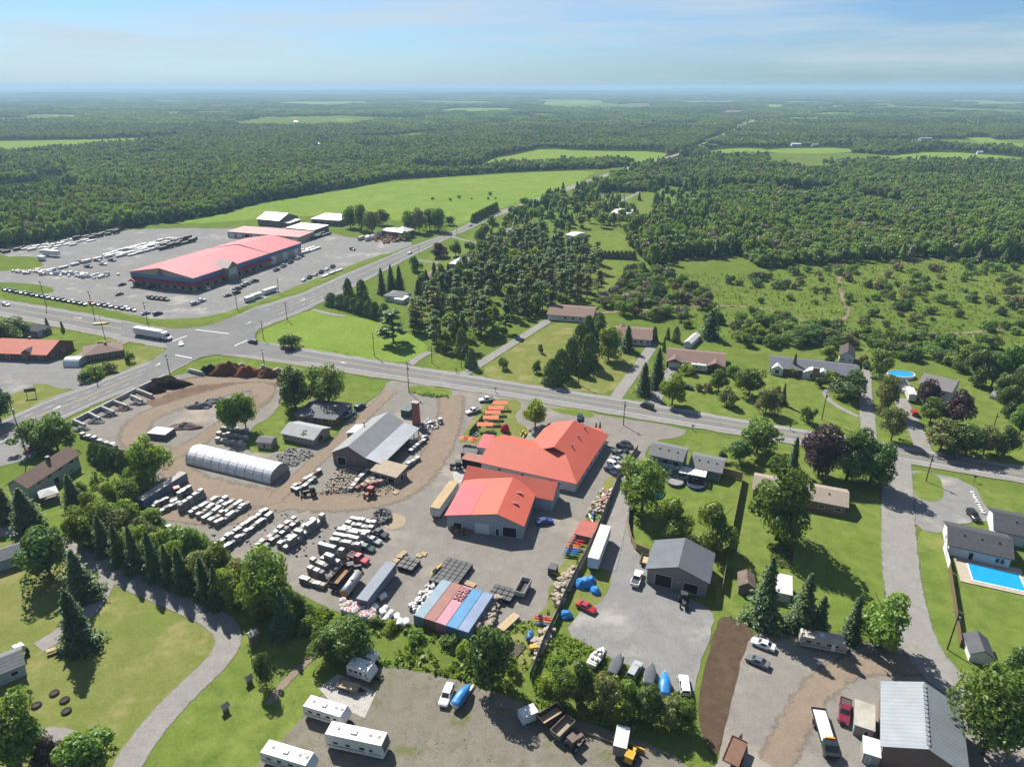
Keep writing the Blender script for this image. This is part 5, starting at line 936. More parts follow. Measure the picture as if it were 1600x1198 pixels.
for i in range(13):
    t = i/12; x = -2.1+4.2*t; k = max(.05, math.sin(math.pi*t)**.7); up = .16*(2*t-1)**4; rings.append([(x, .36*k*math.cos(q), .2+up+.2*k*math.sin(q)) for q in np.linspace(0, 2*math.pi, 9)[:-1]])
m_kb = M('kayak_base', (.5, .5, .5)); mb.loft(rings); part('hull', mb, m_kb, kp, True)
mb = MB(); mb.tube([(-.5, 0, .36), (-.5, 0, .45)], .26, 10); mb.v = [(x*1.0+(x+.5)*.9, y, z) for x, y, z in mb.v]; part('cockpit', mb, m_dark, kp)
def kayak(u, v, ang, col, z, where): place(kp, G(u, v, z), ang, label=f'{col} plastic kayak {where}', group=KG, mats={'kayak_base': KM[col]})
kx = 0
for i in range(6): kayak(912-i*2.6, 829+i*4.0, R(-14), 'red', .5 if i % 2 else .85, 'in the rack along the weedy verge')
for i in range(2): kayak(896-i*1, 853+i*3, R(-12), 'orange', .5, 'in the rack along the weedy verge')
for i in range(4): kayak(895-i*1.5, 858+i*3.2, R(-8), 'blue' if i < 3 else 'green', .5, 'in the rack along the weedy verge')
kayak(876, 898, R(-15), 'yellow', .9, 'on top of the scrap timber pile')
for i, c in enumerate(('white', 'pink', 'white', 'red', 'white', 'pink', 'white', 'blue', 'white')): kayak(952-i*3.6, 768+i*5.2, R(55+i % 3*22), c, .4+.2*(i % 2), 'in the heap along the yard fence')
for i, c in enumerate(('pink', 'red', 'orange', 'blue')): kayak(848+i*.5, 964+i*4, R(-12), c, .3, 'on the ground by the lower board fence')
for i in range(3): kayak(680+i*2.4, 892-i*2.4, R(58), 'yellow' if i < 2 else 'orange', 1.4 if i < 2 else .9, 'stacked by the black crates of the yard')
for i in range(2): kayak(816+i*4, 676+i*3, R(70), 'yellow', .4, 'on the lawn before the paddle shop')
for i in range(3): kayak(776+i*2, 640-i*2, R(5), 'yellow', .3, 'under the orange rack canopies'); kayak(765, 675, R(5), 'white', .4, 'under the orange rack canopies')
kayak(742, 679, R(60), 'blue', .6, 'leaning by the orange umbrellas')
# ---------------- kayak racks with orange canopies, umbrellas, tents
ORC = M('orange_canopy_cloth', (.68, .15, .06), .7, var=.08)
cp_ = thing('kayak_rack', 'x', 'rack'); mb = MB(); mb.add([(-2.6, -1.1, 2.2), (2.6, -1.1, 2.2), (2.6, 1.1, 2.5), (-2.6, 1.1, 2.5), (-2.6, -1.1, 2.3), (2.6, -1.1, 2.3), (2.6, 1.1, 2.6), (-2.6, 1.1, 2.6)], [(3, 2, 1, 0), (4, 5, 6, 7), (0, 1, 5, 4), (1, 2, 6, 5), (2, 3, 7, 6), (3, 0, 4, 7)]); part('canopy', mb, ORC, cp_)
for x in (-2.3, 2.3):
    for y in (-.9, .9): mb = MB(); mb.cbox((x, y, 1.12), (.12, .12, 2.24)); part('post', mb, m_wood, cp_)
    for z_ in (.6, 1.2, 1.8): mb = MB(); mb.cbox((x, 0, z_), (.08, 1.9, .08)); part('arm', mb, m_wood, cp_)
for i, (u, v) in enumerate([(782, 639), (775, 647), (770, 654), (767, 662), (758, 673)]): place(cp_, G(u, v, .1), R(-2), label='orange-roofed kayak rack in the row beside the cedar hedge', group='orange kayak racks')
um = thing('market_umbrella', 'x', 'umbrella'); mb = MB(); n = 8; R0 = [(1.7*math.cos(2*math.pi*i/n), 1.7*math.sin(2*math.pi*i/n), 2.2) for i in range(n)]; mb.add(R0+[(0, 0, 3.0), (0, 0, 2.9)]+[(x, y, z-.08) for x, y, z in R0], [(i, (i+1) % n, n) for i in range(n)]+[(n+2+(i+1) % n, n+2+i, n+1) for i in range(n)]+[(n+2+i, n+2+(i+1) % n, (i+1) % n, i) for i in range(n)])
part('canopy', mb, ORC, um); mb = MB(); mb.tube([(0, 0, 0), (0, 0, 3)], .05, 8); part('pole', mb, m_steel, um); mb = MB(); mb.cbox((0, 0, .1), (.7, .7, .2)); part('base', mb, m_conc, um)
for u, v in ((726, 694), (739, 696)): place(um, G(u, v, .1), 0, label='orange market umbrella at the hedge end', group='orange umbrellas')
tg = G(789, 674, .1); tt = thing('dome_tent', 'red dome tent standing on the lawn before the paddle shop', 'tent', tg); mb = MB()
mb.loft([[(1.5*math.cos(q)*math.cos(p), 1.5*math.cos(q)*math.sin(p), 2.9*math.sin(q)) for p in np.linspace(0, 2*math.pi, 13)[:-1]] for q in (0, .25, .5, .8, 1.1, 1.4, 1.55)]); part('shell', mb, M('red_tent_cloth', (.55, .02, .07), .6), tt, True)
mb = MB(); mb.add([(-.5, -1.52, 0), (.5, -1.52, 0), (0, -1.3, 1.5), (-.5, -1.4, 0), (.5, -1.4, 0), (0, -1.2, 1.5)], [(0, 1, 2), (5, 4, 3), (0, 3, 4, 1), (1, 4, 5, 2), (2, 5, 3, 0)]); part('door_flap', mb, M('dark_tent_flap', (.2, .01, .03), .7), tt)
house('cargo_box', 'dark grey cargo box beside the orange umbrellas', 'container', ((720, 708), (743, 711), (745, 702)), 2.2, M('dark_cargo', (.08, .09, .1), .7), M('dark_cargo_lid', (.11, .12, .13), .7), .1, 'flat', o=.05)
tb_ = rect((899, 834), (925, 840), (934, 818), 1.6); house('covered_rack', 'rack of boats under a faded red tarpaulin by the yard fence', 'rack', tb_, 1.6, m_wood, M('faded_red_tarp', (.5, .13, .1), .7, var=.12), .4, 'gable', 'x', .2)
# ================================================================ YARD GOODS AND SMALL THINGS
# ---------------- stone on pallets
m_wrap = M('white_wrapped_stone', (.6, .59, .57), .6, var=.1, scale=2); m_gst = M('grey_stone', (.38, .375, .36), .9, var=.2, scale=2, rnd=.15); m_tst = M('tan_stone', (.5, .42, .33), .9, var=.2, scale=2, rnd=.15); m_rst = M('red_brick_stack', (.36, .17, .13), .9, var=.25, scale=3, rnd=.1); m_dst = M('dark_stone', (.17, .17, .175), .9, var=.2, scale=2)
def pallet_proto(nm, label, mt, top, h, layers, wob):
    r = thing(nm, label, 'pallet'); mb = MB()
    mb.cbox((0, 0, .08), (1.2, 1.1, .14)); part('pallet', mb, m_wood, r); q = random.Random(len(nm)+layers); rings = []
    for i in range(layers):
        z0 = .15+h*i/layers; z1 = .15+h*(i+1)/layers; a = .56-wob*q.random(); b = .52-wob*q.random(); dx, dy = wob*(q.random()-.5), wob*(q.random()-.5)
        for z_, k in ((z0+.005, .93), (z0+.03, 1), (z1-.03, 1), (z1-.005, .93)): rings.append([(dx-a*k, dy-b*k, z_), (dx+a*k, dy-b*k, z_), (dx+a*k, dy+b*k, z_), (dx-a*k, dy+b*k, z_)])
    mb = MB(); mb.loft(rings); s = part('stone_stack', mb, mt, r)
    if top: mb = MB(); mb.cbox((0, 0, .15+h+.03), (1.06, .98, .05), 0, .015); part('top_sheet', mb, top, r)
    return r
PAL = {'wrap': pallet_proto('wrapped_pallet', 'x', m_gst, m_wrap, 1.05, 5, .04), 'grey': pallet_proto('flagstone_pallet', 'x', m_gst, None, .85, 6, .12), 'tan': pallet_proto('block_pallet', 'x', m_tst, None, .95, 4, .08), 'red': pallet_proto('brick_pallet', 'x', m_rst, None, .95, 6, .05), 'dark': pallet_proto('slate_pallet', 'x', m_dst, m_wrap, .9, 5, .08)}
PT = {'wrap': 'white-topped grey stone pallet', 'grey': 'layered grey flagstone pallet', 'tan': 'tan block pallet', 'red': 'red brick pallet', 'dark': 'white-topped slate pallet'}
def pal_line(p0, p1, n, kinds, where, lev=1, jit=.18):
    a, b = G(*p0), G(*p1); d = b-a; ang = math.atan2(d.y, d.x)
    for i in range(n):
        c = a.lerp(b, (i+.5)/n); k = kinds[i % len(kinds)]
        for L_ in range(lev if rng.random() < .85 else 1):
            place(PAL[k], (c.x+rng.uniform(-jit, jit), c.y+rng.uniform(-jit, jit), .1+L_*1.28), ang+rng.uniform(-.08, .08), label=f'{PT[k]} {where}', group='stone pallets in the yard', scale=(rng.uniform(1.08, 1.3),)*2+(rng.uniform(.9, 1.35),) if lev == 1 else (1.15, 1.15, 1.0))
for i in range(5): pal_line((298+i*10, 806+i*4.5), (345+i*11, 780+i*2.6), 9, ['wrap', 'grey', 'tan', 'wrap'] if i % 2 else ['wrap', 'wrap', 'grey'], 'in the block of rows behind the yard trees')
pal_line((338, 857), (417, 800), 15, ['wrap', 'wrap', 'dark'], 'in the long double row across the yard'); pal_line((351, 862), (426, 806), 14, ['wrap', 'dark', 'grey'], 'in the long double row across the yard')
pal_line((402, 858), (462, 812), 11, ['dark', 'wrap', 'red', 'dark', 'grey'], 'in the single mixed row of the yard'); pal_line((412, 858), (468, 816), 7, ['grey', 'dark'], 'in the single mixed row of the yard')
pal_line((446, 862), (506, 814), 11, ['wrap'], 'in the tall white-topped stack row', 2); pal_line((436, 857), (492, 815), 9, ['wrap', 'grey'], 'in the tall white-topped stack row')
for i in range(6): pal_line((548-i*6, 814+i*8), (588-i*5, 823+i*8), 7, ['wrap', 'wrap', 'grey'] if i % 2 else ['wrap'], 'in the packed block beside the parked cars', 2 if i > 2 else 1, .1)
pal_line((500, 861), (538, 872), 6, ['wrap'], 'in the low row below the packed block', 2, .05); pal_line((504, 876), (530, 884), 4, ['wrap'], 'in the low row below the packed block', 2); pal_line((488, 880), (512, 890), 4, ['wrap', 'grey'], 'in the low row below the packed block')
pal_line((484, 898), (506, 906), 4, ['wrap', 'grey'], 'at the shrub edge below the yard', 2); pal_line((472, 908), (508, 920), 6, ['dark', 'wrap', 'tan'], 'at the shrub edge below the yard')
for i in range(4): pal_line((556+i*10, 768-i*2.5), (600+i*7, 742+i*1), 6, ['red', 'tan', 'tan', 'grey'], 'around the timber display shed')
pal_line((546, 768), (575, 737), 8, ['grey', 'dark'], 'around the timber display shed'); pal_line((455, 768), (502, 738), 9, ['dark', 'wrap', 'tan', 'red'], 'at the drive edge before the barn'); pal_line((463, 772), (494, 750), 6, ['dark', 'grey'], 'at the drive edge before the barn')
pal_line((630, 735), (654, 718), 7, ['wrap', 'grey'], 'along the outer side of the barn lean-to'); pal_line((636, 700), (668, 684), 7, ['red', 'wrap', 'grey', 'dark'], 'in the shade of the barn lean-to'); pal_line((640, 710), (664, 690), 5, ['dark', 'grey'], 'in the shade of the barn lean-to')
pal_line((658, 668), (690, 660), 6, ['red', 'grey', 'wrap'], 'at the foot of the brick tower'); pal_line((338, 690), (385, 697), 8, ['wrap', 'grey'], 'beside the end of the plastic greenhouse'); pal_line((340, 680), (388, 688), 7, ['wrap', 'tan'], 'beside the end of the plastic greenhouse'); pal_line((345, 672), (388, 678), 6, ['grey', 'wrap'], 'beside the end of the plastic greenhouse')
pal_line((128, 682), (184, 701), 12, ['wrap', 'grey'], 'along the cedar edge below the bays'); pal_line((262, 828), (300, 845), 7, ['wrap', 'grey', 'tan'], 'half hidden behind the yard trees'); pal_line((272, 842), (316, 856), 7, ['wrap', 'wrap', 'grey'], 'half hidden behind the yard trees')
pal_line((268, 790), (300, 770), 6, ['dark', 'dark', 'wrap'], 'beside the blue container of the yard', 2); pal_line((240, 796), (262, 782), 5, ['dark', 'wrap'], 'beside the blue container of the yard'); pal_line((252, 802), (282, 788), 5, ['dark', 'grey'], 'beside the blue container of the yard')
pal_line((283, 800), (318, 776), 8, ['grey', 'wrap'], 'in the tall grey wall beside the blue container', 2)
cb_ = rect((222, 788), (287, 748), (290, 738), 2.4); box_trailer('long blue-grey container half under the yard trees', 224, 792, 287, 752, 15, m_conc, M('steel_blue_box', (.2, .28, .37), .6, stripes=(0, .4, .12)), 2.4, .2, 2.7, 'shipping_container', 'container', False)
tractor('orange loader among the stone stacks behind the trees', 282, 772, R(35), ORG, True)
# loose natural stone
def heap(nm, label, px, n, size, mat, cat='stone pile', seed=1, zmax=.5, slab=True, kind='stuff'):
    q = random.Random(seed); P = [G(*p) for p in px]; pl = [(p.x, p.y) for p in P]; xs = [p[0] for p in pl]; ys = [p[1] for p in pl]; mb = MB(); k = 0
    while k < n:
        x, y = q.uniform(min(xs), max(xs)), q.uniform(min(ys), max(ys))
        if not inpoly(x, y, pl): continue
        k += 1; s = size*q.uniform(.5, 1.3); mb.T = Matrix.Translation((x, y, .1+q.uniform(0, zmax))) @ Matrix.Rotation(q.uniform(0, 6.3), 4, 'Z') @ Matrix.Rotation(q.uniform(-.5, .5), 4, 'X')
        a = s*q.uniform(.7, 1.2); mb.cbox((0, 0, s*.3), (a, s*.7, s*(.2 if slab and q.random() < .5 else .8)), 0, s*.08)
    return ob(nm, mb.mesh(nm, mat), kind=kind, label=label, cat=cat)
heap('stone_pile', 'jumble of upright pale flagstones before the stone yard barn', [(500, 772), (512, 752), (545, 722), (572, 728), (562, 748), (545, 770)], 420, .55, m_tst, seed=3, zmax=.7)
heap('stone_pile', 'display of small garden stones behind the greenhouse end', [(432, 712), (450, 702), (484, 703), (490, 712), (462, 728), (440, 735)], 320, .5, m_gst, seed=4, zmax=.4)
heap('stone_pile', 'loose pale stones at the foot of the red brick tower', [(655, 672), (668, 655), (690, 662), (682, 672)], 90, .6, m_wrap, seed=5)
heap('stone_pile', 'loose scrap and stones beside the sand patch', [(575, 818), (590, 798), (612, 798), (612, 815), (595, 822)], 90, .8, m_dst, seed=6, zmax=.8)
heap('scrap_heap', 'mixed timber and metal scrap along the board fence', [(862, 935), (872, 905), (895, 892), (905, 895), (890, 925), (872, 952)], 150, 1.1, m_tst, 'scrap', 7, .8)
heap('scrap_heap', 'scrap timber lying by the lower fence', [(832, 1005), (850, 985), (868, 985), (852, 1012), (836, 1040)], 110, .9, m_tst, 'scrap', 8, .5)
heap('scrap_heap', 'scrap frames and planks beside the slate blue container', [(738, 988), (768, 938), (785, 940), (760, 992)], 110, 1.2, m_tst, 'scrap', 9, 1.0)
heap('scrap_heap', 'furniture and toys under the patio cover', [(1040, 752), (1062, 738), (1098, 745), (1092, 756)], 70, .7, m_wrap, 'clutter', 10, .4)
heap('scrap_heap', 'white junk piled against the pale blue container', [(640, 950), (670, 915), (690, 905), (680, 930), (650, 962)], 120, .7, m_wrap, 'scrap', 11, .6)
heap('scrap_heap', 'reddish junk heaped along the yard fence', [(918, 800), (940, 768), (955, 770), (942, 802), (928, 808)], 110, .8, m_tst, 'scrap', 12, .5)
heap('scrap_heap', 'coloured baskets spread on the pink container roof', [(713, 937), (722, 920), (733, 924), (727, 940)], 1, .05, m_dark, 'clutter', 13) if False else None
heap('stone_pile', 'scattered offcuts between the rows of stone pallets', [(300, 815), (360, 790), (430, 795), (500, 820), (545, 815), (500, 870), (440, 870), (380, 862), (340, 845)], 170, .45, m_gst, seed=21, zmax=.1)
heap('stone_pile', 'loose stone around the brick pallets of the display', [(545, 775), (575, 745), (625, 748), (620, 765), (590, 780)], 120, .5, m_tst, seed=22, zmax=.2)
heap('scrap_heap', 'dark scrap iron between the parked trailers', [(505, 905), (530, 890), (550, 895), (545, 930), (515, 925)], 90, .8, m_dst, 'scrap', 23, .5)
heap('scrap_heap', 'junk beside the open workshop door', [(702, 822), (735, 822), (740, 836), (712, 838)], 60, .8, m_rst, 'scrap', 24, .6)
heap('scrap_heap', 'pale planters and goods at the far edge of the store lot', [(5, 425), (60, 424), (150, 432), (200, 428), (150, 436), (60, 430)], 110, 2.2, m_wrap, 'goods', 25, .2)
heap('scrap_heap', 'mixed goods along the back edge of the store lot', [(560, 372), (600, 368), (640, 376), (600, 382)], 70, 2.2, m_rst, 'goods', 26, .3)
bk = MB(); qr = random.Random(5)
for i in range(60):
    p = c0+axc*(1.25+2.52*2+qr.uniform(-1, 1))+ayc*qr.uniform(7.5, 11.5); bk.T = Matrix.Translation((p.x, p.y, 2.7)) @ Matrix.Rotation(qr.uniform(0, 3), 4, 'Z'); bk.cbox((0, 0, .12), (.4, .35, .22), 0, .04)
ob('buoy_heap', bk.mesh('buoy_heap', M('red_white_float', (.6, .25, .27), .6)), kind='stuff', label='red and white floats strewn on the pink container roof', cat='floats')
# ---------------- drums, crates, wood pallets
dr = thing('plastic_drum', 'x', 'drum'); mb = MB(); mb.tube([(0, 0, 0), (0, 0, .05), (0, 0, 1.6), (0, 0, 1.7)], [.6, .66, .66, .58], 14); part('body', mb, M('white_drum', (.68, .69, .7), .5, rnd=.12), dr, True)
mb = MB(); mb.tube([(0, 0, 1.7), (0, 0, 1.78)], .4, 12); part('lid', mb, M('drum_lid', (.5, .2, .17), .6), dr)
qr = random.Random(9)
for i in range(9):
    for j in range(3): place(dr, G(537+i*6.0+qr.uniform(-1.5, 1.5), 946+j*6+i*2.1+qr.uniform(-1, 1), .1), qr.random()*6, label='white plastic drum standing in the row at the bushes', group='white drums', scale=(qr.uniform(.8, 1.1),)*3)
for i, (u, v) in enumerate([(588, 945), (597, 952), (604, 948), (613, 955), (620, 960), (607, 962), (625, 968), (602, 928), (634, 968)]):
    d_ = place(dr, G(u, v, .75), 0, label='white plastic drum lying on its side near the bushes', group='white drums lying'); d_.rotation_euler = (math.pi/2, 0, R(qr.uniform(-50, 30)))
cr = thing('black_crate', 'x', 'crate'); mb = MB(); mb.cbox((0, 0, .55), (1.15, 1.15, 1.1), 0, .04); part('body', mb, M('black_plastic_crate', (.035, .036, .038), .6, stripes=(2, .25, .3)), cr)
mb = MB(); mb.cbox((0, 0, 1.13), (1.2, 1.2, .06), 0, .02); part('lid', mb, M('charcoal_lid', (.085, .085, .09), .6), cr)
for i in range(5):
    for j in range(7): p = G(676, 911)+axc*(i*1.35)+ayc*(j*1.3); place(cr, (p.x, p.y, .1), angc, label='black plastic crate in the big stack behind the containers', group='black crates')
for i in range(4):
    for j in range(3): p = G(768, 934)+axc*(i*1.35)+ayc*(j*1.4); place(cr, (p.x, p.y, .1), angc, label='black plastic crate in the small stack beside the stake trailer', group='black crates')
for i in range(3):
    for j in range(3): p = G(626, 889)+axc*(i*1.4)+ayc*(j*1.4); place(cr, (p.x, p.y, .1), angc, label='black plastic crate beside the loose wooden pallets', group='black crates')
wp = thing('wooden_pallet', 'x', 'pallet')
for i in range(6): mb = MB(); mb.cbox((0, -.5+i*.2, .22), (1.2, .15, .05)); part('plank', mb, m_tan, wp)
for i in range(3): mb = MB(); mb.cbox((-.5+i*.5, 0, .12), (.12, 1.1, .14)); part('runner', mb, m_tan, wp)
for i, (u, v) in enumerate([(612, 884), (619, 878), (625, 871), (631, 866), (655, 868), (662, 866), (722, 908), (730, 911), (738, 914), (618, 770)]): place(wp, G(u, v, .1), angc+qr.uniform(-.2, .2), label='empty wooden pallet lying on the gravel', group='empty pallets', scale=(1.2, 1.2, 2.5 if i < 4 else 1))
lp = thing('lumber_pile', 'plank stack lying on the weeds below the black crates', 'lumber', G(795, 975, .1), angc+R(75)); 
for i in range(6): mb = MB(); mb.cbox((0, -.75+i*.3, .55), (5.5, .27, .5)); part('plank', mb, m_tan, lp)
for s in (-1, 1): mb = MB(); mb.cbox((s*2, 0, .15), (.2, 1.9, .3)); part('bearer', mb, m_wood, lp)
lp = thing('log_pile', 'grey poles laid side by side on the weeds', 'logs', G(802, 1022, .1), angc+R(78))
for i in range(6): mb = MB(); mb.tube([(-3+.2*(i % 3), -.9+i*.36, .15), (3-.3*(i % 2), -.9+i*.36, .15)], .14, 7); part('log', mb, m_wood, lp)
bd_ = thing('barrel_tank', 'big blue plastic tank lying beside the lower fence', 'tank', G(828, 998, .1), R(80)); mb = MB(); mb.tube([(-1.1, 0, .7), (-1, 0, .7), (1, 0, .7), (1.1, 0, .7)], [.5, .7, .7, .5], 16); part('body', mb, M('blue_tank', (.05, .22, .48), .5), bd_, True); mb = MB(); mb.tube([(0, 0, 1.38), (0, 0, 1.5)], .2, 10); part('cap', mb, m_dark, bd_)
mc = thing('generator', 'small yellow machine box on the weeds beside the fence', 'machine', G(834, 1016, .1), R(10)); mb = MB(); mb.cbox((0, 0, .75), (1.6, 1.1, 1.0), 0, .06); part('hood', mb, YEL, mc); mb = MB(); mb.cbox((0, 0, .14), (1.8, 1.0, .28)); part('frame', mb, m_dark, mc)
house('cargo_box', 'small dark box beside the scrap on the weedy verge', 'container', ((856, 888), (868, 891), (871, 882)), 1.9, M('dark_cargo', (.08, .09, .1), .7), M('dark_cargo_lid', (.11, .12, .13), .7), .1, 'flat', o=.05)
for i, (u, v, s) in enumerate([(912, 914, 2.2), (922, 909, 1.6), (930, 924, 1.5), (884, 962, 1.6)]):
    t_ = thing('tarped_machine', ['machine under a crumpled blue tarp beside the semi-trailer', 'low bundle under a blue tarp beside the semi-trailer', 'small bundle under a blue tarp near the red car', 'blue tarp bundle at the foot of the fence'][i], 'tarp', G(u, v, .1), i)
    mb = MB(); mb.loft([[(s*(1-.62*q*q)*(1+.2*noise.noise((i*7+math.cos(p)*2, math.sin(p)*2, q*3)))*math.cos(p), .75*s*(1-.62*q*q)*(1+.2*noise.noise((i*5+math.cos(p)*2, math.sin(p)*2, q*3)))*math.sin(p), q*s*.8*(1+.15*noise.noise((math.cos(p)*3, math.sin(p)*3, i)))) for p in np.linspace(0, 6.283, 15)[:-1]] for q in (0, .3, .6, .85, 1)]); part('tarp', mb, BT, t_)
    for k in range(3): mb = MB(); mb.tube([(math.cos(k*2.1)*s*.9, math.sin(k*2.1)*s*.65, 0), (math.cos(k*2.1)*s*.9, math.sin(k*2.1)*s*.65, .25)], .12, 7); part('weight', mb, m_black, t_)
# store lumber yard
ls = thing('lumber_stack', 'x', 'lumber'); mb = MB(); mb.cbox((0, 0, .7), (4.8, 1.3, .95), 0, .04); part('bundle', mb, M('wrapped_lumber', (.66, .64, .6), .6, rnd=.3), ls)
for s in (-1, 1): mb = MB(); mb.cbox((s*1.6, 0, .11), (.15, 1.4, .22)); part('bearer', mb, m_wood, ls); mb = MB(); mb.cbox((s*1.4, 0, .7), (.06, 1.33, .98)); part('strap', mb, m_dark, ls)
DKL = M('black_wrapped_bundle', (.035, .035, .04), .6, rnd=.3)
SR = (G(475, 380)-G(301, 434)).normalized(); sang = math.atan2(SR.y, SR.x); SN = Vector((-SR.y, SR.x, 0))
def lum(u, v, nx, ny, dx, dy, dark, where, zs=1):
    for i in range(nx):
        for j in range(ny):
            if qr.random() < .12: continue
            p = G(u, v)+Vector((math.cos(sang), math.sin(sang), 0))*(i*dx)+SN*(j*dy)
            place(ls, (p.x, p.y, .1), sang+qr.uniform(-.05, .05), label=f'{"black" if dark else "white"} wrapped lumber bundle {where}', group='lumber bundles on the store lot', mats={'wrapped_lumber': DKL if dark else MATS['wrapped_lumber']}, scale=(qr.uniform(1.0, 1.4), 1.5, qr.uniform(.9, 1.7)*zs))
lum(255, 390, 6, 3, 6.5, 5, True, 'in the dark racks beside the store', 1.5); lum(195, 402, 7, 5, 6, 4, False, 'in the pale rows beside the store'); lum(130, 376, 6, 2, 7, 6, True, 'at the back edge of the store lot', 1.5); lum(70, 393, 6, 4, 7, 6, False, 'in the far rows of the store lot', .7)
lum(470, 398, 4, 2, 6, 4, False, 'at the loading side of the store'); lum(490, 374, 4, 3, 6, 5, True, 'behind the loading side of the store'); lum(575, 376, 3, 2, 8, 6, False, 'at the back corner of the store lot', 1.6); lum(80, 424, 7, 1, 8, 4, False, 'along the store lot entrance'); lum(508, 432, 3, 1, 7, 4, False, 'on the crossroad verge', .6); lum(215, 392, 6, 3, 7, 4.5, False, 'in the middle rows beside the store'); lum(10, 395, 3, 2, 8, 6, True, 'in the far corner of the store lot')
# ---------------- fences
def fence(label, px, h, mat, nm='board_fence', seg=2.4, thick=.06, z=.1):
    P = resample([G(*p) for p in px], seg, False); r = thing(nm, label, 'fence', (P[0].x, P[0].y, z))
    for i, p in enumerate(P):
        mb = MB(); mb.cbox((p.x-P[0].x, p.y-P[0].y, h/2+.04), (.13, .13, h+.1)); part('post', mb, m_wood, r)
        if i:
            a = P[i-1]; d = p-a; mb = MB(); mb.box(.07, d.length-.07, -thick/2, thick/2, .06, h); o = part('panel', mb, mat, r, loc=(a.x-P[0].x, a.y-P[0].y, 0), rot=math.atan2(d.y, d.x))
            mb = MB(); mb.box(.07, d.length-.07, thick/2, thick/2+.06, h*.75, h*.75+.08); part('rail', mb, m_wood, o)
FW = M('grey_fence_boards', (.26, .24, .21), .9, var=.2, scale=1.5, stripes=(0, .15, .3)); FT = M('tan_fence_boards', (.5, .37, .22), .85, var=.15, scale=1.5, stripes=(0, .15, .25)); FB = M('brown_fence_boards', (.25, .15, .09), .85, var=.15, scale=1.5, stripes=(0, .15, .25))
fence('long weathered board fence dividing the yard from the garage drive', [(967, 748), (955, 778), (940, 815), (922, 855), (903, 892), (882, 935), (868, 968), (850, 1005), (828, 1062)], 2.0, FW)
fence('short brown fence along the parked car row', [(962, 748), (976, 732), (996, 703)], 1.7, FB); fence('curved new tan fence around the lower garden corner', [(983, 795), (981, 825), (986, 848), (994, 860), (1013, 868)], 1.9, FT)
fence('long tan garden fence with its shadow on the lawn', [(1128, 742), (1160, 750), (1150, 800), (1139, 855), (1128, 925)], 2.3, FT); fence('brown fence along the pool garden', [(1482, 892), (1490, 945), (1499, 1010)], 1.9, FB); fence('white panel fence at the end of the pool house', [(1473, 856), (1477, 872), (1482, 890)], 2.0, W_WHITE)
fence('low post fence on the trailer lot', [(825, 1122), (880, 1138), (930, 1152), (975, 1170)], .5, m_wood, 'rail_fence', 3)
# ---------------- utility poles
up = thing('utility_pole', 'x', 'pole'); mb = MB(); mb.tube([(0, 0, 0), (0, 0, 5), (0, 0, 10)], [.17, .14, .11], 8); part('shaft', mb, m_bark, up)
mb = MB(); mb.cbox((0, .15, 9.4), (2.2, .1, .12)); ca = part('crossarm', mb, m_wood, up)
for x in (-1, -.4, .4, 1): mb = MB(); mb.tube([(x, .15, 9.46), (x, .15, 9.68)], .05, 6); part('insulator', mb, m_conc, ca)
mb = MB(); mb.tube([(.32, 0, 7.6), (.32, 0, 8.5)], .22, 10); part('transformer', mb, m_steel, up)
for i, (u, v, vt, wh) in enumerate([(974, 664, 626, 'on the gravel front of the paddle shop'), (1446.7, 751.6, 710, 'on the oval lawn island'), (1480, 1014, 954, 'beside the brown pool fence'), (585, 556, 520, 'on the bright corner lawn'), (639, 613, 566, 'at the garden island of the yard entrance'), (721, 575, 541, 'beside the first driveway across the highway'), (675, 567, 541, 'by the field drive across the highway'),
     (413, 570, 546, 'on the verge above the mulch bays'), (449, 500, 472, 'at the corner lawn by the crossroad'), (412, 530, 501, 'at the junction corner of the bright lawn'), (436, 457, 434, 'at the edge of the store lot'), (73, 480, 439, 'on the store verge by the first car line'), (147, 492, 454, 'on the store verge by the second car line'), (231, 505, 471, 'on the store verge by the truck'),
     (371, 484, 461, 'on the store verge near the junction bend'), (266, 587, 554, 'on the verge behind the mulch piles'), (42, 712, 625, 'at the drive of the pale green house'), (1551, 672, 645, 'in the lawn beside the grey shrub row'), (904, 600, 555, 'on the lawn by the tall cedar row'), (1284, 655, 610, 'on the lawn of the grey ranch house'), (655, 398, 384, 'on the crossroad by the store exit'), (714, 368, 352, 'far up the crossroad'), (152, 596, 568, 'on the verge by the roadhouse drive')]):
    h = height_at(u, v, vt); place(up, G(u, v, .05), R(-15), label='wooden utility pole '+wh, group='utility poles', scale=(1, 1, h/10))
# ---------------- greenhouse and arched sheds
def hoop(nm, label, cat, pts, h, cover, end, ribs=0, z=.1):
    cx, cy_, a, w_, d_ = rect(*pts); r = thing(nm, label, cat, (cx, cy_, z), a); n = 14
    arc = lambda k, dz=0: [(-d_/2*k*math.cos(math.pi*i/n), (h*k+dz)*math.sin(math.pi*i/n)**.8) for i in range(n+1)]
    A, B = arc(1), arc(.985); mb = MB(); mb.prism(A+B[::-1], -w_/2, w_/2, 0, 'x'); part('cover', mb, cover, r, False)
    for s in (-1, 1): mb = MB(); mb.prism(arc(.98), s*(w_/2-.15)-.04, s*(w_/2-.15)+.04, 0, 'x'); part('end_wall', mb, end, r)
    for i in range(ribs):
        x = -w_/2+w_*i/(ribs-1); C1, C2 = arc(1.012), arc(.998); mb = MB(); mb.prism(C1+C2[::-1], x-.07, x+.07, 0, 'x'); part('hoop', mb, m_steel, r)
    return r, w_, d_
PLA = M('cloudy_greenhouse_film', (.78, .78, .78), .3, var=.14, scale=.5, spec=.7, fine=1.5)
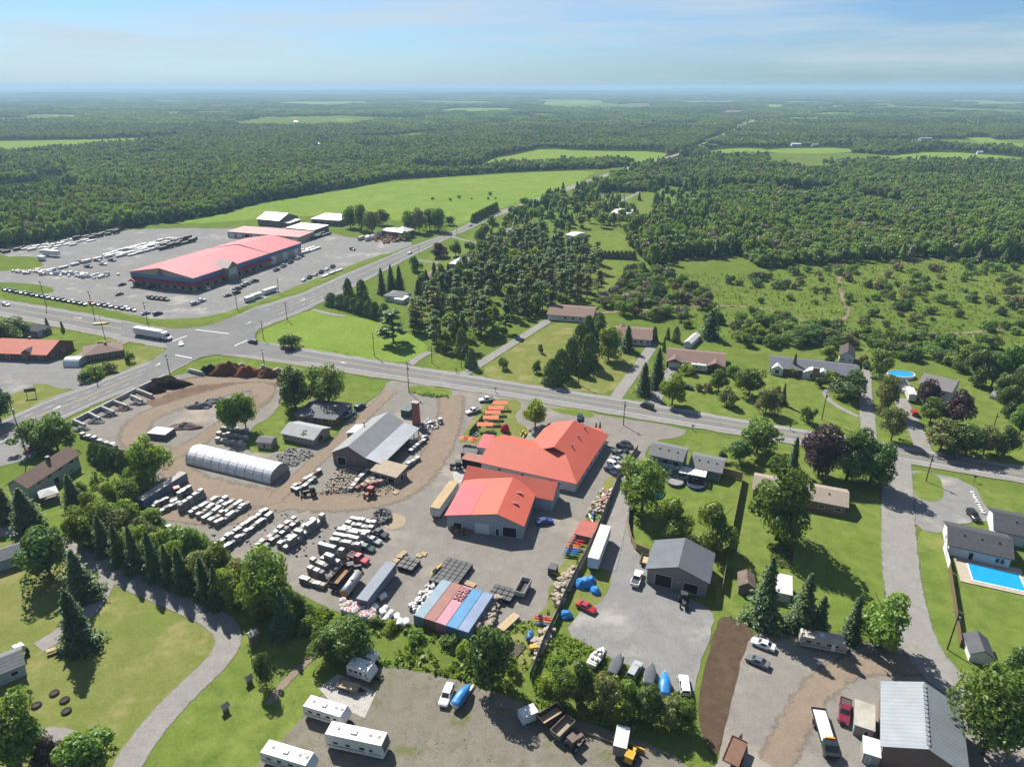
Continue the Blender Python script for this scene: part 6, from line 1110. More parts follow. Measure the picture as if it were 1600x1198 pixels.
gh, gw, gd = hoop('greenhouse', 'long hooped greenhouse covered in cloudy plastic film', 'greenhouse', ((291, 725), (423, 757), (450, 735)), 4.0, PLA, M('greenhouse_end', (.4, .4, .38), .7), 11)
hoop('arched_shed', 'white arched shed with a dark top on the pool garden lawn', 'shed', ((1517, 1022), (1520, 995), (1497, 995)), 3.0, M('charcoal_arch_roof', (.14, .145, .16), .8), W_WHITE) if False else None
hs, _, _ = house('arched_shed', 'gambrel garden shed with a charcoal roof on the pool garden lawn', 'shed', ((1517, 1021), (1554, 1029), (1552, 1000)), 1.9, W_WHITE, M('charcoal_arch_roof', (.1, .105, .12), .8), 1.3, 'gable', 'y', .2, ops=[('f', 0, 1.0, 1.4, 1.8, 'door', m_white)])
hoop('arched_shed', 'dark quonset shed on the lawn beside the round cedars', 'shed', ((1545, 622), (1558, 626), (1540, 602)), 2.8, M('grey_quonset', (.3, .31, .33), .6), m_dark); hoop('arched_shed', 'white quonset tank shed at the roadhouse forecourt', 'shed', ((99, 574), (124, 574), (126, 565)), 3.2, M('white_quonset', (.66, .68, .7), .4), m_conc)
gz = rect((64, 778), (90, 770), (86, 760), 2.4); g_ = thing('gazebo', 'black gazebo with a pale roof on the lawn of the pale green house', 'gazebo', (gz[0], gz[1], .1), gz[2]); roof_part(g_, M('pale_gazebo_roof', (.5, .5, .5), .7), gz[3], gz[4], 2.3, .9, 'hip', 'x', .3)
for sx in (-1, 1):
    for sy in (-1, 1): mb = MB(); mb.cbox((sx*gz[3]/2, sy*gz[4]/2, 1.15), (.14, .14, 2.3)); part('post', mb, m_dark, g_)
mb = MB(); mb.box(-gz[3]/2, gz[3]/2, -gz[4]/2, gz[4]/2, 0, .3); part('deck', mb, m_wood, g_)
# ---------------- concrete bays and material mounds
BL = M('concrete_block', (.55, .53, .5), .9, var=.12, scale=1)
blk = MB(); blk.cbox((0, 0, .38), (1.46, .7, .76), 0, .03); blk = blk.mesh('block', BL)
def bay(label, p0, p1, rows=2):
    a, b = G(*p0), G(*p1); d = b-a; n = max(2, int(d.length/1.5)); r = thing('bay_wall', label, 'wall', (a.x, a.y, .1), math.atan2(d.y, d.x), 'concrete bay walls')
    for j in range(rows):
        for i in range(n-(j % 2)): ob('block', blk, r, ((i+.5+.5*(j % 2))*1.5, rng.uniform(-.04, .04), j*.77))
bay('long concrete block wall behind the gravel bays', (112, 664), (216, 611)); bay('concrete block wall behind the mulch piles', (216, 611), (262, 590))
for p0, p1 in (((113, 660), (138, 671)), ((138, 649), (160, 660)), ((159, 640), (184, 651)), ((178, 631), (205, 641)), ((204, 622), (226, 632)), ((215, 613), (243, 624))): bay('concrete block divider between the gravel bays', p0, p1)
for p0, p1 in (((294, 581), (322, 588)), ((368, 577), (384, 571)), ((388, 585), (402, 577)), ((406, 578), (420, 573)), ((422, 587), (440, 578))): bay('concrete block divider between the mulch piles', p0, p1, 2)
bl2 = rect((228, 677), (258, 680), (264, 668), 2.0); ws = thing('block_bunker', 'low white-topped block bunker in the middle of the dirt loop', 'bunker', (bl2[0], bl2[1], .1), bl2[2]); mb = MB(); mb.cbox((0, 0, .9), (bl2[3], bl2[4], 1.8), 0, .06); part('wall', mb, m_dst, ws); mb = MB(); mb.cbox((0, 0, 1.9), (bl2[3]-.3, bl2[4]-.3, .2), 0, .05); part('top', mb, m_wrap, ws)
def mound(label, u, v, wpx, h, mat, dpx=None, seed=0, nm='material_pile'):
    k = mpp(u, v); wpx *= 1.2; h *= 1.15; rx = wpx*k/2; ry = (dpx*k*2.2/2 if dpx else rx*.8); n, m_ = 28, 11; c = G(u, v); mb = MB(); vs = []
    for j in range(m_):
        t = j/(m_-1)
        for i in range(n):
            p = 2*math.pi*i/n; w_ = 1+.45*noise.noise((math.cos(p)*1.7+seed*3.1, math.sin(p)*1.7, t*2)); vs.append((rx*(1-t)*w_*math.cos(p), ry*(1-t)*w_*math.sin(p), h*.8*(1-(1-t)**1.7)*(1+.5*noise.noise((math.cos(p)*(1-t)*3+seed*1.7, math.sin(p)*(1-t)*3, t*1.3)))-.05*(j == 0)))
    mb.add(vs, [(j*n+i, j*n+(i+1) % n, (j+1)*n+(i+1) % n, (j+1)*n+i) for j in range(m_-1) for i in range(n)]+[tuple(range(n-1, -1, -1))]); ob(nm, mb.mesh(nm, mat, True), None, (c.x, c.y, .1), 0, label, 'pile')
GM = lambda nm, c: GR(nm, [c, tuple(x*1.25 for x in c), tuple(x*.75 for x in c)], .3, 1.2, 5, .6)
mk, mbw, mrd, mgv, mpk = GM('black_mulch', (.035, .027, .022)), GM('brown_mulch', (.25, .12, .06)), GM('red_mulch', (.36, .11, .055)), GM('crushed_gravel', (.34, .335, .33)), GM('pinkish_gravel', (.36, .27, .24))
for a in (('long black mulch pile behind the block wall', 262, 603, 66, 3.6, mk, 16, 1), ('black topsoil pile beside the brown mulch', 330, 583, 40, 3.4, mk, 9, 2), ('brown bark mulch pile in the bays', 356, 583, 58, 4.6, mbw, 13, 3), ('reddish mulch pile between the block dividers', 388, 586, 44, 3.8, mrd, 11, 4), ('dark brown mulch pile near the shade trees', 420, 588, 38, 3.4, mbw, 9, 5), ('small dark soil pile in the block bay', 240, 613, 30, 2.2, mk, 8, 6),
          ('grey gravel mound in the middle of the dirt loop', 312, 636, 40, 2.0, mgv, 10, 7), ('pale gravel mound beside the pinkish gravel', 340, 628, 36, 1.8, mgv, 8, 8), ('pinkish gravel mound beside the block bunker', 288, 668, 44, 1.8, mpk, 9, 9), ('small gravel heap in the first block bay', 128, 672, 22, 1.4, mgv, 7, 10), ('small gravel heap in the second block bay', 150, 660, 22, 1.4, mgv, 7, 11), ('small gravel heap in the third block bay', 172, 650, 22, 1.5, mgv, 7, 12), ('small gravel heap in the fourth block bay', 194, 640, 24, 1.5, mpk, 7, 13), ('small gravel heap in the fifth block bay', 216, 631, 22, 1.5, mgv, 7, 14), ('dark stone heap beside the shade trees', 347, 636, 16, 2.2, mk, 5, 15)): mound(*a)
# ---------------- pools, trampoline, garden things
WAT = M('pool_water', (.02, .42, .78), .06, var=.06, scale=.6, spec=.5)
pl = rect((1520, 907), (1602, 925), (1600, 900), 0); p_ = thing('swimming_pool', 'rectangular turquoise swimming pool with a pale stone deck', 'pool', (pl[0], pl[1], .1), pl[2]); pw, pd = pl[3], pl[4]
mb = MB(); mb.loft([[(-pw/2-2.6, -pd/2-1.5, 0), (pw/2+1, -pd/2-1.5, 0), (pw/2+1, pd/2+2.5, 0), (-pw/2-2.6, pd/2+2.5, 0)], [(-pw/2-2.6, -pd/2-1.5, .12), (pw/2+1, -pd/2-1.5, .12), (pw/2+1, pd/2+2.5, .12), (-pw/2-2.6, pd/2+2.5, .12)]]); part('deck', mb, M('sandstone_deck', (.55, .47, .37), .85, var=.1), p_)
mb = MB(); mb.box(-pw/2, pw/2, -pd/2, pd/2, .1, .14); part('water', mb, WAT, p_)
mb = MB(); o4 = [(-pw/2-.3, -pd/2-.3), (pw/2+.3, -pd/2-.3), (pw/2+.3, pd/2+.3), (-pw/2-.3, pd/2+.3)]; i4 = [(-pw/2, -pd/2), (pw/2, -pd/2), (pw/2, pd/2), (-pw/2, pd/2)]; mb.add([(x, y, .19) for x, y in o4+i4]+[(x, y, .11) for x, y in o4+i4], [(i, (i+1) % 4, 4+(i+1) % 4, 4+i) for i in range(4)]+[(8+i, 8+(i+1) % 4, (i+1) % 4, i) for i in range(4)]+[(4+i, 4+(i+1) % 4, 12+(i+1) % 4, 12+i) for i in range(4)]); part('coping', mb, m_white, p_)
def round_pool(label, u, v, r_, h, wall, top, nm='above_ground_pool', cat='pool', ry=None):
    r = thing(nm, label, cat, G(u, v, .1)); ry = ry or r_; n = 24; ring = lambda k, z: [(r_*k*math.cos(2*math.pi*i/n), ry*k*math.sin(2*math.pi*i/n), z) for i in range(n)]
    mb = MB(); mb.loft([ring(1, 0), ring(1, h), ring(.93, h+.03), ring(.93, h-.15)], 0, False); part('wall', mb, wall, r); mb = MB(); mb.loft([ring(.93, h-.3), ring(.93, h-.18)]); part('surface', mb, top, r); return r
round_pool('oval above-ground pool with turquoise water beside the taupe-roofed house', 1407, 588, 5.2, 1.2, W_WHITE, WAT, ry=3.6); round_pool('round blue-rimmed trampoline behind the patio cover', 1087, 759, 2.4, .8, M('blue_rim', (.05, .15, .4), .5), m_dark, 'trampoline', 'trampoline'); round_pool('round grey covered hot tub on the garden lawn', 1055, 755, 2.3, .8, m_dst, M('grey_pool_cover', (.3, .3, .31), .7), 'covered_pool', 'pool'); round_pool('small cyan paddling pool under the garden tree', 1028, 775, 1.4, .4, M('cyan_rim', (.05, .4, .6), .5), WAT, 'paddling_pool', 'pool')
dk = rect((1391, 607), (1427, 611), (1428, 596), 1.2); house('pool_deck', 'white railed deck with striped boards beside the oval pool', 'deck', dk, 1.1, W_WHITE, M('striped_deck', (.58, .54, .5), .8, stripes=(0, 1.2, .35)), .1, 'flat', o=.05)
pt = thing('picnic_table', 'wooden picnic table on the dry lawn beside the lane', 'table', G(84, 1018, .1), R(35))
for i in range(4): mb = MB(); mb.cbox((0, -.33+i*.22, .75), (2.2, .2, .05)); part('top_board', mb, m_tan, pt)
for s in (-1, 1): mb = MB(); mb.cbox((0, s*.75, .45), (2.2, .26, .05)); part('bench', mb, m_tan, pt); mb = MB(); mb.prism([(-.85, 0), (-.7, 0), (-.25, .72), (.25, .72), (.7, 0), (.85, 0), (.35, .74), (-.35, .74)], s*.8-.04, s*.8+.04, 0, 'x'); part('leg_frame', mb, m_wood, pt)
tp = thing('tyre_planter', 'x', 'planter'); n = 16; mb = MB(); RR = lambda r_, z: [(r_*math.cos(2*math.pi*i/n), r_*math.sin(2*math.pi*i/n), z) for i in range(n)]; mb.loft([RR(.75, 0), RR(.9, .12), RR(.9, .28), RR(.75, .4), RR(.45, .36)], 0, False); part('tyre', mb, m_black, tp); mb = MB(); mb.loft([RR(.5, .1), RR(.5, .3)]); part('soil', mb, m_soil, tp)
for u, v in ((85, 1083), (101, 1094), (104, 1111), (57, 1102)): place(tp, G(u, v, .1), 0, label='black tyre planter on the lawn before the lane cabin', group='tyre planters', scale=(.95, .95, .8))
def kiosk(label, u, v, w_=1.2, h=2.0):
    r = thing('garden_kiosk', label, 'kiosk', G(u, v, .1), R(50)); mb = MB(); mb.cbox((0, 0, h*.45), (w_*.8, w_*.6, h*.9)); part('box', mb, m_wood, r); roof_part(r, M('pale_kiosk_roof', (.55, .52, .47), .8), w_*.9, w_*.7, h*.9, .4, 'gable', 'x', .2)
kiosk('small roofed kiosk beside the bend of the lane', 397, 1003, 1.8, 2.6); kiosk('little wooden box shelter on the mown strip', 353, 1110, 1.1, 1.4); kiosk('little wooden box shelter under the small tree', 390, 1066, 1.1, 1.4)
sg = thing('road_sign', 'dark board sign on two posts by the roadhouse drive', 'sign', G(50, 620, .1), R(20))
for s in (-1, 1): mb = MB(); mb.cbox((s*1.4, 0, 1.6), (.18, .18, 3.2)); part('post', mb, m_wood, sg)
mb = MB(); mb.cbox((0, -.12, 2.7), (3.6, .1, 1.3)); part('board', mb, M('dark_sign_board', (.14, .09, .08), .7), sg)
sg = thing('boat_sign', 'tall roadside sign with a yellow boat on a post behind the roadhouse', 'sign', G(164, 528, .1), R(10)); mb = MB(); mb.tube([(0, 0, 0), (0, 0, 6)], .18, 8); part('post', mb, m_steel, sg); mb = MB(); hull(mb, 6.5, 1.8, 1.0, 6.0); part('boat', mb, M('boat_yellow', (.62, .42, .12), .6), sg); mb = MB(); mb.tube([(0, 0, 6.8), (0, 0, 11)], .1, 6); part('mast', mb, m_steel, sg)
mbx = thing('mailbox', 'x', 'mailbox'); mb = MB(); mb.cbox((0, 0, .55), (.1, .1, 1.1)); part('post', mb, m_wood, mbx); mb = MB(); mb.cbox((0, 0, 1.25), (.6, .3, .3), 0, .06); part('box', mb, m_dark, mbx)
for u, v, wh in ((713, 583, 'at the first driveway across the highway'), (1082, 672, 'at the corner of the roadside lawn'), (1234, 672, 'before the grey ranch house'), (1404, 693, 'between the two long driveways'), (1522, 752, 'at the end of the stone edging'), (774, 613, 'at the paddle shop frontage')): place(mbx, G(u, v, .1), 0, label='roadside mailbox '+wh, group='mailboxes', scale=(1.5, 1.5, 1.3))
# stone edging of the white houses' drive
for i in range(9):
    p = G(1519, 770).lerp(G(1536, 802), i/8); mb = MB(); mb.cbox((0, 0, .15), (1.1, .8, .36), 0, .1); ob('edging_stone', mb.mesh('edging_stone', m_wrap), None, (p.x, p.y, .1), i*.7, 'pale boulder in the edging row of the white houses drive', 'stone', 'edging stones')
gst = thing('gravestone', 'x', 'gravestone'); mb = MB(); mb.cbox((0, 0, .6), (1.0, .3, 1.2), 0, .06); part('slab', mb, m_wrap, gst); mb = MB(); mb.cbox((0, 0, .08), (1.3, .5, .16)); part('base', mb, m_conc, gst)
for i in range(7):
    for j in range(8): place(gst, G(938+i*6.2, 322-j*2.6, .03), R(10), label='pale gravestone in the rows of the cemetery lawn', group='gravestones', scale=(1.2, 1.2, 1.2))
# ================================================================ TREES AND PLANTS
LG = dict(mid=leaf_mat('leaf_mid_green', (0.161, 0.292, 0.042), (0.323, 0.476, 0.074), .42), light=leaf_mat('leaf_light_green', (0.201, 0.344, 0.045), (0.364, 0.515, 0.077), .46), dark=leaf_mat('leaf_dark_green', (0.097, 0.192, 0.040), (0.202, 0.314, 0.064), .34),
          lime=leaf_mat('leaf_lime', (0.277, 0.433, 0.038), (0.453, 0.581, 0.063), .48), purple=leaf_mat('leaf_purple', (0.077, 0.038, 0.051), (0.179, 0.090, 0.109), .25, .12, .01), olive=leaf_mat('leaf_olive', (0.209, 0.262, 0.077), (0.379, 0.400, 0.134), .36),
          brown=leaf_mat('leaf_dry_brown', (0.22, 0.165, 0.09), (0.36, 0.26, 0.15), .25), grey=leaf_mat('twig_grey', (0.306, 0.276, 0.211), (0.517, 0.461, 0.352), .15), conifer=leaf_mat('needle_dark', (0.073, 0.146, 0.050), (0.178, 0.269, 0.085), .2, .2), pine=leaf_mat('needle_pine', (.135, .24, .08), (.27, .39, .14), .32, .22), cedar=leaf_mat('needle_cedar', (0.105, 0.192, 0.042), (0.234, 0.314, 0.070), .22, .18))
def leaves(name, pos, nrm, size, mat, asp=.62, seed=0):
    q = np.random.default_rng(seed); N = len(pos); nrm = nrm/np.maximum(1e-6, np.linalg.norm(nrm, axis=1, keepdims=True))
    t = q.normal(size=(N, 3)); a = np.cross(nrm, t); a /= np.maximum(1e-6, np.linalg.norm(a, axis=1, keepdims=True)); b = np.cross(nrm, a); s = np.asarray(size).reshape(-1, 1)*np.ones((N, 1))
    V = np.stack([pos+a*s, pos+b*s*asp+nrm*s*.15, pos-a*s, pos-b*s*asp+nrm*s*.15], 1).reshape(-1, 3)
    me = bpy.data.meshes.new(name); me.vertices.add(4*N); me.vertices.foreach_set('co', V.ravel().astype(np.float32)); me.loops.add(4*N); me.loops.foreach_set('vertex_index', np.arange(4*N, dtype=np.int32))
    me.polygons.add(N); me.polygons.foreach_set('loop_start', np.arange(0, 4*N, 4, dtype=np.int32)); me.update(calc_edges=True)
    at = me.attributes.new('v', 'FLOAT', 'FACE'); at.data.foreach_set('value', q.random(N).astype(np.float32)); me.materials.append(mat); me.validate(); return me
def sph(q, n):
    d = q.normal(size=(n, 3)); return d/np.linalg.norm(d, axis=1, keepdims=True)
def broad(seed, n, ls, h=10., r=4., base=.03, lobes=28, flat=1.0):
    """crown of leaf clumps: lobes fill an uneven egg, leaves sit on the lobes"""
    q = np.random.default_rng(seed); d = sph(q, lobes); rad = q.uniform(.35, .82, (lobes, 1)); zc = h*(base+.96)/2; hz = h*(1-base)/2
    wob = 1+.28*np.sin(d[:, :1]*3+seed)*np.cos(d[:, 1:2]*4+seed*2); c = d*rad*np.array([r, r, hz])*wob; c[:, 2] = c[:, 2]*flat+zc; lr = q.uniform(.27, .47, lobes)*r
    k = q.integers(0, lobes, n); dd = sph(q, n); dd[:, 2] += .25; dd /= np.linalg.norm(dd, axis=1, keepdims=True)
    p = c[k]+dd*(lr[k]*q.uniform(.72, 1.05, n))[:, None]*np.array([1, 1, .85]); p[:, 2] = np.where(p[:, 2] < h*base*.7, h*base*.7+q.random(n)*h*.12, np.minimum(p[:, 2], h*1.02))
    nn = dd+q.normal(size=(n, 3))*.45; return p, nn, q.uniform(.6, 1.25, n)*ls
def spruce(seed, n, ls, h=12., r=2.9, base=.03, power=.72, droop=.3):
    q = np.random.default_rng(seed); lev = 22; t = (q.integers(0, lev, n)/lev)**1.15+q.uniform(0, .02, n); t = base+(1-base)*t; az = np.floor(q.uniform(0, 9, n))/9*6.283+t*37+q.normal(size=n)*.12
    k = q.uniform(.15, 1, n)**.6; tab = q.uniform(.58, 1.18, (lev+1, 9)); li = np.clip((t*lev).astype(int), 0, lev); bi = ((az-t*37)/6.283*9).round().astype(int) % 9; R_ = tab[li, bi]* r*(1-t)**power*(1+.2*np.sin(az*2+seed+t*5)+.14*np.sin(az*5+t*23+seed)+.1*q.normal(size=n)); x = R_*k
    p = np.stack([x*np.cos(az), x*np.sin(az), h*t-droop*x+.15*q.normal(size=n)], 1); p[:, 2] = np.maximum(p[:, 2], .1)
    nn = np.stack([np.cos(az)*.5, np.sin(az)*.5, np.ones(n)], 1)+q.normal(size=(n, 3))*.45; return p, nn, q.uniform(.6, 1.2, n)*ls*(.55+.6*(1-t))
def pine(seed, n, ls, h=18., r=3.2):
    q = np.random.default_rng(seed); m = 46; tz = q.uniform(.2, 1, m); az = q.uniform(0, 6.283, m); R_ = r*np.sqrt(np.clip(1.08-tz, .03, 1))*q.uniform(.35, 1.1, m); c = np.stack([R_*np.cos(az), R_*np.sin(az), h*tz], 1)
    k = q.integers(0, m, n); dd = sph(q, n); p = c[k]+dd*np.array([1.15, 1.15, .5])*q.uniform(.4, 1, (n, 1)); return p, dd*.6+np.array([0, 0, .7])+q.normal(size=(n, 3))*.4, q.uniform(.6, 1.2, n)*ls
def cone(seed, n, ls, h=6., r=1.6, power=.55):
    q = np.random.default_rng(seed); t = q.random(n)**1.25; az = q.uniform(0, 6.283, n); R_ = r*(1-t)**power*(.85+.2*np.sin(az*3+seed)*np.sin(t*9+seed)+.12*np.sin(az*7+t*20)); R_ *= q.uniform(.75, 1.05, n)
    p = np.stack([R_*np.cos(az), R_*np.sin(az), .08+h*t], 1); return p, np.stack([np.cos(az), np.sin(az), .5+0*az], 1)+q.normal(size=(n, 3))*.4, q.uniform(.6, 1.2, n)*ls
def trunk_mesh(h, r, limbs, top=.75, seed=0):
    q = random.Random(seed); mb = MB(); mb.tube([(0, 0, -.1), (q.uniform(-.1, .1), q.uniform(-.1, .1), h*top*.5), (q.uniform(-.2, .2), q.uniform(-.2, .2), h*top)], [r, r*.75, r*.3], 7)
    for i in range(limbs):
        a = i*2.4+q.random(); z = h*q.uniform(.25, .6); l = h*q.uniform(.18, .3); mb.tube([(0, 0, z), (math.cos(a)*l*.6, math.sin(a)*l*.6, z+l*.5), (math.cos(a)*l, math.sin(a)*l, z+l)], [r*.4, r*.28, r*.1], 5)
    return mb.mesh('trunk', m_bark)
SP = {'broad': (10, 4, [leaves('crown', *broad(s, 4600, .31), LG['mid'], seed=s) for s in (1, 2, 3, 4)], trunk_mesh(10, .24, 5)),
      'broad_big': (15, 6.5, [leaves('crown', *broad(s, 8000, .4, 15, 6.5, .03, 38), LG['mid'], seed=s) for s in (11, 12, 13)], trunk_mesh(15, .42, 6)),
      'shrub': (2.6, 2, [leaves('crown', *broad(s, 1000, .22, 2.6, 2, .0, 14), LG['mid'], seed=s) for s in (21, 22, 23, 24)], trunk_mesh(2.6, .12, 3)),
      'spruce': (12, 2.9, [leaves('crown', *spruce(s, 3600, .44), LG['conifer'], .4, s) for s in (31, 32, 33)], trunk_mesh(12, .2, 0, .9)),
      'pine': (18, 3.4, [leaves('crown', *pine(s, 2000, .52), LG['pine'], .5, s) for s in (41, 42, 43, 44)], trunk_mesh(18, .24, 4, .95)),
      'cedar': (6, 1.7, [leaves('crown', *cone(s, 1500, .26), LG['cedar'], .5, s) for s in (51, 52, 53)], trunk_mesh(6, .13, 0, .8)),
      'roundcedar': (6, 2.6, [leaves('crown', *cone(s, 1900, .3, 6, 2.6, .38), LG['cedar'], .5, s) for s in (56, 57)], trunk_mesh(6, .16, 0, .7)),
      'far': (11, 4.2, [leaves('crown', *broad(s, 700, .72, 11, 4.2, .04, 16), LG['mid'], seed=s) for s in (61, 62, 63)], trunk_mesh(11, .2, 2)),
      'farpine': (12, 2.8, [leaves('crown', *spruce(s, 520, .85, 12, 2.8, .08, .8), LG['conifer'], .5, s) for s in (66,)], trunk_mesh(12, .18, 0, .9))}
SN_ = {'broad': 'broadleaf_tree', 'broad_big': 'broadleaf_tree', 'shrub': 'shrub', 'spruce': 'spruce_tree', 'pine': 'pine_tree', 'cedar': 'cedar_tree', 'roundcedar': 'cedar_tree', 'far': 'woodland_tree', 'farpine': 'spruce_tree'}
DEFM = {'spruce': 'conifer', 'pine': 'pine', 'cedar': 'cedar', 'roundcedar': 'cedar', 'farpine': 'conifer'}
tr = random.Random(21); TREES = []
def tree_at(x, y, h, r, kind, col, label, group=None, z=.05):
    h0, r0, cr_, tk_ = SP[kind]; s = (r/r0, r/r0*tr.uniform(.92, 1.08), h/h0)
    o = ob(SN_[kind], None, None, (x, y, z), tr.uniform(0, 6.28), label, 'shrub' if kind == 'shrub' else 'tree', group, None, s)
    cw = ob('crown', tr.choice(cr_), o); ob('trunk', tk_, o); dm = DEFM.get(kind, 'mid')
    if col and col != dm: cw.material_slots[0].link = 'OBJECT'; cw.material_slots[0].material = LG[col]
    TREES.append((x, y, r)); return o
def tree(u, v, vt, wpx, kind, col, label, group=None):
    g = G(u, v); return tree_at(g.x, g.y, height_at(u, v, vt)*(1.06 if 'broad' in kind else 1), wpx*mpp(u, v)/2*(1.14 if 'broad' in kind else 1.05), kind, col, label, group)
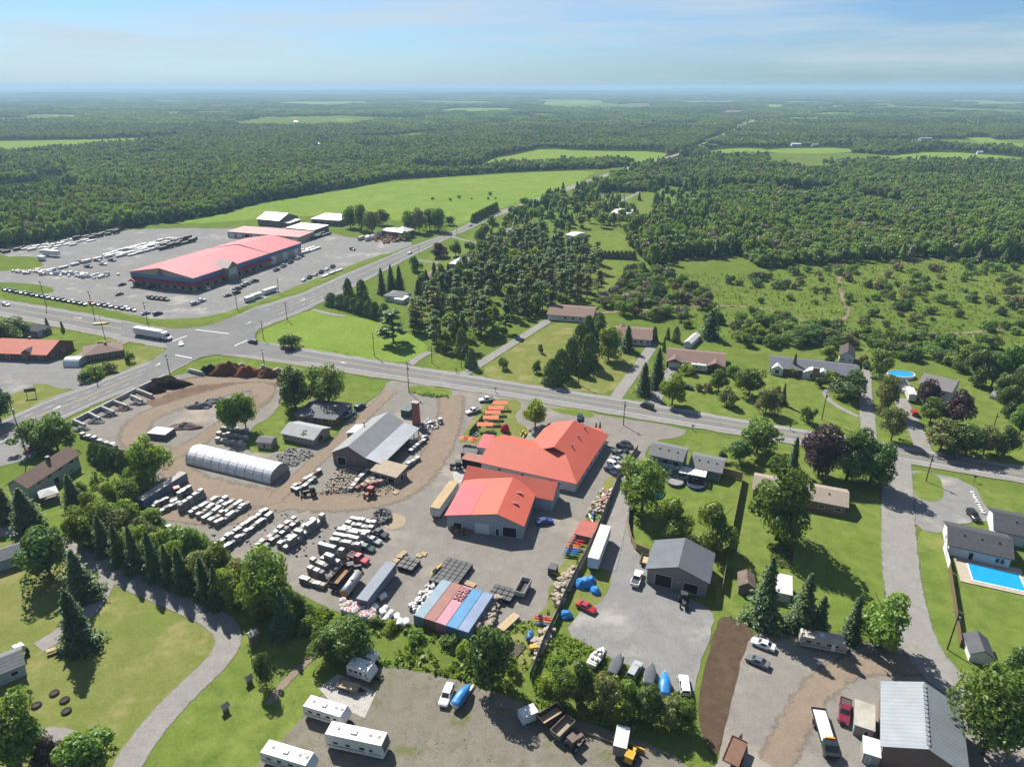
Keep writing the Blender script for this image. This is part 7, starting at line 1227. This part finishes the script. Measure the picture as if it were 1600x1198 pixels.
for a in [
 # front garden and yard trees
 (836, 667, 625, 36, 'broad', 'lime', 'lime green tree at the corner of the paddle shop roof'), (462, 640, 578, 52, 'broad_big', 'dark', 'dark round shade tree beside the brick bungalow'), (515, 632, 570, 54, 'broad_big', 'mid', 'tall fresh green shade tree behind the brick bungalow'),
 (365, 678, 612, 34, 'broad', 'mid', 'slender tree among the pallets beside the dirt loop'), (385, 670, 606, 30, 'broad', 'light', 'slender light tree among the pallets by the bungalow lawn'), (478, 690, 674, 14, 'shrub', 'light', 'small light shrub against the clapboard garage'),
 (1003, 800, 716, 66, 'broad_big', 'mid', 'big loose tree at the garden corner by the paddling pool'), (1050, 842, 778, 52, 'broad', 'light', 'light green tree in the fenced garden'), (1113, 858, 786, 62, 'broad', 'light', 'wispy pale tree behind the big grey garage'),
 (1213, 842, 722, 84, 'broad_big', 'mid', 'huge shade tree beside the tan-roofed house'), (1278, 744, 662, 62, 'broad_big', 'purple', 'big purple maple by the highway'), (1322, 750, 672, 64, 'broad_big', 'dark', 'big green maple beside the purple maple'), (1358, 757, 686, 62, 'broad_big', 'dark', 'dark green maple at the side road corner'),
 (1237, 735, 682, 24, 'spruce', None, 'slim dark spruce beside the purple maple'), (1182, 708, 652, 54, 'broad', 'mid', 'roadside tree at the end of the garden lawn'), (1155, 722, 684, 32, 'broad', 'dark', 'small dark tree on the lawn beside the blue house wing'), (1128, 722, 705, 16, 'shrub', 'dark', 'shrub at the gable of the blue house wing'),
 (1190, 975, 870, 56, 'spruce', None, 'large dark spruce at the edge of the side lot'), (1250, 985, 895, 54, 'spruce', None, 'broad dark spruce above the cream travel trailer'), (1277, 990, 930, 36, 'spruce', None, 'smaller dark spruce above the cream travel trailer'), (1328, 1000, 930, 34, 'spruce', None, 'narrow spruce at the corner of the big lawn'), (1375, 1012, 930, 70, 'broad', 'light', 'light green tree throwing shade on the side road'),
 (1535, 1178, 1055, 104, 'broad_big', 'mid', 'huge dense maple beside the brown barn'), (1590, 1090, 1012, 60, 'broad', 'dark', 'dark tree at the pool garden corner'),
 # left side
 (62, 700, 655, 56, 'broad', 'mid', 'roadside tree behind the pale green house'), (92, 706, 648, 52, 'broad', 'mid', 'bushy roadside tree above the cedar edge'), (240, 752, 685, 58, 'broad_big', 'light', 'bright tree at the bend of the dirt track'), (118, 792, 740, 34, 'spruce', None, 'small spruce on the lawn behind the pale green house'),
 (47, 826, 762, 48, 'spruce', None, 'dark spruce beside the lane and pale green house'), (10, 812, 755, 44, 'spruce', None, 'dark spruce at the corner of the pale green house'), (80, 902, 825, 62, 'broad', 'dark', 'round dark tree on the cabin lawn'), (132, 934, 858, 56, 'spruce', None, 'big spruce standing at the lane fork'), (128, 1012, 922, 60, 'spruce', None, 'big spruce standing on the dry lawn'),
 (35, 1205, 1100, 84, 'broad_big', 'mid', 'big leafy tree at the lower lane'), (82, 1202, 1155, 46, 'broad', 'purple', 'purple leaved tree at the lower lane'), (142, 1215, 1150, 84, 'broad', 'light', 'spreading light tree at the foot of the lane'), (425, 962, 858, 80, 'broad_big', 'light', 'big bright tree at the corner of the stone yard'), (447, 992, 918, 42, 'spruce', None, 'dark spruce below the stone yard corner'),
 (417, 1072, 1020, 28, 'broad', 'dark', 'small dark tree on the mown strip'), (548, 1025, 968, 70, 'broad', 'mid', 'bushy tree behind the small box camper'), (515, 1030, 985, 50, 'broad', 'mid', 'bushy tree at the corner of the trailer lot'), (768, 1070, 980, 70, 'broad', 'dark', 'bushy tree below the slate blue container'),
 # across the highway
 (615, 536, 485, 44, 'pine', None, 'lone spreading pine on the bright corner lawn'), (455, 542, 520, 36, 'shrub', 'dark', 'round dark bush at the corner lawn'), (722, 556, 514, 26, 'roundcedar', None, 'tall round cedar beside the first driveway'), (736, 574, 545, 24, 'roundcedar', None, 'ball shaped cedar at the first driveway mouth'), (786, 576, 558, 16, 'shrub', 'dark', 'small dark bush on the dry lawn'), (845, 552, 538, 8, 'shrub', 'dark', 'tiny bush in the middle of the dry lawn'), (838, 582, 562, 16, 'shrub', 'dark', 'dark bush beside the tall cedar row'),
 (950, 562, 507, 34, 'broad', 'light', 'light green tree in front of the russet-roofed house'), (980, 548, 508, 26, 'spruce', None, 'spruce in front of the russet-roofed house'), (1005, 615, 566, 30, 'spruce', None, 'roadside spruce beside the second driveway'), (1026, 604, 543, 30, 'spruce', None, 'taller spruce beside the second driveway'), (1050, 632, 583, 38, 'broad', 'lime', 'yellow-green roadside tree below the brick house'),
 (1037, 549, 527, 7, 'cedar', None, 'thin columnar cedar at the end of the brick house'), (1043, 530, 512, 10, 'cedar', None, 'short columnar cedar behind the brick house'), (1056, 534, 511, 16, 'roundcedar', None, 'dark cedar beside the small arched shed'), (1022, 533, 511, 12, 'roundcedar', None, 'dark cedar at the gable of the russet-roofed house'), (1108, 528, 484, 32, 'spruce', None, 'spruce at the edge of the wild meadow'), (1075, 584, 570, 24, 'shrub', 'lime', 'yellow-green bush beside the camper'),
 (1092, 610, 598, 14, 'shrub', 'olive', 'small olive bush on the brick house lawn'), (1106, 611, 600, 14, 'shrub', 'brown', 'brownish bush on the brick house lawn'), (1122, 612, 577, 28, 'broad', 'mid', 'small tree on the brick house lawn'), (1145, 588, 568, 24, 'shrub', 'mid', 'round bush at the corner of the brick house'), (1170, 618, 570, 38, 'broad', 'mid', 'tree between the brick house and the grey ranch house'), (1136, 634, 604, 30, 'shrub', 'olive', 'olive bush near the road below the brick house'), (1196, 645, 605, 36, 'broad', 'olive', 'olive green tree before the grey ranch house'),
 (1222, 632, 598, 14, 'spruce', None, 'narrow dark spruce on the ranch house lawn'), (1212, 625, 604, 16, 'shrub', 'brown', 'brownish bush beside the narrow spruce'), (1260, 660, 635, 24, 'shrub', 'dark', 'small round tree near the road on the ranch lawn'), (1325, 622, 580, 48, 'broad', 'dark', 'spreading dark tree at the ranch house drive'), (1239, 583, 553, 9, 'cedar', None, 'columnar cedar against the grey ranch house'), (1295, 566, 540, 24, 'broad', 'lime', 'lime tree behind the grey ranch house'), (1238, 588, 574, 14, 'shrub', 'light', 'light bush at the ranch house terrace'), (1280, 604, 590, 14, 'shrub', 'dark', 'dark bush before the ranch house gable'), (1302, 600, 580, 30, 'shrub', 'mid', 'bush against the ranch house garage'),
 (1372, 590, 543, 36, 'broad', 'mid', 'tree between the ranch drive and the oval pool'), (1382, 645, 584, 34, 'broad', 'olive', 'olive tree along the second long driveway'), (1392, 688, 630, 32, 'broad', 'olive', 'roadside olive tree between the long driveways'), (1447, 634, 592, 33, 'broad', 'purple', 'purple maple before the taupe-roofed house'), (1489, 664, 612, 40, 'broad', 'purple', 'purple maple on the side lawn of the taupe-roofed house'), (1452, 662, 622, 34, 'broad', 'mid', 'small green tree below the purple maples'), (1348, 570, 553, 16, 'shrub', 'brown', 'russet bush beside the garden cottage'),
 (20, 528, 495, 46, 'broad', 'dark', 'dark tree behind the roadhouse roof'), (4, 545, 505, 44, 'broad', 'dark', 'dark tree at the end of the roadhouse'), (75, 512, 497, 7, 'cedar', None, 'slim cedar on the lawn behind the roadhouse roof'), (99, 518, 502, 7, 'cedar', None, 'slim cedar on the lawn behind the dark-roofed house'), (2, 660, 600, 40, 'broad', 'dark', 'dark tree at the roadhouse drive corner'), (132, 596, 580, 22, 'shrub', 'dark', 'dark bush by the roadhouse drive'), (150, 590, 572, 26, 'shrub', 'mid', 'green bush by the roadhouse drive'), (172, 581, 565, 26, 'shrub', 'olive', 'olive bush along the roadhouse verge'), (203, 566, 551, 14, 'shrub', 'dark', 'small bush at the end of the brown-roofed house'), (70, 522, 512, 22, 'shrub', 'dark', 'dark bush before the hidden house'),
 (687, 402, 380, 26, 'broad', 'purple', 'dark round maple by the crossroad'), (649, 424, 400, 22, 'broad', 'mid', 'round tree at the crossroad before the brown-roofed house'), (712, 400, 376, 18, 'broad', 'light', 'light tree beside the dark round maple'),
 (937, 674, 659, 5, 'cedar', None, 'thin cedar at the paddle shop far corner'), (931, 673, 660, 5, 'cedar', None, 'thin cedar beside the paddle shop porch')]: tree(*a)
TONE = {'dark': 'deep green', 'light': 'light green', 'olive': 'olive green', 'mid': 'mid green', 'brown': 'brownish', 'grey': 'greyish', 'lime': 'yellow-green'}
def say(label, kind, c):
    if kind in ('farpine', 'spruce'): label = label.replace('tree', 'spruce', 1)
    if kind == 'roundcedar' and 'cedar' not in label: label = label.replace('tree', 'cedar', 1).replace('bush', 'cedar', 1)
    if kind in ('broad', 'far') and 'tree' not in label: label = label.replace('bush', 'bushy tree', 1)
    return (TONE[c]+' ' if c in TONE and label.split()[0] not in ('dark', 'light', 'bright', 'reddish', 'round') else '')+label
def row(items, kind, cols, label, group):
    for i, (u, v, vt, wp_) in enumerate(items): tree(u, v, vt+2, wp_*(.88 if kind == 'broad' else 1), kind, cols[i % len(cols)], say(label, kind, cols[i % len(cols)]), group)
row([(520+i*11.5+tr.uniform(-2, 2), 477+i*3.2, 456+i*2.4, 24) for i in range(8)], 'roundcedar', ['dark', None], 'dark cedar in the dense hedge along the corner lawn', 'cedar hedge by the corner lawn')
row([(545, 466, 434, 20), (566, 466, 436, 24)], 'roundcedar', ['dark'], 'dark cedar standing behind the dense hedge', 'cedars behind the hedge')
row([(597, 459, 416, 18), (612, 456, 411, 20), (625, 458, 412, 20)], 'spruce', [None], 'spruce in the group of three by the crossroad', 'three spruces')
row([(862, 600, 560, 34), (876, 590, 545, 34), (892, 577, 527, 32), (906, 560, 505, 36), (920, 575, 520, 36), (908, 585, 550, 26), (935, 545, 500, 30), (918, 540, 492, 30), (936, 528, 488, 28)], 'roundcedar', [None, 'dark', None], 'tall cedar in the dark row across the dry lawn', 'tall cedar row')
row([(1525, 602, 545, 44), (1548, 606, 540, 48), (1580, 605, 528, 50), (1598, 625, 560, 44), (1572, 650, 600, 34), (1592, 680, 625, 40), (1608, 660, 600, 44), (1565, 628, 580, 36), (1500, 578, 545, 34), (1600, 575, 535, 44)], 'broad', ['dark', 'dark', 'mid'], 'dense dark tree in the grove behind the quonset shed', 'grove behind the quonset shed')
row([(1468, 706, 654, 54), (1508, 712, 662, 50), (1536, 710, 664, 42), (1566, 712, 666, 34), (1488, 708, 668, 36)], 'broad', ['olive', 'dark'], 'bushy grey-green tree in the roadside row before the lawn', 'roadside bush row')
row([(736+i*3.4, 679-i*4.2, 668-i*4.1, 9) for i in range(10)], 'cedar', [None, 'dark'], 'clipped cedar in the hedge beside the kayak racks', 'clipped cedar hedge')
row([(150+i*9, 716+(i % 3)*5+i*1.2, 690+i*2.4, 26) for i in range(7)], 'roundcedar', ['dark', None], 'cedar in the dark edge below the gravel bays', 'cedar edge below the bays')
row([(166, 864, 802, 33), (190, 880, 815, 32), (216, 892, 820, 35), (245, 905, 828, 36), (289, 922, 852, 35), (324, 936, 868, 37), (344, 948, 880, 33), (268, 912, 848, 29)], 'spruce', [None], 'spruce in the row shading the curving gravel lane', 'lane spruces')
row([(132, 858, 786, 48), (172, 842, 785, 46), (205, 828, 780, 44), (225, 852, 806, 46), (265, 870, 818, 48), (305, 885, 826, 50), (345, 905, 846, 50), (378, 925, 872, 44), (180, 800, 752, 44), (205, 792, 746, 40), (148, 822, 770, 40), (392, 950, 900, 40), (240, 815, 790, 30), (130, 780, 750, 20), (150, 842, 790, 50), (190, 845, 795, 50), (215, 870, 815, 46), (245, 885, 832, 46), (280, 900, 842, 46), (320, 915, 858, 46), (360, 945, 885, 46), (168, 825, 775, 44), (225, 775, 740, 36), (405, 965, 915, 40), (470, 965, 925, 40)], 'broad', ['light', 'mid', 'light', 'olive'], 'leafy tree in the thicket behind the stone yard', 'thicket behind the stone yard')
row([(880, 1098, 1042, 46), (908, 1098, 1034, 46), (945, 1112, 1050, 50), (982, 1118, 1062, 46), (1012, 1126, 1068, 46), (1045, 1132, 1085, 44), (1070, 1140, 1092, 36)], 'broad', ['mid', 'dark', 'olive'], 'bushy tree in the row behind the parked boats', 'bush row behind the boats')
row([(962, 1135, 1100, 22), (870, 1050, 1030, 30), (855, 1075, 1050, 34), (480, 985, 960, 34), (500, 1000, 975, 30), (610, 985, 968, 26), (650, 1000, 984, 30), (700, 1008, 992, 30), (725, 1022, 1000, 30), (590, 975, 960, 24), (740, 1040, 1014, 34), (800, 1050, 1030, 24)], 'shrub', ['light', 'mid', 'lime'], 'leafy shrub on the weedy bank below the containers', 'shrubs on the weedy bank')
row([(548, 356, 320, 26), (565, 360, 314, 24), (582, 366, 322, 28), (598, 352, 325, 24), (640, 362, 325, 30), (655, 364, 322, 26), (672, 360, 322, 28), (685, 362, 320, 26), (632, 375, 360, 18), (702, 352, 335, 18)], 'broad', ['mid', 'light', 'olive'], 'roadside tree beside the pyramid-roofed house', 'trees by the pyramid-roofed house')
row([(740+i*4.4, 348-i*2.2, 332-i*2.2, 12) for i in range(9)], 'roundcedar', ['dark'], 'dark cedar in the hedge far up the crossroad', 'far crossroad hedge')
row([(800+i*5.2, 268-i*.45, 256-i*.4, 8) for i in range(29)], 'farpine', [None], 'small spruce in the windbreak between the two hay fields', 'hay field windbreak')
row([(676, 312, 306, 6), (704, 314, 307, 5), (717, 310, 303, 6), (766, 305, 298, 6), (763, 312, 306, 4), (737, 311, 307, 4), (774, 311, 306, 4)], 'shrub', ['dark'], 'lone bush in the big hay field', 'hay field bushes')
def scatter(poly, n, kinds, hr, rr, cols, label, group, mind=1.0, dens=None):
    P = [G(*p) for p in poly]; pl = [(p.x, p.y) for p in P]; xs = [p[0] for p in pl]; ys = [p[1] for p in pl]; got = []; k = 0
    while len(got) < n and k < n*60:
        k += 1; x, y = tr.uniform(min(xs), max(xs)), tr.uniform(min(ys), max(ys))
        if not inpoly(x, y, pl) or any((x-a)**2+(y-b)**2 < mind**2 for a, b in got): continue
        if dens and tr.random() > dens(x, y): continue
        got.append((x, y)); i = tr.randrange(len(kinds)); s = tr.uniform(0, 1); c = tr.choice(cols)
        tree_at(x, y, hr[0]+(hr[1]-hr[0])*s, rr[0]+(rr[1]-rr[0])*min(1, max(0, s+tr.uniform(-.25, .25))), kinds[i], c, label(kinds[i], c) if callable(label) else say(label, kinds[i], c), group)
scatter([(628, 520), (650, 490), (690, 455), (730, 428), (770, 398), (830, 378), (885, 392), (934, 408), (936, 462), (850, 492), (800, 515), (745, 548), (700, 552), (665, 540)], 140, ['pine'], (10.5, 16.5), (2.8, 4.4), [None, None, 'dark', 'olive'], 'tall pine in the dense stand between the two roads', 'pine stand', 3.6)
scatter([(628, 520), (650, 490), (690, 455), (770, 405), (830, 385), (930, 412), (930, 462), (800, 515), (745, 548), (700, 552)], 60, ['far'], (7, 12), (2.8, 4.6), ['light', 'mid', 'lime'], 'light broadleaf tree growing among the tall pines', 'undergrowth of the pine stand', 4)
scatter([(640, 480), (650, 450), (690, 440), (720, 425), (735, 440), (700, 470)], 14, ['spruce', 'broad'], (9, 14), (2.6, 4), [None, 'dark'], 'dark tree around the hidden brown-roofed house', 'trees around hidden houses', 4)
scatter([(700, 395), (745, 372), (790, 348), (860, 312), (930, 302), (985, 332), (985, 352), (940, 358), (880, 372), (870, 384), (820, 370), (770, 392), (745, 400)], 95, ['far', 'far', 'far', 'farpine', 'broad'], (8, 14), (3, 5), ['mid', 'light', 'dark', None, 'olive'], 'mixed tree around the houses beyond the pine stand', 'trees beyond the pine stand', 5.5)
scatter([(930, 470), (948, 455), (985, 425), (1010, 425), (1070, 440), (1120, 470), (1130, 510), (1070, 515), (1040, 505), (985, 495), (950, 490)], 80, ['shrub', 'broad', 'shrub'], (3.5, 7.5), (2.2, 4.4), ['mid', 'dark', 'olive', 'mid', 'brown', 'mid', 'grey', 'light'], 'overgrown bush in the thicket behind the ranch houses', 'thicket behind the ranch houses', 3)
scatter([(1120, 440), (1205, 430), (1330, 412), (1450, 407), (1605, 412), (1605, 520), (1480, 530), (1300, 525), (1180, 500)], 130, ['shrub'], (1.8, 5.2), (1.5, 3.8), ['mid', 'dark', 'olive', 'mid', 'dark', 'mid', 'mid', 'brown'], lambda k, c: 'reddish brown bush scattered on the wild meadow' if c == 'brown' else TONE[c]+' round bush scattered on the wild meadow', 'bushes on the wild meadow', 4.5)
scatter([(1130, 505), (1200, 495), (1320, 520), (1480, 535), (1560, 540), (1500, 572), (1400, 562), (1340, 545), (1230, 545), (1160, 540)], 85, ['shrub', 'shrub', 'broad'], (3, 7), (2.4, 4.6), ['mid', 'dark', 'olive', 'dark', 'mid', 'light'], 'leafy bush along the garden edge of the wild meadow', 'bushes along the gardens', 4)
scatter([(783, 346), (830, 325), (900, 300), (940, 288), (990, 268), (995, 276), (940, 302), (865, 325), (800, 358)], 46, ['far', 'far', 'farpine'], (9, 15), (3.4, 5.4), ['mid', 'light', 'dark', None], 'roadside tree screening the far crossroad', 'roadside trees of the far crossroad', 5)
row([(938+i*6.5, 403+i*.3, 390, 11) for i in range(9)], 'roundcedar', ['dark', None], 'dark cedar in the hedge between the two small meadows', 'meadow hedge')
scatter([(985, 352), (988, 302), (1100, 288), (1120, 312), (1060, 345), (1000, 400)], 34, ['far', 'farpine', 'roundcedar'], (8, 14), (3, 5), ['mid', 'dark', None, 'light'], 'tree around the cemetery lawns', 'trees around the cemetery', 6)
scatter([(940, 470), (955, 452), (990, 422), (1020, 425), (1040, 450), (1010, 480), (960, 485)], 26, ['shrub', 'roundcedar'], (4, 8), (2.4, 4), ['mid', 'dark', 'olive'], 'dark bush beside the small bright meadow', 'bushes by the small meadow', 4)
scatter([(985, 392), (1020, 420), (1060, 410), (1150, 402), (1205, 428), (1240, 416), (1330, 412), (1450, 408), (1605, 413), (1605, 404), (1450, 398), (1330, 402), (1240, 406), (1205, 416), (1150, 390), (1060, 396), (1010, 398)], 30, ['far', 'far', 'farpine'], (8, 13), (3, 4.8), ['mid', 'light', 'dark', 'olive', None, 'grey'], 'tree at the front edge of the wood behind the wild meadow', 'front edge of the right wood', 3.2)
# ---------------- weeds and rough grass
def weeds(nm, label, polys, n, hmin, hmax, mat, seed):
    q = np.random.default_rng(seed); out = []; tot = 0
    for px in polys:
        P = [G(*p) for p in px]; pl = [(p.x, p.y) for p in P]; x0, x1 = min(p[0] for p in pl), max(p[0] for p in pl); y0, y1 = min(p[1] for p in pl), max(p[1] for p in pl)
        for x, y in zip(q.uniform(x0, x1, n), q.uniform(y0, y1, n)):
            if inpoly(x, y, pl) and noise.noise((x*.12, y*.12, seed)) > -.15: out.append((x, y))
    c = np.array(out); k = 5; h = q.uniform(hmin, hmax, len(c)); p = np.repeat(np.column_stack([c, .1+h*.5]), k, 0); p[:, :2] += q.normal(size=(len(p), 2))*.25; p[:, 2] *= q.uniform(.5, 1.5, len(p))
    nn = q.normal(size=(len(p), 3)); nn[:, 2] = np.abs(nn[:, 2])*.8; ob(nm, leaves(nm, p, nn, np.repeat(h, k)*q.uniform(.4, .9, len(p)), mat, .5, seed), kind='stuff', label=label, cat='weeds')
weeds('weeds', 'tall weeds on the bank below the containers', [YARDS[9][1], [(440, 940), (530, 962), (560, 1000), (520, 1010), (470, 985)]], 2600, .3, 1.0, LG['light'], 71)
weeds('weeds', 'rough weeds along the board fence and junk verge', [YARDS[8][1], [(860, 985), (900, 1000), (945, 1025), (1080, 1092), (1085, 1150), (960, 1140), (840, 1100), (830, 1060)]], 2200, .2, .7, LG['light'], 72)
weeds('weeds', 'undergrowth beneath the thicket behind the stone yard', [[(100, 850), (150, 735), (230, 720), (230, 800), (330, 866), (480, 940), (500, 1000), (430, 975), (365, 970), (250, 915), (160, 870)]], 3200, .3, 1.1, LG['mid'], 73)
weeds('rough_grass', 'long grass on the wild meadow between the bushes', [[(1000, 480), (1010, 425), (1205, 430), (1330, 412), (1605, 412), (1605, 560), (1340, 548), (1130, 530)]], 9000, .3, .8, LG['light'], 74)
weeds('brushwood', 'low scrub on the wild meadow between the bushes', [[(1000, 480), (1010, 425), (1205, 430), (1330, 412), (1605, 412), (1605, 560), (1340, 548), (1130, 530)]], 1100, .5, 1.3, LG['light'], 78)
weeds('rough_grass', 'sparse weeds over the trailer lot gravel', [YARDS[5][1]], 700, .08, .22, LG['olive'], 75)
weeds('garden_plants', 'vegetable plants in the garden soil bed', [[(1205, 850), (1238, 852), (1238, 890), (1204, 882)], [(45, 1075), (85, 1058), (92, 1066), (50, 1095)], [(640, 612), (700, 618), (700, 622), (660, 620)]], 220, .25, .6, LG['mid'], 76)
weeds('rough_grass', 'long verge grass beside the highway and crossroad', [[(95, 655), (160, 627), (262, 585), (345, 556), (345, 562), (262, 592), (160, 635)], [(430, 538), (600, 566), (720, 585), (720, 580), (600, 560), (450, 535)]], 700, .15, .4, LG['light'], 77)
# ---------------- woods: instanced on scattered points, the sources are standing trees
FS = []
for i, (kd, var, col) in enumerate([('far', 0, 'mid'), ('far', 1, 'mid'), ('far', 2, 'mid'), ('far', 0, 'light'), ('far', 1, 'dark'), ('far', 2, 'olive'), ('farpine', 0, 'conifer'), ('far', 1, 'light'), ('far', 2, 'dark'), ('far', 0, 'grey')]):
    h0, r0, cr_, tk_ = SP[kd]; me = cr_[var].copy(); me.name = 'crown'; me.materials[0] = LG[col]; g = G(1010+i*22, 398-(i % 2)*3)
    o = ob(SN_[kd], None, None, (g.x, g.y, 0), 0, 'tree at the front edge of the wood behind the wild meadow', 'tree', 'front edge of the right wood'); FS.append(ob('crown', me, o)); ob('trunk', tk_, o)
q = np.random.default_rng(5); mb = None; cl_ = []; nn_ = []; ss_ = []                # woodland patch for the far country
for i in range(46):
    p, n_, s_ = broad(100+i, 46, 2.1, q.uniform(8, 13), q.uniform(3.6, 5.2), .1, 9); p[:, :2] += q.uniform(-30, 30, 2); cl_.append(p); nn_.append(n_); ss_.append(s_)
PM = leaves('woodland_patch', np.vstack(cl_), np.vstack(nn_), np.concatenate(ss_), LG['mid'], .7, 9); PM2 = PM.copy(); PM2.materials[0] = LG['dark']
pa, pb = G(600, 178), G(900, 172); FP = [ob('woodland_patch', PM, None, (pa.x, pa.y, 0), 0, 'green patch of far woodland', 'woodland', None, 'stuff'), ob('woodland_patch', PM2, None, (pb.x, pb.y, 0), 0, 'dark patch of far woodland', 'woodland', None, 'stuff')]
def gn_forest(nm, label, pts, scl, rot, kk, sources):
    me = bpy.data.meshes.new(nm); me.from_pydata(pts, [], [])
    for an, ty, dat in (('sc', 'FLOAT_VECTOR', np.asarray(scl, np.float32).ravel()), ('rt', 'FLOAT', np.asarray(rot, np.float32)), ('kk', 'INT', np.asarray(kk, np.int32))):
        at = me.attributes.new(an, ty, 'POINT'); at.data.foreach_set('vector' if ty == 'FLOAT_VECTOR' else 'value', dat)
    o = ob(nm, me, kind='stuff', label=label, cat='forest'); ng = bpy.data.node_groups.new(nm, 'GeometryNodeTree'); ng.interface.new_socket('Geometry', in_out='INPUT', socket_type='NodeSocketGeometry'); ng.interface.new_socket('Geometry', in_out='OUTPUT', socket_type='NodeSocketGeometry')
    N = ng.nodes.new; l = ng.links.new; gi, go, jn = N('NodeGroupInput'), N('NodeGroupOutput'), N('GeometryNodeJoinGeometry')
    def attr(a, t): n = N('GeometryNodeInputNamedAttribute'); n.data_type = t; n.inputs[0].default_value = a; return n.outputs[0]
    sc_, rt_, k_ = attr('sc', 'FLOAT_VECTOR'), attr('rt', 'FLOAT'), attr('kk', 'INT'); cx = N('ShaderNodeCombineXYZ'); l(rt_, cx.inputs[2])
    for i, s in enumerate(sources):
        cm = N('FunctionNodeCompare'); cm.data_type = 'INT'; cm.operation = 'EQUAL'; l(k_, cm.inputs[2]); cm.inputs[3].default_value = i
        oi = N('GeometryNodeObjectInfo'); oi.inputs[0].default_value = s; oi.inputs['As Instance'].default_value = True
        ip = N('GeometryNodeInstanceOnPoints'); l(gi.outputs[0], ip.inputs['Points']); l(cm.outputs[0], ip.inputs['Selection']); l(oi.outputs['Geometry'], ip.inputs['Instance']); l(cx.outputs[0], ip.inputs['Rotation']); l(sc_, ip.inputs['Scale']); l(ip.outputs[0], jn.inputs[0])
    l(jn.outputs[0], go.inputs[0]); md = o.modifiers.new('woods', 'NODES'); md.node_group = ng; return o
ROADF = [(p.x, p.y) for p in resample([G(*p) for p in [(772, 336), (830, 316), (900, 290), (970, 266), (1040, 247), (1078, 236), (1112, 219), (1150, 203), (1178, 188)]], 8, False)]
RA = np.array(ROADF)
wpoly = [P for P in WOODS]; fpoly = [P for P, m in FIELDS]
FARB = [(G(u, v), wpx*mpp(u, v)) for u, v, wpx in far]; BX = np.array([[g.x, g.y] for g, _ in FARB]); BW = np.array([w_ for _, w_ in FARB])
pts, scl, rot, kk = [], [], [], []
qq = random.Random(31); y = 380.0
while y < 2050:
    st_ = 5.6 if y < 900 else 7.2; x = -.82*y
    while x < .82*y:
        px_, py_ = x+qq.uniform(-.5, .5)*st_, y+qq.uniform(-.5, .5)*st_; x += st_
        u, v = PXv(px_, py_)
        if u < -40 or u > 1640: continue
        if v < 218: ok = not any(inpoly(u, v, P) for P in fpoly)
        else: ok = any(inpoly(u, v, P) for P in wpoly) and not any(inpoly(u, v+3, P) or inpoly(u, v, P) for P in fpoly)
        if not ok: continue
        d_ = noise.noise((px_*.006, py_*.006, 3)); d2 = .75*noise.noise((px_*.02, py_*.02, 8))+.7*noise.noise((px_*.006, py_*.004, 15))
        if d_ < -.3 and d2 < .15 or qq.random() < .06: continue
        if y > 500 and np.min((RA[:, 0]-px_)**2+(RA[:, 1]-py_)**2) < 150: continue
        bb = (np.abs(BX[:, 0]-px_) < BW*.7+2) & (BX[:, 1]-py_ > -8) & (BX[:, 1]-py_ < 26)
        if bb.any(): continue
        h = qq.uniform(.7, 1.2)*(1+.25*d2)*(.72 if d_ > .35 else 1)*(1.18 if y < 800 else 1); r_ = qq.uniform(.75, 1.1)
        pts.append((px_, py_, 0)); scl.append((r_, r_, h)); rot.append(qq.uniform(0, 6.28))
        kk.append(qq.choice([6, 6, 4, 8, 0, 1]) if d2 > .32 else qq.choice([3, 7, 0, 2, 5]) if d2 < -.25 else qq.choice([0, 1, 2, 3, 4, 5, 6, 7, 8, 0, 1, 2, 9] if qq.random() < .5 else [0, 1, 2, 3, 7, 5]))
    y += st_*.95
gn_forest('forest', 'mixed green forest covering the middle distance', pts, scl, rot, kk, FS)
pts, scl, rot, kk = [], [], [], []; y = 1980.0
while y < 19500:
    st_ = 50 if y < 5000 else 50*y/5000; x = -.82*y
    while x < .82*y:
        px_, py_ = x+qq.uniform(-.4, .4)*st_, y+qq.uniform(-.4, .4)*st_; x += st_; u, v = PXv(px_, py_)
        if u < -30 or u > 1630 or any(inpoly(u, v, P) for P in FAR_FIELDS) or any(inpoly(u, v, P) for P in fpoly[-2:]): continue
        if noise.noise((px_*.0011, py_*.0006, 5)) > .36 or (y < 4500 and np.min((RA[:, 0]-px_)**2+(RA[:, 1]-py_)**2) < 1500): continue
        bb = (np.abs(BX[:, 0]-px_) < BW*.6+26) & (BX[:, 1]-py_ > -30) & (BX[:, 1]-py_ < 70)
        if bb.any(): continue
        s = st_/50; pts.append((px_, py_, 0)); scl.append((s, s, qq.uniform(.8, 1.2)*min(s, 1.6))); rot.append(qq.uniform(0, 6.28)); kk.append(0 if noise.noise((px_*.002, py_*.002, 2))+qq.uniform(-.4, .4) > -.05 else 1)
    y += st_*.9
gn_forest('far_forest', 'far woodland stretching to the hills', pts, scl, rot, kk, FP)
# ================================================================ HAZE
hz = MB(); hz.box(-24000, 24000, -700, 25000, -1.5, 142); hm = bpy.data.materials.new('haze'); hm.use_nodes = True; hm.node_tree.nodes.clear()
ho = hm.node_tree.nodes.new('ShaderNodeOutputMaterial'); hv = hm.node_tree.nodes.new('ShaderNodeVolumePrincipled'); hm.node_tree.links.new(hv.outputs[0], ho.inputs['Volume'])
hv.inputs['Density'].default_value = HAZE; hv.inputs['Color'].default_value = (.36, .54, .7, 1); hv.inputs['Anisotropy'].default_value = 0.1
ob('haze', hz.mesh('haze', hm), kind='stuff', label='thin blue summer haze over the countryside', cat='haze')
